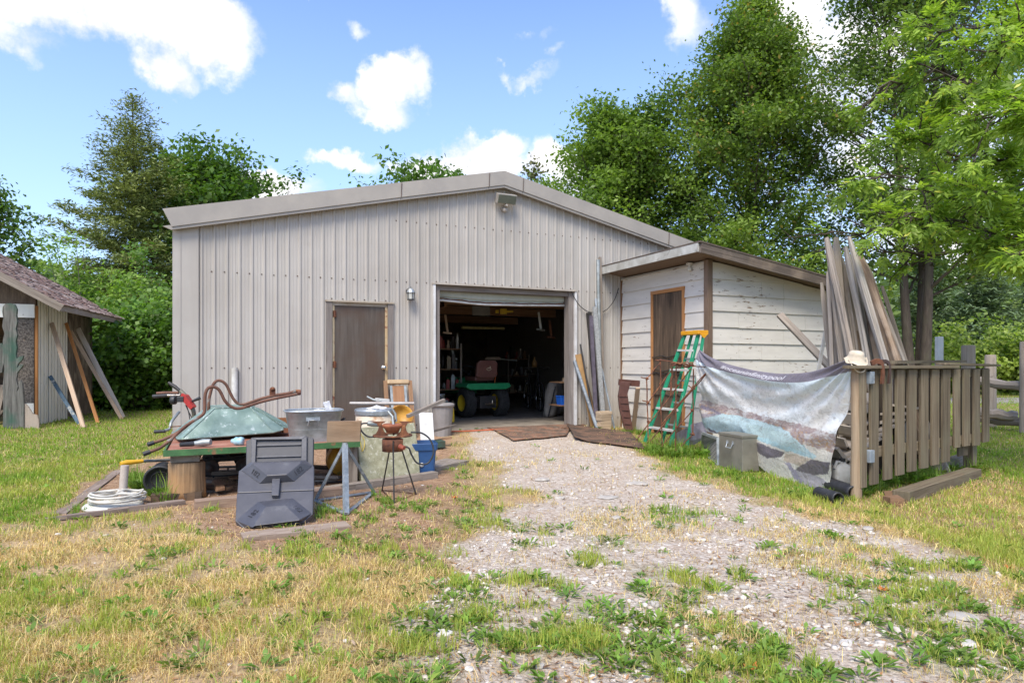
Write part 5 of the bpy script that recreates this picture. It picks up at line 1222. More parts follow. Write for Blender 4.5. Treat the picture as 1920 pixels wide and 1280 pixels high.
mb = MB(); n = 48; 
def rib(r_, h, amp): return [gb0 + Vector((math.cos(a), math.sin(a), 0)) * (r_ + amp * math.sin(a * 14)) + Z * h for a in [2 * math.pi * i / n for i in range(n)]]
rings = [rib(.125, 0, 0), rib(.126, .02, .004), rib(.155, .42, .004), rib(.158, .44, 0), rib(.178, .442, 0), rib(.180, .475, 0), rib(.165, .485, 0), rib(.155, .44, 0), rib(.12, .02, 0)]
loft(mb, rings); mb.face(rings[-1]); mb.build('bin_body', mat('grey_plastic', (.27, .25, .24), (.21, .195, .185), 7, .5), gb)
gbx = G(806, 806); mb = MB(); mb.obox(Vector((-1.02, 8.6, .06)), (.26, .2, .09), (D, E, Z)); one('green_box', mb, mat('dark_green_box', (.03, .10, .08), (.05, .06, .04), 8, .6), 'low dark green box on the ground below the grey dustbin', 'box', (-1.02, 8.6, .0), bevel=.006)
lean('scrap_plank', Vector((-1.18, 8.75, .07)), Vector((-.80, 8.8, .12)), .10, .02, W_BROWN, 'short brown plank lying on top of the green box', 'plank')
mb = MB(); mb.tube([L(sG0 + .1, -.16, .075), L(sG0 + .5, -.2, .072), L(sG0 + .9, -.17, .072), L(sG0 + 1.2, -.2, .07)], .012, 8); one('extension_lead', mb, mat('orange_cord', (.55, .13, .05), None, 8, .6), 'orange extension cord lying along the garage threshold', 'cord', L(sG0 + .5, -.2, .07))
# ------------------------------------------------------------------ orange-yellow drum under the table
od = Vector((-1.72, 6.75, .17)); dr = thing('yellow_drum', 'yellow and orange painted drum lying under the right end of the junk table', 'drum', (od.x, od.y, 0))
mb = MB(); mb.lathe([(0, 0), (.16, 0), (.175, .01), (.175, .16), (.182, .17), (.175, .18), (.175, .34), (0, .35)], od, ((D * .3 + Z).normalized(), E.cross(Z), -E), 30)
mb.build('drum_shell', mat('yellow_drum_paint', (.62, .36, .03), (.50, .20, .03), 8, .6, 0, .2, spots=(.10, .16, .05), spot_at=.62, spot_scale=9), dr)
# debris under the table
WH = ['far left', 'left', 'left middle', 'middle', 'centre right', 'right', 'far right', 'rear', 'foremost']
for i in range(9):
    x = .25 + i * .14; y = random.uniform(.3, 1.1); an = random.random() * 3; mb = MB()
    mb.obox(T(x, y, .03 + .012 * (i % 3)), (random.uniform(.25, .6), random.uniform(.05, .12), .025), (Vector((math.cos(an), math.sin(an) * .4, 0)).normalized(), Vector((-math.sin(an) * .4, math.cos(an), 0)).normalized(), Z), jit=.006)
    one('scrap_wood', mb, random.choice((W_DARK, W_GREY, W_BROWN)), WH[i] + ' piece of scrap wood on the ground under the junk table', 'scrap wood', T(x, y, .03), 'scrap wood pieces under the junk table')
# ------------------------------------------------------------------ grey moulded base leaning on the table
pb = thing('folding_stand', 'dark grey moulded plastic stand base in two folding panels leaning on the junk table', 'plastic base', gp(515, 985))
q0, q1 = gp(452, 990), gp(575, 978); mid = (q0 + q1) / 2; bx = (q1 - q0).normalized(); bx = Vector((.985, .17, 0)).normalized()
topc = Vector((-1.745, 4.93, .36)); bu_ = (topc - mid).normalized(); bu_ = (bu_ - bx * bu_.dot(bx)).normalized(); bnn = bx.cross(bu_)   # towards the camera
M_GP = mat('grey_moulded', (.075, .075, .088), (.055, .055, .065), 6, .42, 0, .12, spots=(.11, .11, .12), spot_at=.62, spot_scale=6)
def loc(px, off=0):
    """photo pixel -> coordinates in the panel's own plane"""
    o = []
    for u, v in px:
        h = plane_hit(u, v, mid + bnn * off, bnn) - mid; o.append((h.dot(bx), h.dot(bu_)))
    return o
zz = lambda pts: [(430 + x / 6.735, 810 + y / 6.735) for x, y in pts]
def ccw(p): 
    A = sum(p[i][0] * p[(i + 1) % len(p)][1] - p[(i + 1) % len(p)][0] * p[i][1] for i in range(len(p))); return p if A > 0 else p[::-1]
def bothccw(p, t):
    A = sum(p[i][0] * p[(i + 1) % len(p)][1] - p[(i + 1) % len(p)][0] * p[i][1] for i in range(len(p))); return (p, t) if A > 0 else (p[::-1], t[::-1])
lo = loc(zz([(95, 770), (75, 1115), (185, 1220), (940, 1130), (1055, 1030), (1065, 735)])); hi_ = loc(zz([(118, 490), (100, 765), (1068, 728), (1070, 430), (960, 345), (260, 375)]))
mb = MB(); mb.prism(ccw(lo), mid, bx, bu_, bnn, .0, hb=-.045); mb.build('lower_panel', M_GP, pb, bevel=.006)
mb = MB(); mb.prism(ccw(hi_), mid, bx, bu_, bnn, .0, hb=-.045); mb.build('upper_panel', M_GP, pb, bevel=.006)
b0_, t0_ = loc(zz([(85, 1112), (200, 1212), (935, 1122), (1045, 1022), (800, 830), (360, 875)])), loc(zz([(300, 1195), (330, 1180), (880, 1112), (890, 1100), (705, 920), (460, 940)]), .05)
b0_, t0_ = bothccw(b0_, t0_); mb = MB(); mb.prism(b0_, mid, bx, bu_, bnn, .05, 0, t0_, .001); mb.build('lower_boss', M_GP, pb, bevel=.004)
b1_, t1_ = loc(zz([(155, 488), (380, 650), (820, 622), (1050, 428), (955, 352), (265, 378)])), loc(zz([(300, 400), (480, 548), (720, 535), (900, 388), (890, 372), (330, 385)]), .06)
b1_, t1_ = bothccw(b1_, t1_); mb = MB(); mb.prism(b1_, mid, bx, bu_, bnn, .06, 0, t1_, .001); mb.build('upper_boss', M_GP, pb, bevel=.004)
mb = MB(); mb.prism(ccw(loc(zz([(545, 625), (540, 835), (630, 835), (650, 620)]))), mid, bx, bu_, bnn, .035, hb=.001); mb.build('hinge_bar', M_GP, pb, bevel=.004)
# back panel, more upright, recessed slots
b2c = mid + bu_ * .40; bu2 = (Z * .93 + Vector((-.06, .36, 0))).normalized(); bu2 = (bu2 - bx * bu2.dot(bx)).normalized(); bn2 = bx.cross(bu2); pbo = Vector((topc.x + .02, topc.y + .03, .22))
def loc2(px, off=0):
    o = []
    for u, v in px: h = plane_hit(u, v, pbo + bn2 * off, bn2) - pbo; o.append((h.dot(bx), h.dot(bu2)))
    return o
mb = MB(); mb.prism(ccw(loc2(zz([(200, 560), (205, 95), (285, 68), (980, 45), (1062, 68), (1052, 560)]))), pbo, bx, bu2, bn2, -.02, hb=-.06); mb.build('back_panel', mat('grey_moulded_dark', (.05, .05, .058), (.035, .035, .042), 6, .45, 0, .1), pb, bevel=.006)
for pts in ([(278, 70), (272, 560), (322, 560), (342, 95)], [(980, 48), (975, 560), (900, 560), (915, 88)], [(278, 70), (342, 98), (915, 90), (980, 48)]):
    mb = MB(); mb.prism(ccw(loc2(zz(pts))), pbo, bx, bu2, bn2, .004, hb=-.02); mb.build('frame_rail', M_GP, pb, bevel=.003)
for y in (165, 310):
    mb = MB(); mb.prism(ccw(loc2(zz([(345, y - 8), (345, y + 6), (905, y - 10), (905, y - 24)]))), pbo, bx, bu2, bn2, -.006, hb=-.02); mb.build('cross_rib', M_GP, pb)
def text_mesh(s_, size, ext=.0, shear=0):
    cu = bpy.data.curves.new('t', 'FONT'); cu.body = s_; cu.size = size; cu.extrude = ext; cu.align_x = 'CENTER'; cu.align_y = 'CENTER'; cu.shear = shear; cu.resolution_u = 3
    ob = bpy.data.objects.new('t', cu); C.objects.link(ob); dg = bpy.context.evaluated_depsgraph_get(); me = bpy.data.meshes.new_from_object(ob.evaluated_get(dg))
    vs = [Vector(v.co) for v in me.vertices]; fs = [list(p.vertices) for p in me.polygons]
    bpy.data.objects.remove(ob); bpy.data.meshes.remove(me); bpy.data.curves.remove(cu); return vs, fs
def place_text(s_, size, c, X_, Y_, m_, parent, name='marking', ext=.0008):
    vs, fs = text_mesh(s_, size, ext); N2 = X_.cross(Y_); mb = MB()
    for f in fs: mb.face([c + X_ * vs[i].x + Y_ * vs[i].y + N2 * vs[i].z for i in f])
    return mb.build(name, m_, parent)
def face_frame(b4, t4, mid_, X_, Y_, N_, ht):
    """frame of the sloping facet between base edge b4 and top edge t4"""
    A, B_ = [mid_ + X_ * p[0] + Y_ * p[1] for p in b4]; C_, D_ = [mid_ + X_ * p[0] + Y_ * p[1] + N_ * ht for p in t4]
    x = (B_ - A).normalized(); n = x.cross(((C_ + D_) / 2 - (A + B_) / 2)).normalized(); return (A + B_ + C_ + D_) / 4, x, n.cross(x), n
M_MARK = mat('emboss_dark', (.03, .03, .036), None, 9, .6)
for bpts, tpts, ht in (([(155, 488), (380, 650)], [(300, 400), (480, 548)], .06), ([(820, 622), (1050, 428)], [(720, 535), (900, 388)], .06), ([(85, 1112), (360, 875)], [(300, 1195), (460, 940)], .05), ([(800, 830), (1045, 1022)], [(705, 920), (890, 1100)], .05)):
    c, x, y, n = face_frame(loc(zz(bpts)), loc(zz(tpts), ht), mid, bx, bu_, bnn, ht)
    if n.dot(bnn) < 0: n = -n; y = n.cross(x)
    place_text('182', .055, c + n * .0015, x, y, M_MARK, pb)
# ------------------------------------------------------------------ left of the stump
kb = Vector((-2.98, 5.62, .125)); ka = Vector((.30, -.93, -.12)).normalized(); kx = Z.cross(ka).normalized(); ky = ka.cross(kx)
kk = thing('black_planter', 'black round plastic pot lying on its side beside the log stump', 'pot', (kb.x, kb.y, 0))
mb = MB(); mb.lathe([(0, -.14), (.095, -.14), (.11, -.12), (.12, .05), (.124, .06), (.128, .075), (.122, .09), (.108, .085), (.10, .07), (.085, .055), (.0, .05)], kb, (kx, ky, ka), 34); mb.build('pot_body', M_BLACK, kk)
mb = MB(); mb.tube([kb + ka * .056 + kx * math.cos(a) * .07 + ky * math.sin(a) * .07 for a in np.linspace(0, 6.283, 25)[:-1]], .006, 6, closed=True); mb.build('inner_ring', M_DARKM, kk)
ub = gp(212, 947); um = thing('umbrella_base', 'white round patio umbrella base with a short grey tube, left of the stump', 'umbrella base', ub)
mb = MB(); mb.lathe([(0, 0), (.205, 0), (.208, .012), (.19, .03), (.10, .045), (.03, .05), (0, .05)], ub, None, 36); mb.build('base_disc', mat('white_concrete', (.66, .65, .60), (.48, .46, .41), 8, .7, 0, .2), um)
pt = ub + Vector((.0, .12, .03)); mb = MB(); mb.tube([pt, pt + Vector((.015, .01, .27))], .030, 16); mb.build('tube', mat('beige_tube', (.50, .44, .38), (.38, .31, .26), 10, .6, spots=(.25, .11, .06), spot_at=.64, spot_scale=9), um)
cl_ = ub + Vector((.03, 0, .04)); hs_ = MB(); pts = []
for i in range(5 * 40):
    a = i / 40 * 6.283; r_ = .180 + .014 * math.sin(a * .73) + .008 * math.sin(a * 2.3); pts.append(cl_ + Vector((math.cos(a) * r_ + .012 * math.sin(a * .31), math.sin(a) * r_, .012 + .0105 * i / 40 + .004 * math.sin(a * 1.4))))
for i in range(50):
    a = i / 40 * 6.283; pts.append(cl_ + Vector((-.075 + math.cos(a) * .105, math.sin(a) * .12, .068 + .008 * math.sin(a * 2))))
for i in range(50):
    a = math.pi - i / 40 * 6.283; pts.append(cl_ + Vector((.10 + math.cos(a) * .085, math.sin(a) * .10, .074 + .008 * math.sin(a * 3))))
hs_.tube(pts, .0085, 8); one('garden_hose', hs_, mat('hose_white', (.62, .59, .52), (.45, .42, .36), 20, .5), 'coil of pale hose lying on the white umbrella base', 'hose', cl_)
sh = thing('shovel_handle', 'grey tube with a yellow grip resting on the umbrella base tube', 'handle', P(262, 866, 5.68))
a, b_, c = P(226, 868, 5.42), P(268, 864, 5.55), P(322, 862, 5.85)
mb = MB(); mb.tube([b_, c, c + (c - b_) * .4], .013, 10); mb.build('shaft', M_GALVD, sh)
mb = MB(); mb.tube([a - Z * .006, a + (b_ - a) * .25, a + (b_ - a) * .6, b_], [.019, .023, .018, .016], 12); mb.build('grip', mat('yellow_plastic', (.72, .40, .02), (.62, .32, .02), 9, .4), sh)
# edging timbers of the bed
def timber(u0, v0, u1, v1, wd, ht, lab, m=W_GREY, z=.0, taper=1, name='edging_timber'):
    a, b_ = gp(u0, v0), gp(u1, v1); mb = MB(); n = 7
    for i in range(n):
        p, q_ = a.lerp(b_, i / n), a.lerp(b_, (i + 1) / n); k = 1 - (1 - taper) * (1 - i / n)
        mb.bar(p + Z * (ht * .35 + z), q_ + Z * (ht * .35 + z), wd * k, ht * k, Z, over=.006, jit=.003)
    return one(name, mb, m, lab, 'timber', a, 'old timbers edging the bed')
timber(85, 975, 345, 943, .085, .05, 'long thin weathered pole edging the bed below the umbrella base', wood('rotten_pole', (.34, .27, .22), (.14, .10, .08)), 0, .5)
timber(285, 937, 378, 931, .10, .07, 'short dark timber at the foot of the log stump', W_DARK)
timber(366, 950, 640, 925, .11, .075, 'thick brown timber running behind the grey plastic base', wood('timber_brown', (.36, .26, .19), (.17, .11, .08)))
timber(590, 926, 815, 893, .10, .07, 'grey timber running behind the feet of the propane burner', W_GREY)
timber(455, 1008, 652, 985, .16, .035, 'flat grey board half sunk in the dirt in front of the plastic base', wood('sunk_board', (.44, .35, .28), (.24, .17, .12)), -.004)
timber(110, 962, 222, 880, .09, .012, 'flat edging boards along the left side of the bed', wood('edge_board', (.36, .29, .24), (.18, .13, .10)))
timber(795, 880, 858, 866, .30, .05, 'wide grey plank corner of the bed right of the blue bin', W_GREY)
mb = MB(); mb.tube(catmull([gp(600, 908) + Z * .02, gp(650, 902) + Z * .015, gp(720, 896) + Z * .05, gp(770, 893) + Z * .04, gp(790, 895) + Z * .03, gp(812, 893) + Z * .02], 6), .008, 8); one('black_cable', mb, M_BLACK, 'black cable lying on the timber behind the burner legs', 'cable', gp(720, 896))
for i in range(14):
    u, v = 385 + i * 18.5, random.uniform(885, 925); a = gp(u, v); an = random.uniform(-.3, .5); mb = MB(); l_ = random.uniform(.1, .28)
    mb.obox(a + Z * .012, (l_, random.uniform(.03, .08), .018), (Vector((math.cos(an), math.sin(an), 0)), Vector((-math.sin(an), math.cos(an), 0)), Z), jit=.005)
    one('bark_piece', mb, random.choice((W_DARK, W_GREY, W_BROWN)), ('%s piece of bark or rotten wood from the left in the bed under the table' % ['first','second','third','fourth','fifth','sixth','seventh','eighth','ninth','tenth','eleventh','twelfth','thirteenth','fourteenth'][i]), 'bark', a, 'bark and rotten wood in the bed')
# ------------------------------------------------------------------ pipes and boards at the right of the overhead door
GPI = 'pipes and boards standing against the wall right of the garage opening'
def wl(u, v, out): return Wd(u, v, out)
def stand(name, u0, u1, v1, r, m, lab, cat, out0=.30, out1=.05, sq=False, w=None, th=None, z0=.03):
    s0 = WS(u0); a = L(s0, -out0, z0); b_ = wl(u1, v1, out1)
    mb = MB()
    if w: mb.bar(a, b_, w, th, E)
    elif sq: mb.bar(a, b_, r * 2, r * 2, E)
    else: mb.tube([a, b_], r, 14)
    return one(name, mb, m, lab, cat, a, GPI)
stand('steel_pipe', 1114, 1121, 487, .032, M_GALVD, 'tallest grey steel pipe standing by the shed corner', 'pipe', .22, .05)
stand('wood_pole', 1120, 1125, 482, .02, W_GREY, 'thin weathered wooden pole at the right of the tallest steel pipe', 'pole', .20, .04, True)
stand('steel_channel', 1112, 1115, 575, .045, mat('spangled', (.52, .54, .54), (.36, .38, .38), 40, .4, .4, .1, (.4, .6)), 'wide spangled galvanized channel standing in front of the tall pipe', 'channel', .34, .12, w=.075, th=.03)
stand('steel_pipe', 1111, 1104, 586, .035, M_DARKM, 'dark square steel tube with a capped top in the pipe cluster', 'tube', .2, .05, True)
stand('steel_bar', 1094, 1108, 592, .02, mat('purple_steel', (.16, .14, .18), (.10, .085, .11), 9, .5, .3), 'dark purplish steel bar leaning to the right', 'bar', .42, .10, w=.06, th=.03)
stand('plastic_pipe', 1094, 1077, 676, .03, M_BLUEGALV, 'short blue grey pipe leaning at the white garage trim', 'pipe', .45, .06)
stand('leaning_board', 1100, 1084, 664, .03, mat('tan_board', (.42, .25, .10), (.30, .17, .07), 6, .7), 'tan hardboard strip leaning behind the blue grey pipe', 'board', .25, .05, w=.12, th=.012)
stand('leaning_board', 1106, 1092, 692, .03, W_DARK, 'dark brown board leaning beside the tan strip', 'board', .22, .06, w=.09, th=.02)
stand('iron_bar', 1099, 1088, 645, .014, M_DARKM, 'thin black iron bar with a small hook at its top', 'bar', .3, .06)
stand('plastic_pipe', 1128, 1122, 660, .016, M_BLUEGALV, 'thin blue grey pipe leaning at the right end of the cluster', 'pipe', .40, .08)
stand('steel_pipe', 1120, 1117, 560, .022, M_GALV, 'slim bright conduit between the channel and the wooden pole', 'conduit', .25, .06)
# stack of bricks / timber offcuts
for i, (s_, t_, z_, w_b, lab) in enumerate([]): pass
k = 0
def offcuts(u, v, n, w_b, d_b, lab, ang=0):
    g = gp(u, v); h = .048
    for i in range(n):
        an = ang + random.uniform(-.08, .08); X_ = (D * math.cos(an) + E * math.sin(an)); Y_ = Vector((-X_.y, X_.x, 0)); mb = MB()
        mb.obox(g + Z * (h / 2 + i * (h + .002)) + X_ * random.uniform(-.018, .018), (w_b * random.uniform(.9, 1.08), d_b, h), (X_, Y_, Z), long=0)
        one('wood_offcut', mb, wood('offcut', (.55, .44, .31), (.36, .26, .17), (.47, .36, .24)), ('bottom', 'second', 'third', 'fourth', 'fifth', 'sixth', 'seventh', 'eighth', 'ninth')[i] + ' pale block from the ground in the ' + lab, 'wood block', g + Z * i * (h + .002), 'pale blocks stacked between the pipes and the shed', bevel=.003)
offcuts(1131, 808, 6, .22, .14, 'front stack beside the shed', .1)
offcuts(1144, 796, 8, .20, .15, 'taller rear stack beside the shed', -.05)
# brown steel shelf frame leaning at the shed
cf = thing('brown_bracket_frame', 'bent brown metal frame leaning against the shed siding beside the blocks', 'frame', gp(1178, 806))
M_BR = mat('brown_paint', (.13, .055, .04), (.085, .035, .026), 9, .45, 0, .1)
fY = 10.6
def Fp(u, v, d_=0): return P(u, v, fY + d_)
fo_ = [(1163,716),(1182,716),(1176,738),(1179,760),(1186,806),(1171,806),(1161,766),(1159,742)]
c0_ = Fp(1172, 806); c0_.z = 0
mb = MB(); mb.prism([((u - 1172) / F * fY, (HOR - v) / F * fY + HC + (.0)) for u, v in fo_], c0_, Vector((1, 0, 0)), Z, Vector((0, -1, 0)), .04, hb=-.05); mb.build('upright', M_BR, cf, bevel=.004)
mb = MB(); mb.bar(Fp(1160, 716), Fp(1199, 719, .05), .10, .045, Vector((0, 1, 0))); mb.build('top_arm', M_BR, cf)
for i in range(5):
    mb = MB(); v = 742 + i * 13; mb.bar(Fp(1161 + i * 2.6, v, -.045), Fp(1177 + i * 1.2, v + 1, -.045), .012, .02, Vector((0, 1, 0))); mb.build('rib', M_BR, cf)
lean('leaning_board', gp(1187, 806), Fp(1196, 727, .0), .07, .04, W_PALE, 'pale stick leaning inside the bent brown frame', 'board')
lean('leaning_board', gp(1192, 803) , Fp(1194, 724, .25), .05, .03, mat('white_strip', (.68, .67, .64), (.5, .48, .44), 6, .6), 'thin white strip behind the pale stick at the brown frame', 'board')
# door mats on the ground
def rug(pts, m, lab, th=.024, curl=None, name='door_mat'):
    mb = MB(); c = [gp(u, v) for u, v in pts]; n = 16; g = {}
    for i in range(n + 1):
        for j_ in range(n + 1):
            a, b_ = i / n, j_ / n; p = (c[0] * (1 - a) + c[1] * a) * (1 - b_) + (c[3] * (1 - a) + c[2] * a) * b_
            p.z = GH(p.x, p.y) + th + .010 * fbm(np.array([p.x * 5.]), np.array([p.y * 5.]), 3, 2)[0]
            if curl and curl(a, b_): p.z += curl(a, b_)
            g[i, j_] = p
    for i in range(n):
        for j_ in range(n): mb.face([g[i, j_], g[i + 1, j_], g[i + 1, j_ + 1], g[i, j_ + 1]], smooth=True)
    return one(name, mb, m, lab, 'mat', c[0], None, 0, .008)
M_RUG = mat('orange_rug', (.27, .13, .075), (.10, .065, .045), 4.5, .95, 0, .8, (.42, .6), spots=(.20, .15, .11), spot_at=.55, spot_scale=22)
M_RUG2 = mat('rotten_rug', (.17, .095, .06), (.055, .038, .028), 5, .95, 0, 1.0, (.4, .6), spots=(.30, .18, .10), spot_at=.62, spot_scale=30)
rug([(962, 829), (1062, 821), (1078, 799), (905, 806)], M_RUG, 'worn orange brown carpet mat in front of the garage opening')
rug([(1078, 826), (1212, 842), (1180, 812), (1062, 806)], M_RUG2, 'dark rotten carpet spread in front of the pipes and blocks', .026, lambda a, b_: .03 * max(0, 1 - a * 6))
a, b_ = gp(1055, 812), gp(1112, 800); mb = MB(); mb.tube(catmull([a + Z * .03, a.lerp(b_, .5) + Z * .035, b_ + Z * .04], 5), .032, 10); one('rolled_carpet', mb, M_RUG2, 'rolled edge of dark carpet between the two mats', 'carpet roll', a)
# ------------------------------------------------------------------ step ladder
ft = {'FR': Vector((2.09, 8.72, 0)), 'FL': Vector((1.86, 9.25, 0)), 'BR': Vector((2.26, 8.55, 0)), 'BL': Vector((2.06, 9.08, 0))}
tp = {'FR': P(1309, 628, 9.02), 'FL': P(1284, 628, 9.30), 'BR': P(1319, 628, 8.98), 'BL': P(1297, 628, 9.28)}
ld = thing('step_ladder', 'green fibreglass step ladder with a yellow top leaning at the shed', 'ladder', (ft['FR'] + ft['BL']) / 2)
M_LG = mat('ladder_green', (.015, .26, .13), (.012, .19, .10), 6, .5, 0, .05, spots=(.10, .22, .14), spot_at=.68)
acr = (tp['FR'] - tp['FL']); acr.z = 0; acr.normalize()
for k in ('FR', 'FL', 'BR', 'BL'):
    mb = MB(); mb.bar(ft[k] + Z * .01, tp[k], .028 if k[0] == 'F' else .022, .062 if k[0] == 'F' else .045, acr); mb.build('front_rail' if k[0] == 'F' else 'rear_rail', M_LG, ld, bevel=.003)
for i in range(5):
    q = (i + .8) / 5.6; a, b_ = ft['FL'].lerp(tp['FL'], q), ft['FR'].lerp(tp['FR'], q); mb = MB(); dr_ = (b_ - a).normalized(); mb.obox((a + b_) / 2, ((b_ - a).length, .075, .028), (dr_, Z.cross(dr_), Z)); mb.build('step', M_WHITEP, ld, bevel=.003)
for i in range(4):
    q = (i + .9) / 5; a, b_ = ft['BL'].lerp(tp['BL'], q), ft['BR'].lerp(tp['BR'], q); mb = MB(); mb.bar(a, b_, .025, .02); mb.build('rear_brace', M_GALVD, ld)
c = (tp['FR'] + tp['FL'] + tp['BR'] + tp['BL']) / 4 + Z * .03; mb = MB(); mb.obox(c, (.40, .17, .055), (acr, Z.cross(acr), Z)); mb.build('top_cap', mat('ladder_yellow', (.72, .36, .015), (.62, .28, .015), 6, .45, 0, .05), ld, bevel=.008)
mb = MB(); cc = c + acr * .20; yv = Z.cross(acr); mb.prism([(-.07, -.02), (-.03, -.055), (0, -.085), (.03, -.055), (.07, -.02)], cc, yv, Z, acr, .012, hb=0); mb.build('cap_flange', MATS['ladder_yellow'], ld)
for q in (.42, .62, .82):
    p = ft['FR'].lerp(tp['FR'], q); dd = (tp['FR'] - ft['FR']).normalized(); sd2 = dd.cross(acr).normalized()
    if sd2.y > 0: sd2 = -sd2
    mb = MB(); mb.obox(p + acr * .0155, (.003, .034, .10), (acr, sd2, dd)); mb.build('safety_label', M_WHITEP, ld)
# ------------------------------------------------------------------ rusty rebar trellis in front of the ladder
trY = 8.15
def TR(u, v, dy=0): return P(u, v, trY + dy)
tz = thing('rebar_trellis', 'rusty rebar lattice cage standing in front of the green step ladder', 'trellis', TR(1262, 850) * Vector((1, 1, 0)).length * 0 + Vector((TR(1262, 850).x, trY, 0)))
z2 = lambda x, y: (1190 + x / 4.925, 600 + y / 4.925)
vert = [((113, 535), (125, 1110), .55), ((238, 370), (250, 1165), .35), ((383, 450), (380, 1210), 0), ((540, 450), (540, 1055), .1)]
diag = [((235, 395), (110, 545), .5), ((330, 475), (125, 760), .3), ((520, 445), (15, 1110), .1), ((720, 420), (140, 1115), 0), ((690, 450), (245, 960), -.02), ((545, 820), (245, 1165), .1), ((545, 1050), (380, 1215), .05)]
hor = [((185, 365), (350, 380), .3), ((350, 385), (550, 430), .05), ((550, 425), (700, 440), 0), ((125, 1110), (250, 1165), .3), ((250, 1165), (380, 1210), .1), ((60, 530), (130, 545), .5), ((75, 740), (135, 760), .5), ((490, 605), (560, 640), .05), ((700, 455), (728, 405), 0), ((510, 1045), (550, 1060), .05)]
for nm, lst, r_ in (('upright_rod', vert, .0085), ('diagonal_rod', diag, .0075), ('cross_rod', hor, .007)):
    for a, b_, dy in lst:
        mb = MB(); A, B_ = TR(*z2(*a), dy), TR(*z2(*b_), dy * .6)
        if B_.z < 0.01: B_.z = .01
        n = 5; pts = [A.lerp(B_, q / n) + Vector((random.uniform(-.006, .006), random.uniform(-.006, .006), random.uniform(-.006, .006))) for q in range(n + 1)]
        mb.tube(pts, r_, 7); mb.build(nm, M_RUST, tz)
for a in [(113, 540), (125, 760), (238, 370), (540, 620), (690, 445), (540, 1050), (530, 830), (385, 600), (383, 790), (385, 990), (240, 590), (125, 935), (380, 1205), (250, 1165)]:
    p = TR(*z2(*a), .05 if a[0] > 300 else .35); mb = MB(); mb.lathe([(0, -.022), (.016, -.014), (.02, 0), (.016, .014), (0, .022)], p, None, 8); mb.build('wire_knot', M_RUST, tz)
ch = thing('barbed_wire_coil', 'tangled rusty chain looped over the top of the rebar lattice', 'chain', TR(1280, 682))
for j_ in range(5):
    mb = MB(); pts = [TR(*z2(335 + q * 26 + random.uniform(-4, 4), 385 + 40 * math.sin(q * .42 + j_ * .4) * .5 + random.uniform(-12, 18) + q * 5), -.02 - .02 * j_) for q in range(9)]; mb.tube(catmull(pts, 5), .0085, 6); mb.build('strand', M_RUST, ch)
for j_ in range(2):
    mb = MB(); pts = [TR(*z2(345 + random.uniform(-9, 9) - q * 1.0, 400 + q * 37), -.03) for q in range(9)]; mb.tube(catmull(pts, 4), .009, 6); mb.build('hanging_strand', M_RUST, ch)
# ------------------------------------------------------------------ vinyl banner
BA = Vector((2.385, 8.30, 0)); BB = Vector((2.765, 5.28, 0)); bdir = (BB - BA).normalized(); bnr = bdir.cross(Z)
if bnr.x > 0: bnr = -bnr
def on_b(u, v): return plane_hit(u, v, BA, bnr)
topc_ = [(1311,655),(1322,663),(1340,673),(1360,681),(1390,689),(1425,696),(1460,700),(1490,700),(1520,697),(1545,690),(1570,681),(1598,671)]
botc_ = [(1314,792),(1322,806),(1340,812),(1362,812),(1384,816),(1398,830),(1412,852),(1432,874),(1455,893),(1480,906),(1515,917),(1550,925)]
def cr1(lst, q):
    x = q * (len(lst) - 1); i = min(int(x), len(lst) - 2); f = x - i
    p0, p1, p2, p3 = [lst[max(0, min(len(lst) - 1, i + k))] for k in (-1, 0, 1, 2)]
    return tuple(.5 * (2 * p1[d] + (p2[d] - p0[d]) * f + (2 * p0[d] - 5 * p1[d] + 4 * p2[d] - p3[d]) * f * f + (3 * p1[d] - p0[d] - 3 * p2[d] + p3[d]) * f ** 3) for d in (0, 1))
def arc(lst):  # even in x
    return lst
NBX, NBY = 260, 150
zb = lambda x, y: (1280 + x / 3.878, 620 + y / 3.878)
POOL = [zb(*p) for p in ((300,600),(140,635),(150,700),(260,745),(400,735),(560,770),(600,800),(780,865),(840,885),(980,930),(1000,910),(860,790),(760,715),(560,650),(420,615))]
GRP_A = [zb(*p) for p in ((500,805),(600,815),(775,885),(750,915),(660,930),(560,870))]
GRP_B = [zb(*p) for p in ((960,935),(1090,955),(1060,1040),(960,1048),(840,1010))]
DECK = [zb(*p) for p in ((380,755),(500,750),(600,810),(500,800),(540,880),(430,800))]
TAN = [zb(*p) for p in ((780,890),(860,900),(960,930),(880,985),(760,940))]
LINE1 = [zb(*p) for p in ((125,535),(300,600),(290,612),(130,560))]
DARKS = [zb(*p) for p in ((120,560),(150,600),(310,600),(150,640),(125,620))]
ROLL = [zb(*p) for p in ((180,695),(260,740),(390,735),(400,760),(330,765),(200,730))]
STR1 = [zb(*p) for p in ((770,960),(860,1110),(900,1100),(800,950))]; STR2 = [zb(*p) for p in ((820,1000),(870,1130),(1040,1170),(1060,1110),(960,1040))]
def px_bdy(q, r_):
    t = cr1(topc_, q); b_ = cr1(botc_, q)
    # left and right edges bow slightly
    ex = (1 - q) ** 6 * (1 + 0) ; u = t[0] + (b_[0] - t[0]) * r_; v = t[1] + (b_[1] - t[1]) * r_
    u += -6 * math.sin(r_ * math.pi) * (1 - q) ** 5 + 3 * math.sin(r_ * math.pi) * q ** 6
    return u, v
UV_ = np.zeros((NBX + 1, NBY + 1, 2)); PT = np.zeros((NBX + 1, NBY + 1, 3))
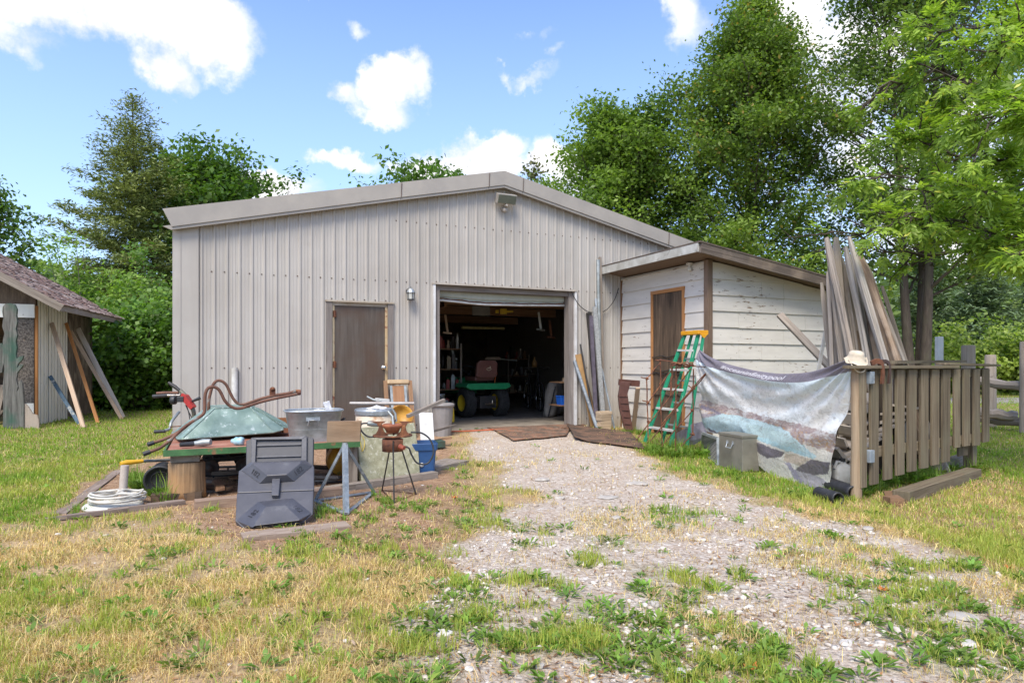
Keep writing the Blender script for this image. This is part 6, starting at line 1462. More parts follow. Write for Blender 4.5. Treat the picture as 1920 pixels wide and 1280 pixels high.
for i in range(NBX + 1):
    for j_ in range(NBY + 1):
        q, r_ = i / NBX, j_ / NBY; u, v = px_bdy(q, r_); UV_[i, j_] = (u, v); h = on_b(u, v)
        # folds: diagonal swags from the two hung corners, curled lower hem
        fold = .035 * math.sin(q * 3.2 + r_ * 7) * math.sin(r_ * math.pi) + .018 * math.sin(18 * (r_ - .25 * q) + 2 * q) * (1 - q) ** 2 + .012 * math.sin(26 * (r_ + .5 * q)) * q ** 2 * math.sin(math.pi * r_)
        fold += .05 * math.sin(q * math.pi) * (1 - (1 - r_) ** 2) + .03 * float(fbm(np.array([q * 5.]), np.array([r_ * 5.]), 9, 3)[0] - .5)
        for cx_ in (0, 1):
            dx_ = abs(q - cx_) + .02; an_ = math.atan2(r_ * .6, dx_); ds_ = math.hypot(dx_, r_ * .6); fold += .024 * math.sin(an_ * 20 + cx_) * math.exp(-ds_ * 2.6) * min(1, ds_ * 8)
        fold += .03 * math.exp(-((r_ - .10) / .05) ** 2) * math.sin(q * math.pi)
        PT[i, j_] = tuple(h + bnr * fold)
U, Vv = UV_[..., 0], UV_[..., 1]
wu = U + (fbm(U * .12, Vv * .12, 61, 4) - .5) * 9; wv = Vv + (fbm(U * .12 + 9, Vv * .12, 62, 4) - .5) * 7
rr = np.linspace(0, 1, NBY + 1)[None, :] * np.ones((NBX + 1, 1)); qq = np.linspace(0, 1, NBX + 1)[:, None] * np.ones((1, NBY + 1))
n1_ = fbm(U * .035, Vv * .05, 63, 5)[..., None]; n2_ = fbm(U * .5, Vv * .5, 64, 4)[..., None]
col_ = np.array((.60, .66, .68)) * (1 - n1_) + np.array((.80, .78, .74)) * n1_
k = sstep(.42, .60, fbm(U * .03 + 5, Vv * .06, 66, 4))[..., None] * .5; col_ = col_ * (1 - k) + np.array((.62, .56, .48)) * k
hz0 = 757 + (wu - 1312) * .262; below = (wv > hz0 + 0)
horiz = (np.abs(wv - hz0 - 6) < 13 + 5 * (qq)); fl = fbm(U * .35, Vv * .6, 67, 3)[..., None]
hc_ = np.array((.20, .13, .16)) * (1 - fl) + np.array((.50, .41, .35)) * fl; hy = (fbm(U * .6, Vv * .6, 68, 3) > .62)[..., None] & (wv > hz0)[..., None]; hc_ = np.where(hy, np.array((.42, .24, .10)), hc_)
low = (wv > hz0 + 14)
col_ = np.where(low[..., None], np.array((.68, .64, .56)) * (.85 + .3 * n2_), col_)
a_m = sstep(16, 7, np.abs(wv - hz0 - 6) - 5 * qq)[..., None] if False else horiz[..., None].astype(float) * (.45 + .5 * (fbm(U * .12, Vv * .2, 69, 3)[..., None] > .42))
col_ = col_ * (1 - a_m) + hc_ * a_m
def pnt(poly, c, k=1.0, tex=.25):
    global col_
    m_ = inpoly(wu * .6 + U * .4, wv * .6 + Vv * .4, poly)[..., None] * k; cc_ = np.array(c) * (1 - tex + 2 * tex * n2_)
    col_ = col_ * (1 - m_) + cc_ * m_
pnt(DECK, (.56, .50, .42)); pnt(TAN, (.50, .42, .33)); pnt(STR1, (.36, .33, .40)); pnt(STR2, (.30, .27, .34), .7)
pnt(POOL, (.46, .60, .62), 1, .15)
m_ = inpoly(wu, wv, [zb(*p) for p in ((500, 670), (760, 740), (860, 800), (960, 900), (820, 850), (620, 790), (520, 740))])[..., None] * .7; col_ = col_ * (1 - m_) + np.array((.36, .47, .45)) * m_
m_ = inpoly(wu, wv, [zb(*p) for p in ((560, 760), (700, 800), (900, 880), (980, 925), (860, 890), (700, 840), (600, 800))])[..., None] * .8; col_ = col_ * (1 - m_) + np.array((.36, .54, .57)) * m_
pnt(GRP_A, (.17, .15, .17)); pnt(GRP_B, (.16, .14, .16)); pnt(LINE1, (.22, .19, .24)); pnt(DARKS, (.30, .27, .33), .8); pnt(ROLL, (.15, .12, .15))
st_ = (rr < .13 - .035 * np.clip(qq * 2.5, 0, 1)); col_ = np.where(st_[..., None], np.array((.19, .17, .20)) * (.7 + .7 * n1_), col_)
wl_ = (~st_) & (rr < .22) ; kk_ = (np.clip((.24 - rr) / .12, 0, 1) * wl_)[..., None] * .55; col_ = col_ * (1 - kk_) + np.array((.62, .78, .84)) * kk_
for f_, th_, k_ in ((.045, .012, .6), (.09, .010, .45), (.02, .008, .5)):
    g_ = fbm(U * f_ + 13 * f_, Vv * f_ * 1.3, 71 + int(f_ * 100), 4); c_ = (np.abs(g_ - .5) < th_ * .7)[..., None] * k_ * .6; col_ = col_ * (1 - c_) + np.array((.20, .17, .15)) * c_
g_ = fbm(U * .25, Vv * .25, 77, 3); c_ = (g_ > .76)[..., None] * .35; col_ = col_ * (1 - c_) + np.array((.24, .21, .17)) * c_
bn_ = thing('vinyl_banner', 'dirty printed pool banner hung from the fence post across to the ladder', 'banner', BA.lerp(BB, .5))
idb = np.arange((NBX + 1) * (NBY + 1)).reshape(NBX + 1, NBY + 1)
Fb = np.stack([idb[:-1, :-1], idb[:-1, 1:], idb[1:, 1:], idb[1:, :-1]], -1).reshape(-1, 4)
MBN, nt, b = _mat('printed_vinyl'); a = nt.nodes.new('ShaderNodeAttribute'); a.attribute_name = 'leaf'; nt.links.new(a.outputs['Color'], b.inputs['Base Color']); b.inputs['Roughness'].default_value = .38
t = nt.nodes.new('ShaderNodeTexCoord'); bump(nt, noise(nt, t.outputs['Object'], 7, 9, .66, 1.2), b, .7, .03)
sheet = raw_mesh('sheet', PT.reshape(-1, 3), Fb, MBN, parent=bn_, col=np.clip(col_, 0, 1).reshape(-1, 3), smooth=True)
md = sheet.modifiers.new('solid', 'SOLIDIFY'); md.thickness = .002
# lettering on the dark top stripe, follows the sag
vs, fs = text_mesh('#oceaninfinitypool', 1.0, 0, .25); xs_a = [v.x for v in vs]; x0_, x1_ = min(xs_a), max(xs_a); mb = MB()
def bpt(q, r_, off=.006):
    x = q * NBX; i = min(int(x), NBX - 1); y = r_ * NBY; j_ = min(int(y), NBY - 1); fx, fy = x - i, y - j_
    p = (PT[i, j_] * (1 - fx) + PT[i + 1, j_] * fx) * (1 - fy) + (PT[i, j_ + 1] * (1 - fx) + PT[i + 1, j_ + 1] * fx) * fy
    return Vector(p) + bnr * off
qa, qb = .262, .605
for f in fs: mb.face([bpt(qa + (qb - qa) * (vs[i].x - x0_) / (x1_ - x0_), .052 - vs[i].y * .072) for i in f])
mb.build('lettering', mat('white_print', (.80, .78, .80), (.7, .68, .7), 40, .5, 0, 0), bn_)
# the loose flap of the banner behind the ladder feet
mb = MB(); fpx = [(1268, 812), (1300, 795), (1316, 790), (1332, 818), (1300, 834), (1272, 832)]; fl_ = [on_b(u, v) + bnr * (.02 * (i % 2)) for i, (u, v) in enumerate(fpx)]
mb.face(fl_); mb.build('loose_corner', mat('flap_print', (.34, .32, .36), (.16, .14, .18), 5, .5, 0, .2), bn_, solid=.003)
# ------------------------------------------------------------------ steel box, grate, junk behind the banner
bxp = gp(1370, 880); sbx = thing('steel_box', 'dull steel box with a drop handle poking out under the banner', 'box', bxp)
c0 = gp(1348, 873); c1 = gp(1392, 884); X_ = (c1 - c0).normalized(); X_.z = 0; Y_ = Vector((-X_.y, X_.x, 0)); wbx = (c1 - c0).length; cc = (c0 + c1) / 2 + Y_ * .10
M_STB = mat('box_steel', (.27, .255, .21), (.17, .16, .13), 4, .5, .35, .1, spots=(.12, .10, .08), spot_at=.66, spot_scale=6)
mb = MB(); mb.obox(cc + Z * .185, (wbx, .20, .35), (X_, Y_, Z)); mb.build('box_body', M_STB, sbx, bevel=.006)
mb = MB(); mb.obox(cc + Z * .365, (wbx + .012, .212, .03), (X_, Y_, Z)); mb.build('lid', M_STB, sbx, bevel=.005)
hp = cc - Y_ * .104 + Z * .27; mb = MB(); mb.tube([hp - X_ * .05 + Z * .02, hp - X_ * .045 - Y_ * .02 - Z * .035, hp + X_ * .045 - Y_ * .02 - Z * .035, hp + X_ * .05 + Z * .02], .006, 8); mb.build('handle', M_GALV, sbx)
for s_ in (-1, 1): mb = MB(); mb.obox(hp + X_ * .05 * s_ + Z * .02, (.025, .008, .03), (X_, Y_, Z)); mb.build('handle_plate', M_GALV, sbx)
gr = thing('metal_grate', 'perforated grey metal grate leaning left of the steel box', 'grate', gp(1330, 858))
g0, g1, g2, g3 = gp(1316, 845), gp(1347, 872), P(1346, 822, 7.6), P(1318, 812, 8.1); mb = MB()
for a, b_ in ((g0, g1), (g1, g2), (g2, g3), (g3, g0)): mb.bar(a, b_, .03, .03)
mb.build('grate_frame', M_GALVD, gr); mb = MB(); mb.face([g0, g1, g2, g3])
m, nt, b = _mat('perforated'); t = nt.nodes.new('ShaderNodeTexCoord'); vo = nt.nodes.new('ShaderNodeTexVoronoi'); vo.inputs['Scale'].default_value = 48; vo.inputs['Randomness'].default_value = 0; nt.links.new(t.outputs['Object'], vo.inputs['Vector'])
nt.links.new(ramp(nt, vo.outputs['Distance'], [(.3, (.03, .03, .03)), (.42, (.24, .22, .20))]), b.inputs['Base Color']); b.inputs['Roughness'].default_value = .6; mb.build('mesh_panel', m, gr, solid=.004)
for (u0, v0, u1, v1, r_, lab) in ((1560, 905, 1602, 925, .058, 'black corrugated drain pipe at the foot of the fence post, upper of two'), (1548, 921, 1572, 933, .048, 'shorter black drain pipe end below the other at the banner corner')):
    a, b_ = gp(u0, v0 + 14), gp(u1, v1 + 10); a = a + (a - b_) * .6; mb = MB(); n = 24; A, B_ = a + Z * r_, b_ + Z * r_; ax_ = (B_ - A).normalized(); x_ = ax_.cross(Z).normalized(); y_ = x_.cross(ax_)
    prof = [(r_ * (1 + .05 * (i % 2)), (B_ - A).length * i / n) for i in range(n + 1)] + [(r_ * .85, (B_ - A).length), (r_ * .85, (B_ - A).length * .3)]
    mb.lathe(prof, A, (x_, y_, ax_), 22); one('drain_pipe', mb, M_BLACK, lab, 'pipe', A, 'black drain pipes at the fence post', solid=.002)
jg = gp(1577, 905); jg = Vector((2.90, 5.80, 0)); jug = thing('white_jug', 'dirty white plastic jug behind the lower banner corner', 'jug', jg)
mb = MB(); loft(mb, [rectring(jg + Z * h, .085 * k, .06 * k, Vector((1, 0, 0)), Vector((0, 1, 0)), .03) for h, k in [(0, .9), (.02, 1), (.16, 1), (.20, .8), (.225, .35), (.24, .33)]], cap=True); mb.build('jug_body', M_WHITEP, jug)
mb = MB(); mb.tube([jg + Vector((-.03, -.01, .235)), jg + Vector((-.055, -.015, .24)), jg + Vector((-.08, -.02, .18))], .013, 8); mb.build('handle', M_WHITEP, jug)
mb = MB(); mb.cyl(jg + Z * .24, jg + Z * .265, .024); mb.build('cap', M_BLACK, jug)
# ------------------------------------------------------------------ board fence enclosure
FA, FB = Vector((2.90, 5.42, 0)), Vector((4.86, 6.74, 0)); fd = (FB - FA).normalized(); fn = Vector((fd.y, -fd.x, 0)); FLn = (FB - FA).length
fc_ = thing('board_fence', 'weathered grey board fence panel fixed to a round post', 'fence', FA.lerp(FB, .5))
def ft_(u): return (plane_hit(u, 700, FA, fn) - FA).dot(fd)
def FV(s_, o, z): return FA + fd * s_ + fn * o + Z * z
slat_u = [(1608, 1618, .09), (1626, 1641, .10), (1651, 1666, .12), (1674.5, 1689, .14), (1697, 1711.5, .15), (1719.5, 1734, .16), (1741, 1754.5, .17), (1761, 1775, .18), (1783, 1794, .30), (1801, 1812, .30), (1820, 1831, .29), (1837.5, 1849, .31)]
for i, (u0, u1, zb_) in enumerate(slat_u):
    s0, s1 = ft_(u0), ft_(u1); mb = MB(); mb.obox(FV((s0 + s1) / 2, .022, (zb_ + 1.045) / 2), (s1 - s0, .02, 1.045 - zb_), (fd, fn, (Z + fd * random.uniform(-.008, .008)).normalized()), long=2, jit=.002); mb.build('slat', W_FENCE, fc_, bevel=.002)
for i in range(1, 11):
    s0, s1 = ft_(slat_u[i][1] - 3), ft_(slat_u[i + 1][0] + 3) if i + 1 < len(slat_u) else FLn; 
    if i in (9,): 
        mb = MB(); mb.obox(FV((s0 + s1) / 2, -.055, .62), (s1 - s0 + .03, .02, .86), (fd, fn, Z), long=2); mb.build('back_slat', W_FENCE, fc_, bevel=.002)
for z_ in (1.01, .36):
    mb = MB(); mb.obox(FV(FLn / 2 - .02, -.012, z_), (FLn + .02, .036, .085), (fd, fn, Z), long=0); mb.build('rail', W_FENCE, fc_, bevel=.003)
mb = MB(); mb.obox(FV(ft_(1700) * 1.0 - .02, .0, 1.067), (ft_(1788) - ft_(1603) + .02, .14, .026), (fd, fn, Z), long=0); mb.build('top_board', W_FENCE, fc_, bevel=.003)
mb = MB(); mb.obox(FV((ft_(1780) + FLn) / 2 + .02, -.01, 1.088), (FLn - ft_(1760) + .05, .13, .022), ((fd - Z * .012).normalized(), fn, Z), long=0); mb.build('top_board', W_FENCE, fc_, bevel=.003)
for z_ in (.98, .34):
    mb = MB(); mb.obox(FV(-.0, .03, z_), (.07, .055, .10), (fd, fn, Z)); mb.build('hanger_bracket', M_BLUEGALV, fc_, bevel=.004)
ps = Vector((2.80, 5.38, 0)); fp = MB(); fp.tube([ps, ps + Z * .4 + Vector((.004, 0, 0)), ps + Z * .85, ps + Z * 1.15], [.046, .041, .040, .038], 14); one('fence_post', fp, wood('round_post', (.36, .27, .18), (.17, .115, .07), (.29, .22, .15), 20, 1, bmp=.8), 'round brown fence post holding the banner and the left end of the board fence', 'post', ps)
p2 = FV(FLn - .12, -.12, 0); mb = MB(); mb.obox(p2 + Z * .52, (.09, .09, 1.04), (fd, fn, Z)); one('fence_post', mb, W_FENCE, 'square grey post behind the right end of the board fence', 'post', p2)
# side fence of the enclosure going back
mb = MB(); a, b_ = P(1668, 679, 6.3), P(1802, 677, 8.8); mb.bar(a, b_, .13, .03, Z); one('loose_plank', mb, W_FENCE, 'loose plank lying along the top of the enclosure towards the thick post', 'plank', a)
rs_ = thing('leather_straps', 'rusty brown horse collar straps hung over the fence top by the hat', 'strap', FV(.16, 0, 1.1))
for o, w_s, m_ in ((.13, .042, M_RUST), (.24, .03, mat('dark_leather', (.07, .035, .025), (.04, .02, .015), 12, .6))):
    mb = MB(); pts = [FV(o - .10, .03, 1.095), FV(o - .05, .045, 1.115), FV(o, .06, 1.10), FV(o + .015, .065, 1.03), FV(o + .012, .06, .93)]; cpt = catmull(pts, 5)
    for a, b_ in zip(cpt[:-1], cpt[1:]): mb.bar(a, b_, w_s, .014, fn, over=.003)
    mb.build('strap', m_, rs_)
ht = thing('bucket_hat', 'cream cloth sun hat with chin strap hung on the fence post', 'hat', ps + Z * 1.15)
hc = ps + Z * 1.13; ax = (Vector((1, 0, 0)), Vector((0, .97, .22)).normalized(), Vector((.0, -.22, .97)).normalized())
M_HAT = mat('hat_cloth', (.60, .52, .41), (.48, .41, .31), 22, .9, 0, .25)
mb = MB(); mb.lathe([(.15, -.035), (.14, -.03), (.098, .0), (.092, .045), (.085, .075), (.06, .09), (0, .092)], hc + Z * .02, ax, 28, sy=1.0)
for i, v_ in enumerate(mb.v):
    d_ = v_ - hc; a = math.atan2(d_.y, d_.x); 
    if d_.z < .03: mb.v[i] = v_ + Z * (.018 * math.sin(a * 2 + 1) + .010 * math.sin(a * 5)) - Z * (.03 if math.sin(a) < 0 else -.005)
mb.v = [hc + (v_ - hc) * .62 for v_ in mb.v]; mb.build('crown_and_brim', M_HAT, ht, solid=.003)
mb = MB(); mb.tube(catmull([hc + Vector((-.09, -.03, .0)), hc + Vector((-.075, -.075, -.07)), hc + Vector((-.02, -.085, -.13)), hc + Vector((.04, -.085, -.12)), hc + Vector((.085, -.06, -.03)), hc + Vector((.09, -.03, .02))], 6), .006, 6); mb.v = [hc + (v_ - hc) * .78 for v_ in mb.v]; mb.build('chin_strap', M_HAT, ht)
# timbers in front of the fence
a, b_ = gp(1688, 940), gp(1826, 893)
mb = MB(); mb.bar(a + Z * .05, b_ + Z * .05, .13, .095, Z, jit=.004); one('ground_timber', mb, W_FENCE, 'square grey timber lying on the grass in front of the board fence', 'timber', a, bevel=.006)
a, b_ = gp(1768, 893), gp(1822, 872); mb = MB(); mb.bar(a + Z * .06 + Vector((0, .12, 0)), b_ + Z * .06 + Vector((0, .12, 0)), .12, .12, Z); one('ground_timber', mb, W_GREY, 'short grey block behind the right end of the square timber', 'timber', a, bevel=.006)
a, b_ = gp(1658, 935), gp(1700, 938); mb = MB(); mb.bar(a + Z * .05, b_ + Z * .08, .09, .025, Z); one('ground_plank', mb, W_BROWN, 'reddish plank end sticking out at the left end of the square timber', 'plank', a)
mb = MB(); mb.obox(gp(1675, 945) + Z * .035, (.10, .09, .07), None, jit=.01); one('rotten_block', mb, W_BROWN, 'rotten brown wood block at the left end of the square timber', 'block', gp(1675, 945))
# cream plastic parts inside the enclosure
cpn = thing('plastic_heap', 'heap of cream folded plastic panels seen behind the fence slats', 'plastic heap', (3.35, 6.25, 0))
M_CREAM = mat('cream_plastic', (.56, .49, .41), (.42, .36, .29), 6, .5, 0, .1)
for i in range(7):
    mb = MB(); c = Vector((3.05 + .10 * i, 6.1 + .06 * i, .25 + .075 * i)); an = .6 - .12 * i; ax = (Vector((math.cos(an), 0, math.sin(an))), Vector((0, 1, 0)), Vector((-math.sin(an), 0, math.cos(an)))); mb.obox(c, (.42, .4, .02), ax); mb.obox(c - ax[0] * .2 + ax[2] * .04, (.02, .4, .10), ax); mb.build('panel', M_CREAM, cpn)
mb = MB(); mb.bar(Vector((2.80, 5.98, 0.02)), Vector((2.90, 5.85, .78)), .07, .05); one('dark_beam', mb, W_DARK, 'dark charred beam standing behind the right edge of the banner', 'beam', (2.62, 5.75, 0))
mb = MB(); mb.obox(Vector((3.0, 6.15, .22)), (.3, .5, .03), (Vector((.6, 0, -.8)), Vector((0, 1, 0)), Vector((.8, 0, .6)))); one('plastic_tray', mb, M_CREAM, 'cream plastic tray tilted above the white jug', 'tray', (2.8, 6.05, 0.1))
dpl = thing('gap_darkening_boards', 'row of dark boards added behind the fence slats to darken the gaps', 'boards', FV(1.3, -.35, 0))  # made-up row, added so the gaps between the slats look dark
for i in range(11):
    mb = MB(); mb.obox(FV(.75 + i * .15, -.32 - .03 * (i % 3), .48), (.155, .025, .94 + .02 * (i % 2)), (fd, fn, (Z + fd * random.uniform(-.04, .04)).normalized()), long=2); mb.build('board', wood('gap_dark_wood', (.05, .04, .032), (.015, .012, .010), (.08, .06, .045)), dpl)
# ------------------------------------------------------------------ tepee of split rails behind the fence
W_RAIL = wood('split_rail_wood', (.46, .40, .34), (.075, .058, .046), (.33, .26, .20), 30, .9, bmp=1.0, var=.35)
W_RAIL2 = wood('split_rail_brown', (.38, .28, .20), (.07, .045, .032), (.48, .40, .33), 26, 1.1, bmp=1.0, var=.3)
W_RAIL3 = wood('split_rail_dark', (.27, .245, .22), (.05, .042, .036), (.40, .36, .32), 34, 1.0, bmp=1.0, var=.3)
W_SILV = wood('silver_rail', (.50, .465, .42), (.13, .11, .095), (.36, .31, .265), 32, .9, bmp=1.0, var=.3)
GR = 'grey split rails stacked upright like a tepee'
HK = .68
z7 = lambda x, y: (1540 + x / 2.371, 420 + y / 2.371)
rails = [((5, 262), (45, 600), 22, 7.7, 'far left short'), ((38, 200), (78, 600), 26, 7.5, 'second from the left, square topped'), ((20, 60), (150, 640), 26, 7.0, 'forked top, crossing'), ((68, 62), (88, 640), 36, 7.3, 'pale thick twisted'),
         ((58, 250), (112, 620), 28, 7.2, 'cracked reddish'), ((105, 100), (215, 640), 22, 7.1, 'slim middle'), ((125, 58), (285, 640), 27, 6.9, 'tallest straight'), ((108, 190), (165, 620), 24, 7.4, 'hidden inner'),
         ((165, 148), (345, 650), 46, 7.0, 'wide dark grey knotty'), ((240, 300), (378, 640), 18, 7.2, 'thin pale right'), ((268, 276), (402, 690), 17, 7.5, 'detached rightmost'), ((182, 150), (300, 640), 22, 7.5, 'brown inner right'), ((140, 240), (230, 640), 26, 7.5, 'shadowed inner'), ((50, 320), (60, 640), 26, 7.7, 'stubby dark left'), ((92, 210), (128, 640), 28, 7.5, 'brown splintered'), ((205, 210), (322, 640), 26, 7.6, 'half hidden grey'), ((88, 150), (170, 640), 18, 7.3, 'thin crossing'), ((150, 120), (262, 640), 18, 7.25, 'slim pale'), ((222, 250), (350, 640), 20, 7.35, 'short slanting'), ((30, 150), (100, 640), 18, 7.15, 'narrow splintered'), ((150, 330), (190, 640), 28, 7.7, 'short inner')]
ORD = ['first', 'second', 'third', 'fourth', 'fifth', 'sixth', 'seventh', 'eighth', 'ninth', 'tenth', 'eleventh', 'twelfth']
for k_ in range(12): rails.append(((22 + k_ * 17 + random.uniform(-5, 5), 110 + 130 * abs(k_ - 5) / 6 + random.uniform(-30, 60)), (52 + k_ * 26, 640), random.uniform(12, 17), 7.35 + .05 * (k_ % 4), 'slender silvery ' + ORD[k_] + ' from the left'))
for i, (tp_, bt_, wpx, Y_, desc) in enumerate(rails):
    a = P(*z7(*tp_), Y_ + .10); b_ = P(*z7(*bt_), Y_ - .25); d_ = b_ - a; b_ = a + d_ * ((a.z - 0.0) / (a.z - b_.z))
    wd_ = wpx / 2.371 * Y_ / F * 1.06; mb = MB(); n = 12; r0 = random.random() * 30
    pts = []; rad = []
    for q in range(n + 1):
        f = q / n; pts.append(a.lerp(b_, f) + Vector((math.sin(f * 5 + r0) * .018, math.sin(f * 7 + r0) * .018, 0)))
        rad.append(wd_ / 2 * (1 + .22 * math.sin(f * 9 + r0) * (1 - f) + .25 * f) * (.62 if q == 0 else 1))
    mb.tube(pts, rad, 9)
    # faceted, split cross-section
    for k_ in range(len(mb.v)):
        ring = k_ // 9; 
        if ring <= n: 
            ang = (k_ % 9); c_ = pts[ring]; mb.v[k_] = c_ + (mb.v[k_] - c_) * (1 + .22 * math.sin(ang * 2.1 + r0) + .08 * math.sin(ang * 3.7 + ring * .8))
    mb.sm = [False] * len(mb.sm)
    one('split_rail', mb, (random.choice((W_SILV, W_SILV, W_GREYL)) if 'silvery' in desc else random.choice((W_RAIL, W_SILV, W_GREYL, W_RAIL2))), desc + ' grey split rail in the upright stack behind the fence', 'rail', b_, GR)
a, b_ = P(1462, 590, 8.95), P(1552, 684, 8.3); d_ = b_ - a; b_ = a + d_ * 1.5; mb = MB(); mb.bar(a, b_, .085, .05, Vector((0, 1, 0))); one('leaning_plank', mb, W_GREY, 'weathered plank slanting down across the shed siding behind the banner', 'plank', b_)
a, b_ = P(1555, 583, 8.1), P(1536, 685, 7.9); b_ = a + (b_ - a) * (a.z / (a.z - b_.z)); mb = MB(); mb.bar(a, b_, .035, .02, Vector((0, 1, 0))); one('white_stick', mb, mat('white_stick', (.62, .60, .56), (.5, .47, .42), 9, .6), 'thin white stick standing left of the split rails', 'stick', b_)
# ------------------------------------------------------------------ split-rail fence and posts at the right
def post(u, v_top, Y, r_, lab, m=W_GREYL, n=14, zb_=0):
    p = Vector(((u - 960) / F * Y, Y, zb_)); top = HC + (HOR - v_top) / F * Y; mb = MB(); mb.tube([p, p + Z * top * .5, p + Z * (top - .02), p + Z * top], [r_ * 1.08, r_, r_ * .97, r_ * .85], n); return one('fence_post', mb, m, lab, 'post', p)
post(1815.5, 647, 9.0, .084, 'thick round grey fence post rising behind the board fence')
post(1857, 665, 11.6, .088, 'thick grey post of the split rail fence right of the board fence')
post(1920, 640, 10.6, .06, 'grey fence post at the right edge of the picture')
pw = Vector(((1761 - 960) / F * 9.4, 9.4, 0)); mb = MB(); mb.obox(pw + Z * .745, (.075, .075, 1.49), None); one('white_post', mb, mat('white_post_paint', (.62, .66, .70), (.5, .54, .58), 6, .5), 'plain white square post behind the board fence', 'post', pw)
GRL = 'rails of the split rail fence'
for (u0, v0, Y0, u1, v1, Y1, r_, lab) in ((1832, 714, 11.3, 1990, 735, 10.2, .075, 'uppermost weathered rail of the split rail fence'), (1832, 772, 11.2, 1906, 781, 11.0, .085, 'short thick rail with a broken end low on the split rail fence'), (1832, 784, 11.5, 2000, 800, 10.4, .07, 'bottom rail of the split rail fence near the grass'), (1826, 706, 11.5, 1866, 710, 11.5, .04, 'stub of a rail against the thick grey post')):
    a, b_ = P(u0, v0, Y0), P(u1, v1, Y1); mb = MB(); n = 8; pts = [a.lerp(b_, q / n) + Z * .012 * math.sin(q * 1.9) for q in range(n + 1)]; mb.tube(pts, [r_ * (1 + .12 * math.sin(q * 2.3 + u0)) for q in range(n + 1)], 8); mb.sm = [False] * len(mb.sm); one('fence_rail', mb, W_GREYL, lab, 'rail', a, GRL)
# ------------------------------------------------------------------ lawn tractor in the garage
FZ = .065
def gf(u, v):  # point on the garage floor
    Y = F * (HC - FZ) / (v - HOR); return Vector(((u - 960) / F * Y, Y, FZ))
ra = gf(872, 784); rb = gf(937, 778); axl = (rb - ra).normalized(); fw_ = Vector((-axl.y, axl.x, 0)); mc = (ra + rb) / 2
axl = Vector((.85, .52, 0)).normalized(); fw_ = Vector((-axl.y, axl.x, 0)); mc = Vector(((905 - 960) / F * 13.1, 13.1, FZ))
tr = thing('lawn_tractor', 'green lawn tractor with yellow wheel hubs and brown seat parked in the garage', 'lawn tractor', mc)
def TT(x, y, z): return mc + axl * x + fw_ * y + Z * z
M_TYRE = MATS['rubber']; M_JG = mat('tractor_green', (.03, .34, .13), (.02, .26, .10), 8, .35, 0, .03); M_JY = mat('hub_yellow', (.85, .60, .03), (.75, .50, .03), 8, .4)
for s_, R_, W_, x, y in ((-1, .285, .22, .37, 0), (1, .285, .22, .37, 0), (-1, .19, .15, .36, 1.15), (1, .19, .15, .36, 1.15)):
    c = TT(s_ * x, y, R_); ax = (fw_, Z, axl * s_ if s_ > 0 else -axl); ax = (fw_, Z, axl) if s_ > 0 else (fw_, Z, -axl)
    mb = MB(); h = W_ / 2; mb.lathe([(R_ * .52, -h * .9), (R_ * .80, -h), (R_ * .95, -h * .85), (R_, -h * .45), (R_, h * .45), (R_ * .95, h * .85), (R_ * .80, h), (R_ * .52, h * .9)], c, ax, 36)
    n = 30
    for k in range(n):
        for j_ in (-.6, -.2, .2, .6):
            a = (k + (.5 if j_ in (-.2, .6) else 0)) / n * 6.283; rd = fw_ * math.cos(a) + Z * math.sin(a); tg = -fw_ * math.sin(a) + Z * math.cos(a); mb.obox(c + rd * (R_ + .002) + ax[2] * h * j_, (.028, .03, .012), (ax[2], tg, rd))
    wh = mb.build('tyre', M_TYRE, tr)
    mb = MB(); mb.lathe([(0, h * .35), (R_ * .20, h * .35), (R_ * .28, h * .45), (R_ * .46, h * .5), (R_ * .52, h * .92), (R_ * .56, h * .94)], c, ax, 28); mb.lathe([(0, -h * .35), (R_ * .46, -h * .5), (R_ * .52, -h * .92), (R_ * .56, -h * .94)], c, ax, 28); mb.build('wheel_hub', M_JY, wh)
mb = MB(); mb.prism([(-.50, .60), (-.46, .67), (.46, .67), (.50, .60), (.40, .55), (-.40, .55)][::-1], TT(0, -.26, 0), axl, Z, -fw_, .0, hb=-.50); fen = mb.build('rear_fender', M_JG, tr, bevel=.01)
mb = MB(); mb.obox(TT(0, -.08, .30), (.36, .30, .24), (axl, fw_, Z)); mb.obox(TT(0, .45, .32), (.40, 1.1, .14), (axl, fw_, Z)); mb.build('chassis', M_DARKM, tr, bevel=.01)
mb = MB(); mb.obox(TT(.0, -.26, .27), (.22, .05, .03), (axl, fw_, Z)); mb.cyl(TT(.06, -.28, .28), TT(.06, -.28, .34), .022); mb.build('tow_hitch', MATS['chrome'], tr)
M_SEAT = mat('brown_vinyl', (.20, .085, .065), (.15, .06, .05), 8, .5, 0, .1)
mb = MB(); mb.prism([(-.235, .0), (-.225, .26), (-.17, .32), (.17, .32), (.225, .26), (.235, .0), (.15, -.03), (-.15, -.03)][::-1], TT(0, -.12, .80), axl, (Z - fw_ * .15).normalized(), -fw_, .05, hb=-.03); sb_ = mb.build('seat_back', M_SEAT, tr, bevel=.02)
mb = MB(); mb.obox(TT(0, .14, .76), (.44, .44, .10), (axl, fw_, Z)); mb.build('seat_cushion', M_SEAT, tr, bevel=.03)
mb = MB(); mb.prism([(-.045, -.03), (.045, -.03), (.045, .045), (-.045, .045)], TT(.03, -.175, .97), axl, (Z - fw_ * .15).normalized(), -fw_, .004, hb=0); 
mb = MB(); up_ = (Z - fw_ * .15).normalized(); ce = TT(.03, -.12, .80) + up_ * .17 - fw_ * .056
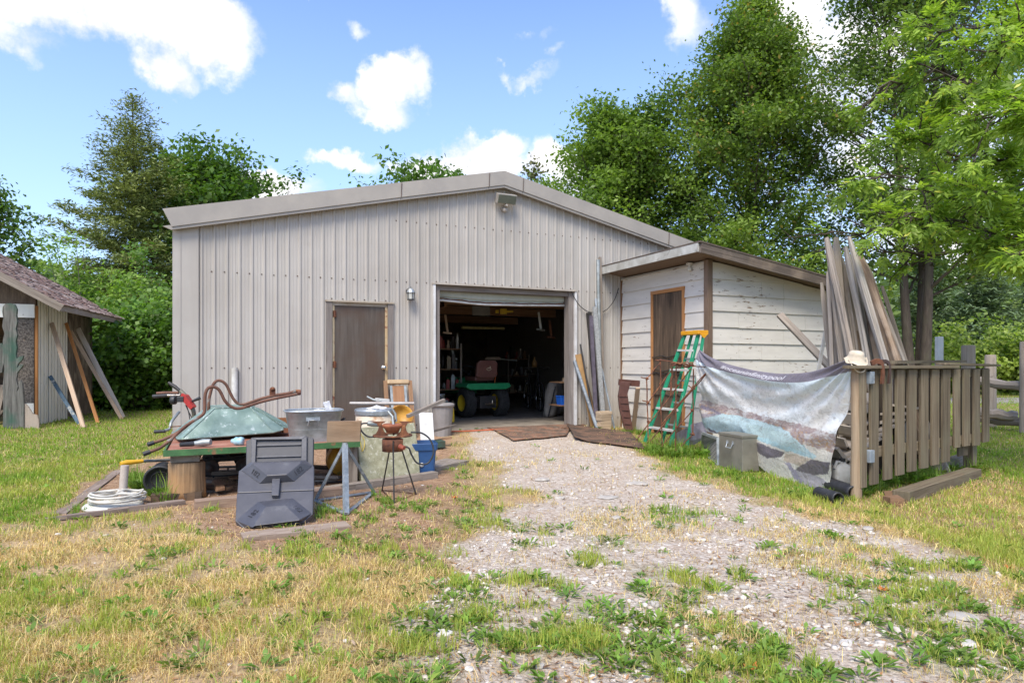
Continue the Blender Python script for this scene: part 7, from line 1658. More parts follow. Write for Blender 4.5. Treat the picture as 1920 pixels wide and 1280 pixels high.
deer = [(-.05, -.012), (-.035, .002), (-.015, .006), (.012, .006), (.026, .022), (.022, .040), (.030, .050), (.034, .030), (.048, .024), (.040, .012), (.050, -.008), (.058, -.020), (.040, -.012), (.020, -.010), (-.010, -.012), (-.030, -.012), (-.060, -.028)]
mb.prism([(x * .8, y * .8) for x, y in deer], ce, axl, up_, -fw_, .004, hb=0); mb.tube([ce + axl * math.cos(a) * .052 + up_ * (math.sin(a) * .045 - .005) for a in np.linspace(math.pi * 1.05, math.pi * 1.95, 12)], .004, 6); mb.build('leaping_deer_emblem', mat('pale_emblem', (.75, .65, .45), None, 9, .5), tr)
mb = MB(); mb.obox(TT(0, .95, .60), (.42, .70, .34), (axl, fw_, Z)); mb.build('hood', M_JG, tr, bevel=.04)
mb = MB(); wc = TT(0, .52, .92); mb.tube([wc + axl * math.cos(a) * .17 + (fw_ * .85 + Z * .5).normalized() * math.sin(a) * .17 for a in np.linspace(0, 6.283, 25)[:-1]], .014, 8, closed=True); mb.tube([wc, TT(0, .64, .70)], .02, 8); mb.build('steering_wheel', M_BLACK, tr)
mb = MB(); mb.tube([TT(.30, .05, .66), TT(.29, -.02, .83)], .012, 8); mb.lathe([(0, 0), (.03, .01), (.03, .05), (0, .06)], TT(.29, -.02, .83), None, 12); mb.build('gear_lever', mat('orange_knob', (.75, .20, .05), None, 9, .4), tr)
# sack, bicycle, shelf, blue box
sk0 = gf(1029, 781); sk = thing('cloth_sack', 'tall beige cloth sack standing against the right inside of the garage', 'sack', sk0)
mb = MB(); rr_ = [(0, .0), (.10, .0), (.13, .06), (.125, .25), (.12, .45), (.125, .58), (.10, .66), (.05, .70), (0, .705)]; mb.lathe(rr_, sk0, (Vector((1, 0, 0)), Vector((0, 1, 0)), (Z + Vector((.14, 0, 0))).normalized()), 26)
for i, v_ in enumerate(mb.v):
    d_ = v_ - sk0; a = math.atan2(d_.y, d_.x); mb.v[i] = v_ + Vector((math.cos(a), math.sin(a), 0)) * (.018 * math.sin(a * 3 + d_.z * 9) + .012 * math.sin(d_.z * 24 + a))
mb.build('sack_body', mat('burlap', (.40, .35, .29), (.27, .23, .19), 10, .95, 0, .4), sk)
mb = MB(); mb.tube([sk0 + Z * .60 + Vector((.12, -.12, 0)), sk0 + Z * .3 + Vector((.05, -.15, 0)), sk0 + Z * .02 + Vector((-.02, -.16, 0))], .014, 6); mb.build('dark_strap', M_BLACK, sk)
sk1 = gf(1040, 777) + Vector((.05, .3, 0)); mb = MB(); mb.lathe([(0, 0), (.16, 0), (.19, .08), (.17, .3), (.13, .6), (.05, .68), (0, .68)], sk1, None, 22)
for i, v_ in enumerate(mb.v): d_ = v_ - sk1; a = math.atan2(d_.y, d_.x); mb.v[i] = v_ + Vector((math.cos(a), math.sin(a), 0)) * .02 * math.sin(a * 4 + d_.z * 12)
one('cloth_sack', mb, MATS['burlap'], 'second beige sack slumped behind the tall one with the dark strap', 'sack', sk1)
bk_ = thing('bicycle', 'dark bicycle with a shiny front rim parked in the garage left of the sack', 'bicycle', gf(1000, 776))
bc0 = Vector((.37, 15.6, FZ)); bdr = Vector((.25, -.97, 0)).normalized()
def BK(x, z, y=0): return bc0 + bdr * x + Z * z + Vector((bdr.y, -bdr.x, 0)) * y
for x in (0, 1.0):
    c = BK(x, .32); mb = MB(); mb.tube([c + bdr * math.cos(a) * .315 + Z * math.sin(a) * .315 for a in np.linspace(0, 6.283, 41)[:-1]], .018, 8, closed=True); ty = mb.build('tyre', M_RUBBER, bk_)
    mb = MB(); mb.tube([c + bdr * math.cos(a) * .29 + Z * math.sin(a) * .29 for a in np.linspace(0, 6.283, 41)[:-1]], .010, 6, closed=True)
    for k in range(14): a = k * 6.283 / 14; mb.tube([c, c + bdr * math.cos(a) * .285 + Z * math.sin(a) * .285], .0018, 4)
    mb.build('rim', MATS['chrome'], ty)
for a, b_, nm in (((0, .32), (.15, .82), 'seat_tube'), ((.0, .32), (.42, .32), 'chain_stay'), ((.15, .80), (.80, .80), 'top_tube'), ((.42, .30), (.82, .74), 'down_tube'), ((.80, .92), (1.0, .32), 'fork')):
    mb = MB(); mb.tube([BK(*a), BK(*b_)], .016, 8); mb.build(nm, M_DARKM, bk_)
mb = MB(); mb.tube([BK(.78, .96, -.28), BK(.80, .98), BK(.78, .96, .28)], .013, 8); mb.build('handlebar', M_DARKM, bk_)
mb = MB(); mb.lathe([(0, 0), (.07, .0), (.06, .05), (0, .06)], BK(.13, .84), (bdr * 1.6, Vector((bdr.y, -bdr.x, 0)), Z), 14); mb.build('saddle', M_BLACK, bk_)
SH = toL(plane_hit(1074, 740, L(0, .9), E))[0]
shf = thing('garage_shelf', 'low wooden shelf unit just inside the right jamb of the garage', 'shelf', L(sG1 - .28, .9, FZ))
for z_ in (.30, .72): mb = MB(); mb.lbox(SH - .36, SH + .25, .7, 1.15, z_ - .02 + FZ, z_ + FZ); mb.build('shelf_board', W_BROWN, shf)
for s_ in (SH - .02, SH + .22): mb = MB(); mb.lbox(s_, s_ + .03, 1.1, 1.14, FZ, .76); mb.build('shelf_post', W_BROWN, shf)
q0 = L(SH - .20, .86, FZ + .30); mb = MB(); loft(mb, [rectring(q0 + Z * h, .125 * k, .10 * k, D, E, .015) for h, k in [(0, .9), (.14, 1), (.15, 1.06), (.165, 1.06), (.16, .97), (.02, .87)]], smooth=False); one('blue_box', mb, mat('bright_blue', (.01, .12, .60), (.01, .10, .5), 8, .4, 0, .03), 'bright blue plastic box on the low shelf inside the garage', 'box', q0)
mb = MB(); mb.lbox(SH - .22, SH - .1, .8, .9, FZ + .725, FZ + .79); one('wood_scrap', mb, W_PALE, 'small pale wood scrap on the upper shelf inside the garage', 'wood scrap', L(sG1 - .3, .9, FZ + .72))
yb = gf(844, 791); mb = MB(); mb.prism([(-.06, 0), (-.05, .25), (-.02, .29), (.04, .29), (.06, .24), (.07, 0)], yb, D, Z, -E, .05, hb=-.05); one('yellow_jug', mb, mat('yellow_jug', (.75, .52, .02), (.6, .4, .02), 9, .4), 'yellow plastic jug between the grey dustbin and the tractor wheel', 'jug', yb, bevel=.012)
# bench, clutter, lamp tube, drill, poles
wbn = thing('workbench', 'dark cluttered workbench along the back of the garage', 'workbench', L(4.6, 7.2, FZ))
mb = MB(); mb.lbox(3.0, 6.0, 7.0, 7.7, .88, .93); mb.build('bench_top', W_BROWN, wbn)
for s_ in (3.05, 4.5, 5.9): mb = MB(); mb.lbox(s_, s_ + .08, 7.05, 7.13, FZ, .88); mb.build('leg', W_BROWN, wbn)
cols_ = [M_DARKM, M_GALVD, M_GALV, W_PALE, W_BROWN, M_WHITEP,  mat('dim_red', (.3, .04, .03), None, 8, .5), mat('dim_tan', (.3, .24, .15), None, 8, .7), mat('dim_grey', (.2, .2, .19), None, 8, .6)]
nmz = ['paint_can', 'tool_box', 'carton', 'jar', 'machine_part']
NUM = ['first', 'second', 'third', 'fourth', 'fifth', 'sixth', 'seventh', 'eighth', 'ninth', 'tenth']
posn = ['far left', 'left', 'left of centre', 'central', 'right of centre', 'right', 'far right']
def at_t(u, t): return toL(plane_hit(u, 700, L(0, t), E))[0]
def clutter(p, k, w_, h, m_, lab, grp):
    mb = MB()
    if k == 0: mb.lathe([(0, 0), (w_ * .5, 0), (w_ * .5, h * .92), (w_ * .54, h * .93), (w_ * .54, h), (0, h)], p, None, 16); nm = 'paint_can'
    elif k == 1: mb.obox(p + Z * h * .45, (w_, w_ * .7, h * .9), (D, E, Z)); mb.obox(p + Z * h * .95, (w_ * .5, .02, h * .1), (D, E, Z)); nm = 'tool_box'
    elif k == 2: mb.obox(p + Z * h / 2, (w_, w_ * .8, h), (D, E, Z), jit=.01); nm = 'carton'
    elif k == 3: mb.lathe([(0, 0), (w_ * .4, 0), (w_ * .42, h * .6), (w_ * .2, h * .8), (w_ * .18, h), (0, h)], p, None, 14); nm = 'bottle'
    else: mb.lathe([(0, 0), (w_ * .5, 0), (w_ * .5, h * .4), (0, h * .4)], p, None, 12); mb.obox(p + Z * h * .6, (w_ * .4, w_ * .4, h * .5), (D, E, Z)); nm = 'machine_part'
    return one(nm, mb, m_, lab % nm.replace('_', ' '), nm.replace('_', ' '), p, grp)
WHT = ['bottom', 'second', 'third', 'top']; GC = 'clutter stored in the garage'
def rack(u0, u1, t, zs, nm_, lab, side, n=6):
    s0, s1 = at_t(u0, t), at_t(u1, t); rk = thing('shelving_unit', lab, 'shelves', L((s0 + s1) / 2, t, FZ))
    for z_ in zs: mb = MB(); mb.lbox(s0, s1, t, t + .4, FZ + z_ - .02, FZ + z_); mb.build('shelf_board', W_BROWN, rk)
    for x_ in (s0, s1 - .03): mb = MB(); mb.lbox(x_, x_ + .03, t - .003, t + .03, FZ, FZ + zs[-1] + .1); mb.build('upright', W_GREY, rk)
    for j_, z_ in enumerate(zs):
        for i in range(n):
            p = L(s0 + (s1 - s0) * (i + .5) / n, t + .15 + random.uniform(-.05, .1), FZ + z_); w_ = (s1 - s0) / n * random.uniform(.55, .9)
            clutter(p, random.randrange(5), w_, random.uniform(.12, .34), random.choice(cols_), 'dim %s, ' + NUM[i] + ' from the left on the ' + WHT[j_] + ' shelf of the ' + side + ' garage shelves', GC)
rack(816, 866, 2.6, (.15, .55, .95, 1.35), 0, 'shelves of paint cans and tools left of the tractor in the dark garage', 'left', 6)
rack(952, 992, 6.2, (.3, .75, 1.2), 0, 'dim shelves in the rear of the garage between the tractor and the bicycle', 'rear', 5)
for i in range(8):
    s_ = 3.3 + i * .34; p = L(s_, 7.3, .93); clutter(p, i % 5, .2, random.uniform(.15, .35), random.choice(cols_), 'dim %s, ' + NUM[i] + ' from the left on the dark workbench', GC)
for i in range(6):
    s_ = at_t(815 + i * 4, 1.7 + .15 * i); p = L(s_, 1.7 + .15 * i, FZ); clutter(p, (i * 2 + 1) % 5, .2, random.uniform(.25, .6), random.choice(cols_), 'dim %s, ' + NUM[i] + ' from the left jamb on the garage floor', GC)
for i, (u, v, m_) in enumerate(((835, 590, W_PALE), (1010, 585, M_GALVD), (1030, 600, M_RUST), (846, 640, M_GALVD))):
    p = P(u, v, 12.4 + .3 * i); mb = MB(); mb.bar(p, p - Z * .35 + D * .05, .04, .025); mb.bar(p - Z * .33 - D * .05, p - Z * .35 + D * .12, .05, .03); one('hanging_tool', mb, m_, ('pale tool hanging at the upper left inside the garage', 'grey tool hanging right of the yellow power tool', 'rusty tool hanging near the right jamb', 'grey tool hanging under the beam at the left')[i], 'hand tool', p)
mb = MB(); a, b_ = P(866, 614, 15.0), P(944, 616, 15.6); mb.bar(a, b_, .09, .05); one('fluorescent_light', mb, mat('tube_light', (.75, .68, .30), None, 9, .4), 'yellowed fluorescent lamp hanging under the garage beams', 'lamp', a)
mb = MB(); a = P(944, 584, 13.6); mb.obox(a, (.14, .10, .11), None); mb.obox(a + Vector((.13, 0, .0)), (.14, .05, .04), None); mb.obox(a + Vector((-.13, 0, -.0)), (.07, .07, .07), None); one('power_tool', mb, MATS['hub_yellow'], 'yellow power tool lying on a roof beam inside the garage', 'power tool', a, bevel=.01)
mb = MB(); mb.obox(P(902, 583, 12.6), (.36, .02, .17), (D, E, Z)); one('grey_sheet', mb, mat('dim_grey', (.2, .2, .19)), 'grey rectangular sheet hanging left of the yellow power tool', 'sheet', P(902, 583, 12.6))
mb = MB(); mb.tube([gf(950, 742) + Vector((0, -1.2, 0)), P(976, 655, 14.0)], .02, 8); one('long_pole', mb, W_GREY, 'long thin pole leaning in the dark right of the tractor', 'pole', gf(950, 742))
mb = MB(); mb.bar(P(910, 672, 15), P(938, 672, 15), .12, .06); one('short_plank', mb, W_PALE, 'short pale plank on the clutter above the tractor seat', 'plank', P(910, 672, 15))
mb = MB(); mb.tube([P(938, 673, 15), P(970, 676, 15)], .012, 6); one('thin_rod', mb, M_GALVD, 'thin pale rod beside the short plank above the tractor', 'rod', P(950, 674, 15))
mb = MB(); mb.lathe([(0, 0), (.05, 0), (.06, .08), (.035, .14), (.018, .17), (.018, .22), (0, .22)], P(1002, 688, 14.5), None, 14); one('bottle', mb, mat('amber_bottle', (.30, .16, .05), None, 9, .3), 'amber bottle in the dark right side of the garage', 'bottle', P(1002, 688, 14.5))
# ------------------------------------------------------------------ trees and far vegetation
M_LEAF = leafmat('leaf_surface', trans=.38, rough=.45)
M_NEEDLE = leafmat('needle_surface', trans=.15, rough=.6)
M_BARK = wood('bark', (.125, .10, .08), (.035, .027, .021), (.09, .08, .055), 16, 2.2, bmp=1.0)
M_TWIG = mat('twig', (.17, .14, .115), (.08, .065, .05), 12, .9)
def leaf_quads(name, C_, S, N_, T_, col, m_, parent, asp=.5, k=None, fold=0.0):
    """C_ centres, S sizes, N_ normals, T_ tangent (long axis)"""
    n = len(C_); T_ = T_ - N_ * (T_ * N_).sum(1, keepdims=True); T_ /= np.linalg.norm(T_, axis=1, keepdims=True) + 1e-9
    B_ = np.cross(N_, T_); S = S[:, None]
    V = np.zeros((n, 4, 3), np.float32)
    V[:, 0] = C_ - T_ * S * .5; V[:, 1] = C_ + B_ * S * asp * .5 + N_ * S * fold; V[:, 2] = C_ + T_ * S * .5; V[:, 3] = C_ - B_ * S * asp * .5 + N_ * S * fold
    o = raw_mesh(name, V.reshape(-1, 3), np.arange(n * 4).reshape(-1, 4), m_, parent=parent, col=np.repeat(col, 4, axis=0)) if parent is not None else raw_mesh(name, V.reshape(-1, 3), np.arange(n * 4).reshape(-1, 4), m_, origin=tuple(C_.min(0)), col=np.repeat(col, 4, axis=0))
    return o
def rdir(n):
    v = rng.normal(size=(n, 3)); return v / np.linalg.norm(v, axis=1, keepdims=True)
def vnp(v): return np.array((v.x, v.y, v.z))
def palette(n, cols, clump=None, dv=.22):
    cols = np.array(cols); w_ = rng.random((n, 1)) if clump is None else np.clip(clump[:, None] + (rng.random((n, 1)) - .5) * .35, 0, 1)
    c = cols[0] * (1 - w_) + cols[1] * w_
    if len(cols) > 2:
        k = rng.random(n) < .02; c[k] = cols[2]
    return np.clip(c * (1 + (rng.random((n, 1)) - .5) * 2 * dv), 0, 1)
def tree(name, label, base, H, env, nl, leaf, cols, hb=.18, r0=.16, nlimb=44, el=(15, 60), stems=1, spread=.3, sub=7, clump=.33, sz=.12, asp=.62, grp=None, cat='tree', droop=0, density=1, seed=0, lm=None, top=1.0):
    random.seed(seed + 100); base = Vector(base); t = thing(name, label, cat, base, grp)
    tk = MB(); pts_l = []; tw_ = []
    for st_i in range(stems):
        a0 = st_i / max(1, stems) * 6.283 + seed; off = Vector((math.cos(a0), math.sin(a0), 0)) * (r0 * .9 if stems > 1 else 0)
        path = []; n = 14; Hs = H * (1 if st_i == 0 else random.uniform(.8, .97))
        for i in range(n + 1):
            f = i / n; wob = Vector((math.sin(f * 5 + a0 * 2 + seed), math.cos(f * 4 + a0 + seed), 0)) * .12 * f * H / 10
            path.append(base + off + off.normalized() * spread * f * H * .35 * (1 if stems > 1 else 0) + wob + Z * Hs * f * .97 if off.length else base + wob + Z * Hs * f * .97)
        rad = [max(.012, r0 * (1 - .93 * (i / n) ** .8)) * (1.35 if i == 0 else 1) for i in range(n + 1)]
        tk.tube(path, rad, 10)
        for i in range(nlimb // stems):
            f = hb + (.985 - hb) * ((i + random.random()) / (nlimb // stems)); az = i * 2.39996 + seed + st_i
            x = f * n; ii = min(int(x), n - 1); p = path[ii].lerp(path[ii + 1], x - ii); R_ = env(f) * random.uniform(.72, 1.12)
            e = R(el[0] + (el[1] - el[0]) * f + random.uniform(-8, 8)); dv_ = Vector((math.cos(az) * math.cos(e), math.sin(az) * math.cos(e), math.sin(e)))
            L_ = R_ / max(.35, math.cos(e)); m_ = 6; lp_ = [p]
            for k in range(1, m_ + 1):
                g = k / m_; dd = (dv_ + Z * (.30 * g - droop * g * g) + Vector((random.uniform(-.16, .16), random.uniform(-.16, .16), 0))).normalized(); lp_.append(lp_[-1] + dd * L_ / m_)
            rl = max(.008, r0 * .34 * (1 - f * .75)); tk.tube(lp_, [rl * (1 - .85 * k / m_) + .003 for k in range(m_ + 1)], 6, cap=False)
            for k in range(2, m_ + 1):
                for q in range(max(1, sub // 3)):
                    a_ = lp_[k - 1].lerp(lp_[k], random.random()); dd = (lp_[k] - lp_[k - 1]).normalized()
                    sd = (dd * .7 + Vector((random.uniform(-1, 1), random.uniform(-1, 1), random.uniform(-.4, .7)))).normalized(); l2 = L_ * random.uniform(.14, .36) * (1.15 - .4 * k / m_) + .15
                    b_ = a_ + sd * l2; tw_.append((a_, b_)); pts_l += [(a_.lerp(b_, .55), l2), (b_, l2)]
            pts_l.append((lp_[-1], .3))
    for a_, b_ in tw_[:700]: tk.tube([a_, b_], [.010, .004], 4, cap=False)
    tk.build('trunk', M_BARK, t)
    cen = np.array([vnp(p) for p, l in pts_l]); nl = int(nl * density)
    wgt = np.ones(len(cen)); own = rng.integers(0, len(cen), nl)
    # uneven clumps: some twigs carry far more leaves than others
    wgt = rng.random(len(cen)) ** 1.8; wgt /= wgt.sum(); own = rng.choice(len(cen), nl, p=wgt)
    off = np.clip(rng.normal(size=(nl, 3)), -1.7, 1.7) * np.array((clump, clump, clump * .55)) * (.6 + .6 * rng.random((nl, 1)))
    C_ = cen[own] + off; C_[:, 2] = np.maximum(C_[:, 2], base.z + .15)
    N_ = rdir(nl) * .75 + np.array((0, 0, .75)); N_ /= np.linalg.norm(N_, axis=1, keepdims=True)
    T_ = rdir(nl) + np.array((0, 0, -.5)); cl_ = rng.random(len(cen))[own] * .45 + .55 * np.clip((fbm(cen[:, 0] * .9 + seed, cen[:, 2] * .9 + cen[:, 1] * .5, 7, 3) - .3) * 2.4, 0, 1)[own]
    leaf_quads('crown', C_, sz * (.6 + .8 * rng.random(nl)), N_, T_, palette(nl, cols, cl_), lm or M_LEAF, t, asp, fold=.05)
    return t
MAPLE = [(.065, .12, .024), (.23, .32, .065), (.38, .28, .08)]
def XY(u, Y): return ((u - 960) / F * Y, Y, 0)
tree('maple_tree', 'tallest dense green maple rising behind the siding shed', XY(1405, 21), 12.6, lambda f: 3.0 * math.sin(min(1, (f + .10) * 1.06) * math.pi) ** .75 + .15, 120000, None, MAPLE, hb=.12, nlimb=64, el=(10, 72), sub=9, sz=.115, seed=3, clump=.34)
tree('maple_tree', 'lower round maple behind the roof slope, left of the tallest maple', XY(1175, 23), 9.3, lambda f: 2.7 * math.sin(min(1, (f + .08)) * math.pi) ** .8 + .2, 72000, None, [(.07, .13, .026), (.25, .36, .065), (.24, .32, .07)], hb=.2, nlimb=52, el=(15, 66), sub=8, sz=.135, seed=9, clump=.36)
tree('maple_tree', 'tall open tree with several dark stems behind the split rails', XY(1722, 19.5), 14.5, lambda f: 3.0 * math.sin(min(1, (f * .9 + .06)) * math.pi) ** .6, 66000, None, [(.08, .14, .035), (.19, .27, .065), (.33, .28, .09)], hb=.22, r0=.17, nlimb=72, stems=3, spread=.17, el=(15, 50), sub=8, sz=.115, seed=5, clump=.36)
tree('maple_tree', 'green tree top showing beyond the left roof slope of the workshop', XY(800, 34), 10.4, lambda f: 3.6 * math.sin(min(1, (f + .05)) * math.pi) ** .7, 9000, None, [(.07, .14, .03), (.15, .24, .05)], nlimb=36, sub=6, sz=.26, seed=12, clump=.5)
tree('maple_tree', 'small green tree top left of the other one beyond the workshop roof', XY(715, 36), 9.9, lambda f: 2.6 * math.sin(min(1, (f + .05)) * math.pi) ** .7, 7000, None, [(.07, .14, .03), (.15, .24, .05)], nlimb=32, sub=6, sz=.26, seed=13, clump=.45)
tree('thin_tree', 'sparse nearly bare treetop behind the workshop ridge', XY(1000, 30), 10.4, lambda f: 1.7 * (1.1 - f), 700, None, [(.14, .13, .07), (.12, .17, .05)], hb=.5, nlimb=30, sub=5, sz=.2, seed=14, clump=.28, r0=.09, el=(30, 70))
tree('maple_tree', 'broad green maple between the conifer and the workshop corner', XY(405, 27), 9.6, lambda f: 3.8 * math.sin(min(1, (f + .12)) * math.pi) ** .8, 26000, None, [(.06, .125, .022), (.14, .23, .04)], nlimb=46, sub=7, sz=.20, seed=17, clump=.42)
# conifer: tiers of drooping sprays
def conifer(name, label, base, H, Rb, nl, cols, seed=0, sz=.26):
    random.seed(seed); base = Vector(base); t = thing(name, label, 'tree', base); tk = MB(); path = [base + Z * H * i / 12 + Vector((math.sin(i * .9) * .04, 0, 0)) for i in range(13)]
    tk.tube(path, [max(.02, .20 * (1 - i / 12.4)) for i in range(13)], 9); cen = []; dr = []; wt = []
    nb = 170
    for i in range(nb):
        f = (i + random.random()) / nb; z = H * (.10 + .89 * f); az = i * 2.39996; L_ = Rb * (1 - f) ** .72 * random.uniform(.55, 1.15) + .18; e = R(-12 + 62 * f ** 1.6 + random.uniform(-7, 7)); p = base + Z * z
        d_ = Vector((math.cos(az) * math.cos(e), math.sin(az) * math.cos(e), math.sin(e))); lp_ = [p]; m_ = 6
        for k in range(m_): lp_.append(lp_[-1] + (d_ + Z * (.22 * k / m_ - .08) + Vector((random.uniform(-.1, .1), random.uniform(-.1, .1), 0))).normalized() * L_ / m_)
        tk.tube(lp_, [.03 * (1 - f) * (1 - k / 6.6) + .005 for k in range(m_ + 1)], 5, cap=False)
        dens_ = 1 if f < .50 else max(.05, 1 - (f - .50) * 2.3)
        for k in range(1, m_ + 1):
            for q in range(5):
                a_ = lp_[k - 1].lerp(lp_[k], random.random()); sd = Vector((-d_.y, d_.x, 0)) * random.choice((-1, 1)) * random.uniform(.1, .42) * L_ * (1.1 - .6 * k / m_) * .45; cen.append(vnp(a_ + sd + Z * random.uniform(-.08, .03))); dr.append(vnp((sd.normalized() if sd.length > .01 else d_) + d_)); wt.append(dens_ * (.3 if k < 2 else 1) * random.random() ** .6)
    tk.build('trunk', M_BARK, t); cen = np.array(cen); dr = np.array(dr); wt = np.array(wt); own = rng.choice(len(cen), nl, p=wt / wt.sum())
    C_ = cen[own] + rng.normal(size=(nl, 3)) * np.array((.17, .17, .07)); N_ = rdir(nl) * .6 + np.array((0, 0, .8)); N_ /= np.linalg.norm(N_, axis=1, keepdims=True)
    leaf_quads('crown', C_, sz * (.5 + .7 * rng.random(nl)), N_, dr[own] + rdir(nl) * .8 + np.array((0, 0, -.15)), palette(nl, cols, rng.random(len(cen))[own]), M_NEEDLE, t, .26, fold=.03); return t
conifer('spruce_tree', 'tall dark conifer with a thin open top left of the workshop', XY(250, 23.5), 10.7, 3.9, 70000, [(.10, .135, .045), (.30, .34, .11)], 21, .19)
tree('maple_tree', 'loose green tree cut off by the left edge of the picture', XY(-40, 19), 6.9, lambda f: 1.9 * math.sin(min(1, (f + .15)) * math.pi) ** .8, 9000, None, [(.07, .14, .03), (.17, .25, .05)], nlimb=40, sub=6, sz=.14, seed=23, clump=.25)
# shrubs at the left
def shrub(name, label, base, H, Rx, nl, cols, sz, seed, cat='shrub', grp=None, flat=1.0, asp=.7, shape=.6, face=None):
    random.seed(seed); base = Vector(base); t = thing(name, label, cat, base, grp); tk = MB(); cen = []
    for i in range(26):
        a = i * 2.4; r_ = Rx * math.sqrt((i + .5) / 26); e = Vector((math.cos(a) * r_, math.sin(a) * r_ * flat, H * random.uniform(.5, 1) * (1 - shape * (r_ / Rx) ** 2)))
        pts = [base + Vector((e.x * .15, e.y * .15, 0)), base + Vector((e.x * .5, e.y * .5, e.z * .55)), base + e]; tk.tube(pts, [.022, .014, .005], 5, cap=False)
        for k in range(24):
            f = random.uniform(.12, 1.02); p = pts[0].lerp(pts[1], f * 2) if f < .5 else pts[1].lerp(pts[2], f * 2 - 1); cen.append(vnp(p + Vector((random.uniform(-1, 1), random.uniform(-1, 1), random.uniform(-.6, .8))) * .22 * Rx ** .5))
    tk.build('stems', M_TWIG, t); cen = np.array(cen); wt = rng.random(len(cen)) ** 1.2; own = rng.choice(len(cen), nl, p=wt / wt.sum())
    C_ = cen[own] + rng.normal(size=(nl, 3)) * .16; C_[:, 2] = np.maximum(C_[:, 2], base.z + .04)
    N_ = rdir(nl) * .7 + np.array(face or (0, -.3, .7)); N_ /= np.linalg.norm(N_, axis=1, keepdims=True)
    leaf_quads('foliage', C_, sz * (.6 + .7 * rng.random(nl)), N_, rdir(nl) + np.array((0, 0, -.4)), palette(nl, cols, rng.random(len(cen))[own]), M_LEAF, t, asp, fold=.06); return t
shrub('lilac_bush', 'tall bright green sapling thicket between the garden shed and the workshop', XY(165, 19.0), 5.3, 2.0, 24000, [(.10, .19, .03), (.24, .36, .05)], .13, 31, asp=.45)
shrub('lilac_bush', 'rounded green bush directly left of the workshop corner', XY(285, 17.5), 4.3, 1.7, 24000, [(.08, .16, .027), (.20, .31, .05)], .11, 32)
shrub('grape_vine', 'dark leafy vine mass low down between the two buildings', XY(258, 16.2), 2.7, 1.5, 17000, [(.06, .13, .02), (.17, .30, .05)], .12, 33, 'vine', asp=.85, shape=.3)
shrub('grape_vine', 'leafy vine mass low down right behind the leaning boards', XY(190, 16.6), 2.5, 1.3, 15000, [(.055, .12, .02), (.16, .28, .05)], .11, 34, 'vine', asp=.85, shape=.3)
shrub('lilac_bush', 'green bush just above the garden shed roof end', XY(100, 20), 3.9, 1.7, 8000, [(.09, .17, .03), (.2, .3, .05)], .17, 36)
of = thing('orange_fence', 'orange brown board fence glimpsed through the vines left of the workshop', 'fence', XY(270, 18.6))
for i in range(16): mb = MB(); p = Vector(((228 + i * 9 - 960) / F * 18.6, 18.6, 0)); mb.obox(p + Z * .65, (.12, .02, 1.3), None); mb.build('board', W_ORANGE, of)
for z_ in (.3, 1.0): mb = MB(); mb.obox(Vector(((295 - 960) / F * 18.6, 18.63, z_)), (2.2, .03, .08), None); mb.build('rail', W_ORANGE, of)
# undergrowth right of the fence
for i, (u, Y_, H_s, Rx, lab) in enumerate(((1650, 25, 2.6, 2.0, 'green undergrowth bush behind the split rails'), (1775, 26, 3.0, 2.2, 'yellowish green bush behind the white post'), (1880, 25, 3.1, 2.3, 'bright green bush above the split rail fence'), (1990, 24, 3.4, 2.2, 'bush at the right edge beyond the gravel road'), (1560, 27, 3.6, 2.2, 'dark bush behind the siding shed corner'))):
    shrub('bush', lab, XY(u, Y_), H_s, Rx, 12000, [(.13, .20, .04), (.34, .42, .08)], .16, 40 + i, 'bush', 'bushes beyond the gravel road')
for i, (u, Y_, H_s, lab) in enumerate(((1845, 30, 7.0, 'blue green pine beyond the bushes at the right'), (1740, 33, 7.6, 'slim dark pine behind the double trunk tree'), (1960, 31, 7.5, 'pine at the far right edge'))):
    conifer('pine_tree', lab, XY(u, Y_), H_s, 2.0, 14000, [(.10, .15, .08), (.19, .27, .13)], 50 + i, .30)
# far wood: one mass
def far_wood():
    n = 95000; X = (rng.random(n) * 2 - 1) * 95; Y = 42 + rng.random(n) * 16
    tp_ = 6.0 + 3.5 * fbm(X * .16, Y * .05, 91, 4) ** 1.0; q = rng.random(n) ** .9; C_ = np.stack([X, Y, q * tp_ + .1], -1); N_ = rdir(n) * .8 + np.array((0, -.5, .5)); N_ /= np.linalg.norm(N_, axis=1, keepdims=True)
    cl_ = fbm(X * .5, C_[:, 2] * .6 + Y * .1, 92, 3); cl_ = np.clip((cl_ - .3) * 2.2, 0, 1)
    return kind(leaf_quads('far_wood', C_, .62 * (.6 + .7 * rng.random(n)), N_, rdir(n), palette(n, [(.075, .125, .045), (.26, .35, .10)], cl_), M_LEAF, None, .7), 'stuff')
far_wood()
# gravel road beyond the rail fence
mb = MB(); mb.face([(11, 18.9, .006), (90, 17.5, .006), (90, 21.4, .006), (11, 22.2, .006)]); rd_ = mb.build('road', mat('road_gravel', (.36, .31, .29), (.25, .21, .19), 6, .95, 0, .4), None, (11, 18.9, 0)); kind(rd_, 'structure')
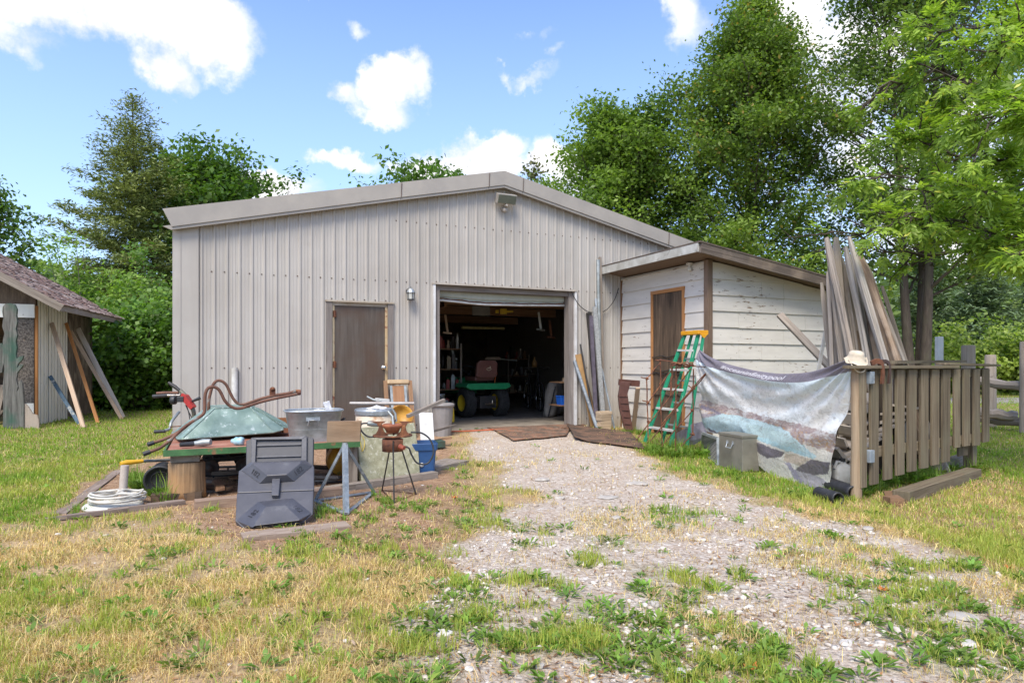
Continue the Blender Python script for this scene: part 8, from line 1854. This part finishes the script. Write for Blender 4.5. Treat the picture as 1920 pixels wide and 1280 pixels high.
# ------------------------------------------------------------------ near ash tree reaching in from the right
random.seed(77)
at = thing('ash_tree', 'near ash tree with bright narrow leaflets reaching in from the right edge', 'tree', (9.3, 9.0, 0))
tk = MB(); tb0 = Vector((9.3, 9.0, 0)); tk.tube([tb0, tb0 + Vector((-.1, 0, 1.5)), tb0 + Vector((-.3, 0, 3.2)), tb0 + Vector((-.2, .1, 5.2)), tb0 + Vector((.1, 0, 7.5))], [.26, .21, .17, .12, .04], 12)
lims = [((2000, 330, 8.4), (1860, 300, 7.8), (1700, 265, 7.3), 1), ((2050, 400, 8.2), (1900, 385, 7.6), (1650, 330, 7.0), 1), ((2050, 460, 8.0), (1890, 425, 7.4), (1700, 400, 6.9), .75), ((2020, 250, 8.5), (1870, 180, 7.8), (1720, 120, 7.2), 1), ((2000, 130, 8.6), (1880, 40, 7.8), (1730, 60, 7.3), .8),
        ((2000, 60, 8.4), (1900, -60, 7.8), (1780, -120, 7.4), 1), ((2060, 440, 7.8), (1960, 450, 7.0), (1850, 430, 6.5), .8), ((2050, 350, 7.8), (1950, 330, 6.9), (1830, 370, 6.2), 1), ((2080, 220, 7.8), (1960, 170, 6.8), (1850, 230, 6.1), 1), ((2050, 100, 7.8), (1960, 30, 6.8), (1880, 90, 6.2), 1),
        ((2000, 450, 8.6), (1800, 470, 8.0), (1620, 465, 7.6), .35), ((2000, 420, 8.6), (1780, 395, 8.1), (1560, 440, 7.7), .18), ((2000, 240, 8.6), (1760, 130, 7.7), (1640, 165, 7.3), .2), ((2100, 440, 7.4), (2020, 430, 6.4), (1930, 450, 5.7), 1), ((2150, 200, 7.2), (2050, 150, 6.2), (1960, 200, 5.6), 1), ((2200, 480, 7.2), (2100, 500, 6.4), (2000, 490, 5.9), 1)]
cen = []; dirs = []
def twig(a, b_, r_, nlf, lvl):
    m_ = 5; pts = [a]
    for k in range(1, m_ + 1): pts.append(a.lerp(b_, k / m_) + Vector((random.uniform(-1, 1), random.uniform(-1, 1), random.uniform(-1, 1))) * (b_ - a).length * .035 - Z * .02 * math.sin(k / m_ * 3.1))
    tk.tube(pts, [r_ * (1 - .75 * k / m_) + .002 for k in range(m_ + 1)], 5 if lvl else 8, cap=False)
    if lvl < 2:
        for q in range(9 if lvl == 0 else 5):
            f = random.uniform(.18 if lvl == 0 else .1, 1); x = f * m_; ii = min(int(x), m_ - 1); p = pts[ii].lerp(pts[ii + 1], x - ii); dd = (b_ - a).normalized()
            sd = (dd * .8 + Vector((random.uniform(-.5, .5), random.uniform(-.9, .9), random.uniform(-.8, .9)))).normalized(); twig(p, p + sd * (b_ - a).length * random.uniform(.16, .36), r_ * .45, nlf, lvl + 1)
    if lvl >= 1 and random.random() < nlf * .72:
        for q in range(5):
            f = random.uniform(.35, 1.05); p = a.lerp(b_, f); cen.append(p); dirs.append(((b_ - a).normalized() + Vector((random.uniform(-1, 1), random.uniform(-1, 1), random.uniform(-.9, .3)))).normalized())
for (p0, p1, p2, k_) in lims:
    s0 = Vector((9.05, 9.0, max(1.8, P(*p0).z * .75 + .6))); a, b_, c = P(*p0), P(*p1), P(*p2)
    tk.tube(catmull([s0, a, b_], 4), [.075 - .05 * i / 8 for i in range(9)], 8, cap=False)
    twig(a.lerp(b_, .4), b_, .028, k_, 0); twig(b_, c, .020, k_, 0)
    tk.tube([a, b_], [.034, .024], 6, cap=False)
tk.build('trunk', M_BARK, at)
# compound leaves: a rachis with seven narrow leaflets
Cs = []; Ts = []; Ns = []; Ss = []; cl_ = []
for p, d_ in zip(cen, dirs):
    d_ = (d_ + Z * -.25).normalized(); nn2 = (Z + Vector((random.uniform(-.5, .5), random.uniform(-.7, .3), 0))).normalized(); sd = d_.cross(nn2).normalized(); nn2 = sd.cross(d_); tone = random.random(); lr = random.uniform(.13, .20)
    for k in range(4):
        for s_ in ((-1, 1) if k < 3 else (0,)):
            base_ = p + d_ * lr * (.3 + .23 * k); tv = (d_ * (.55 if s_ else 1) + sd * s_ * .85 - Z * .18).normalized(); Lf = random.uniform(.065, .105); Cs.append(vnp(base_ + tv * Lf * .5)); Ts.append(vnp(tv)); Ns.append(vnp((nn2 + Vector((random.uniform(-.3, .3), random.uniform(-.3, .3), 0))).normalized())); Ss.append(Lf); cl_.append(tone)
Cs = np.array(Cs); print('ash leaflets', len(Cs))
leaf_quads('crown', Cs, np.array(Ss), np.array(Ns), np.array(Ts), palette(len(Cs), [(.14, .23, .03), (.34, .46, .075), (.5, .5, .08)], np.array(cl_), .18), M_LEAF, at, .36, fold=.05)
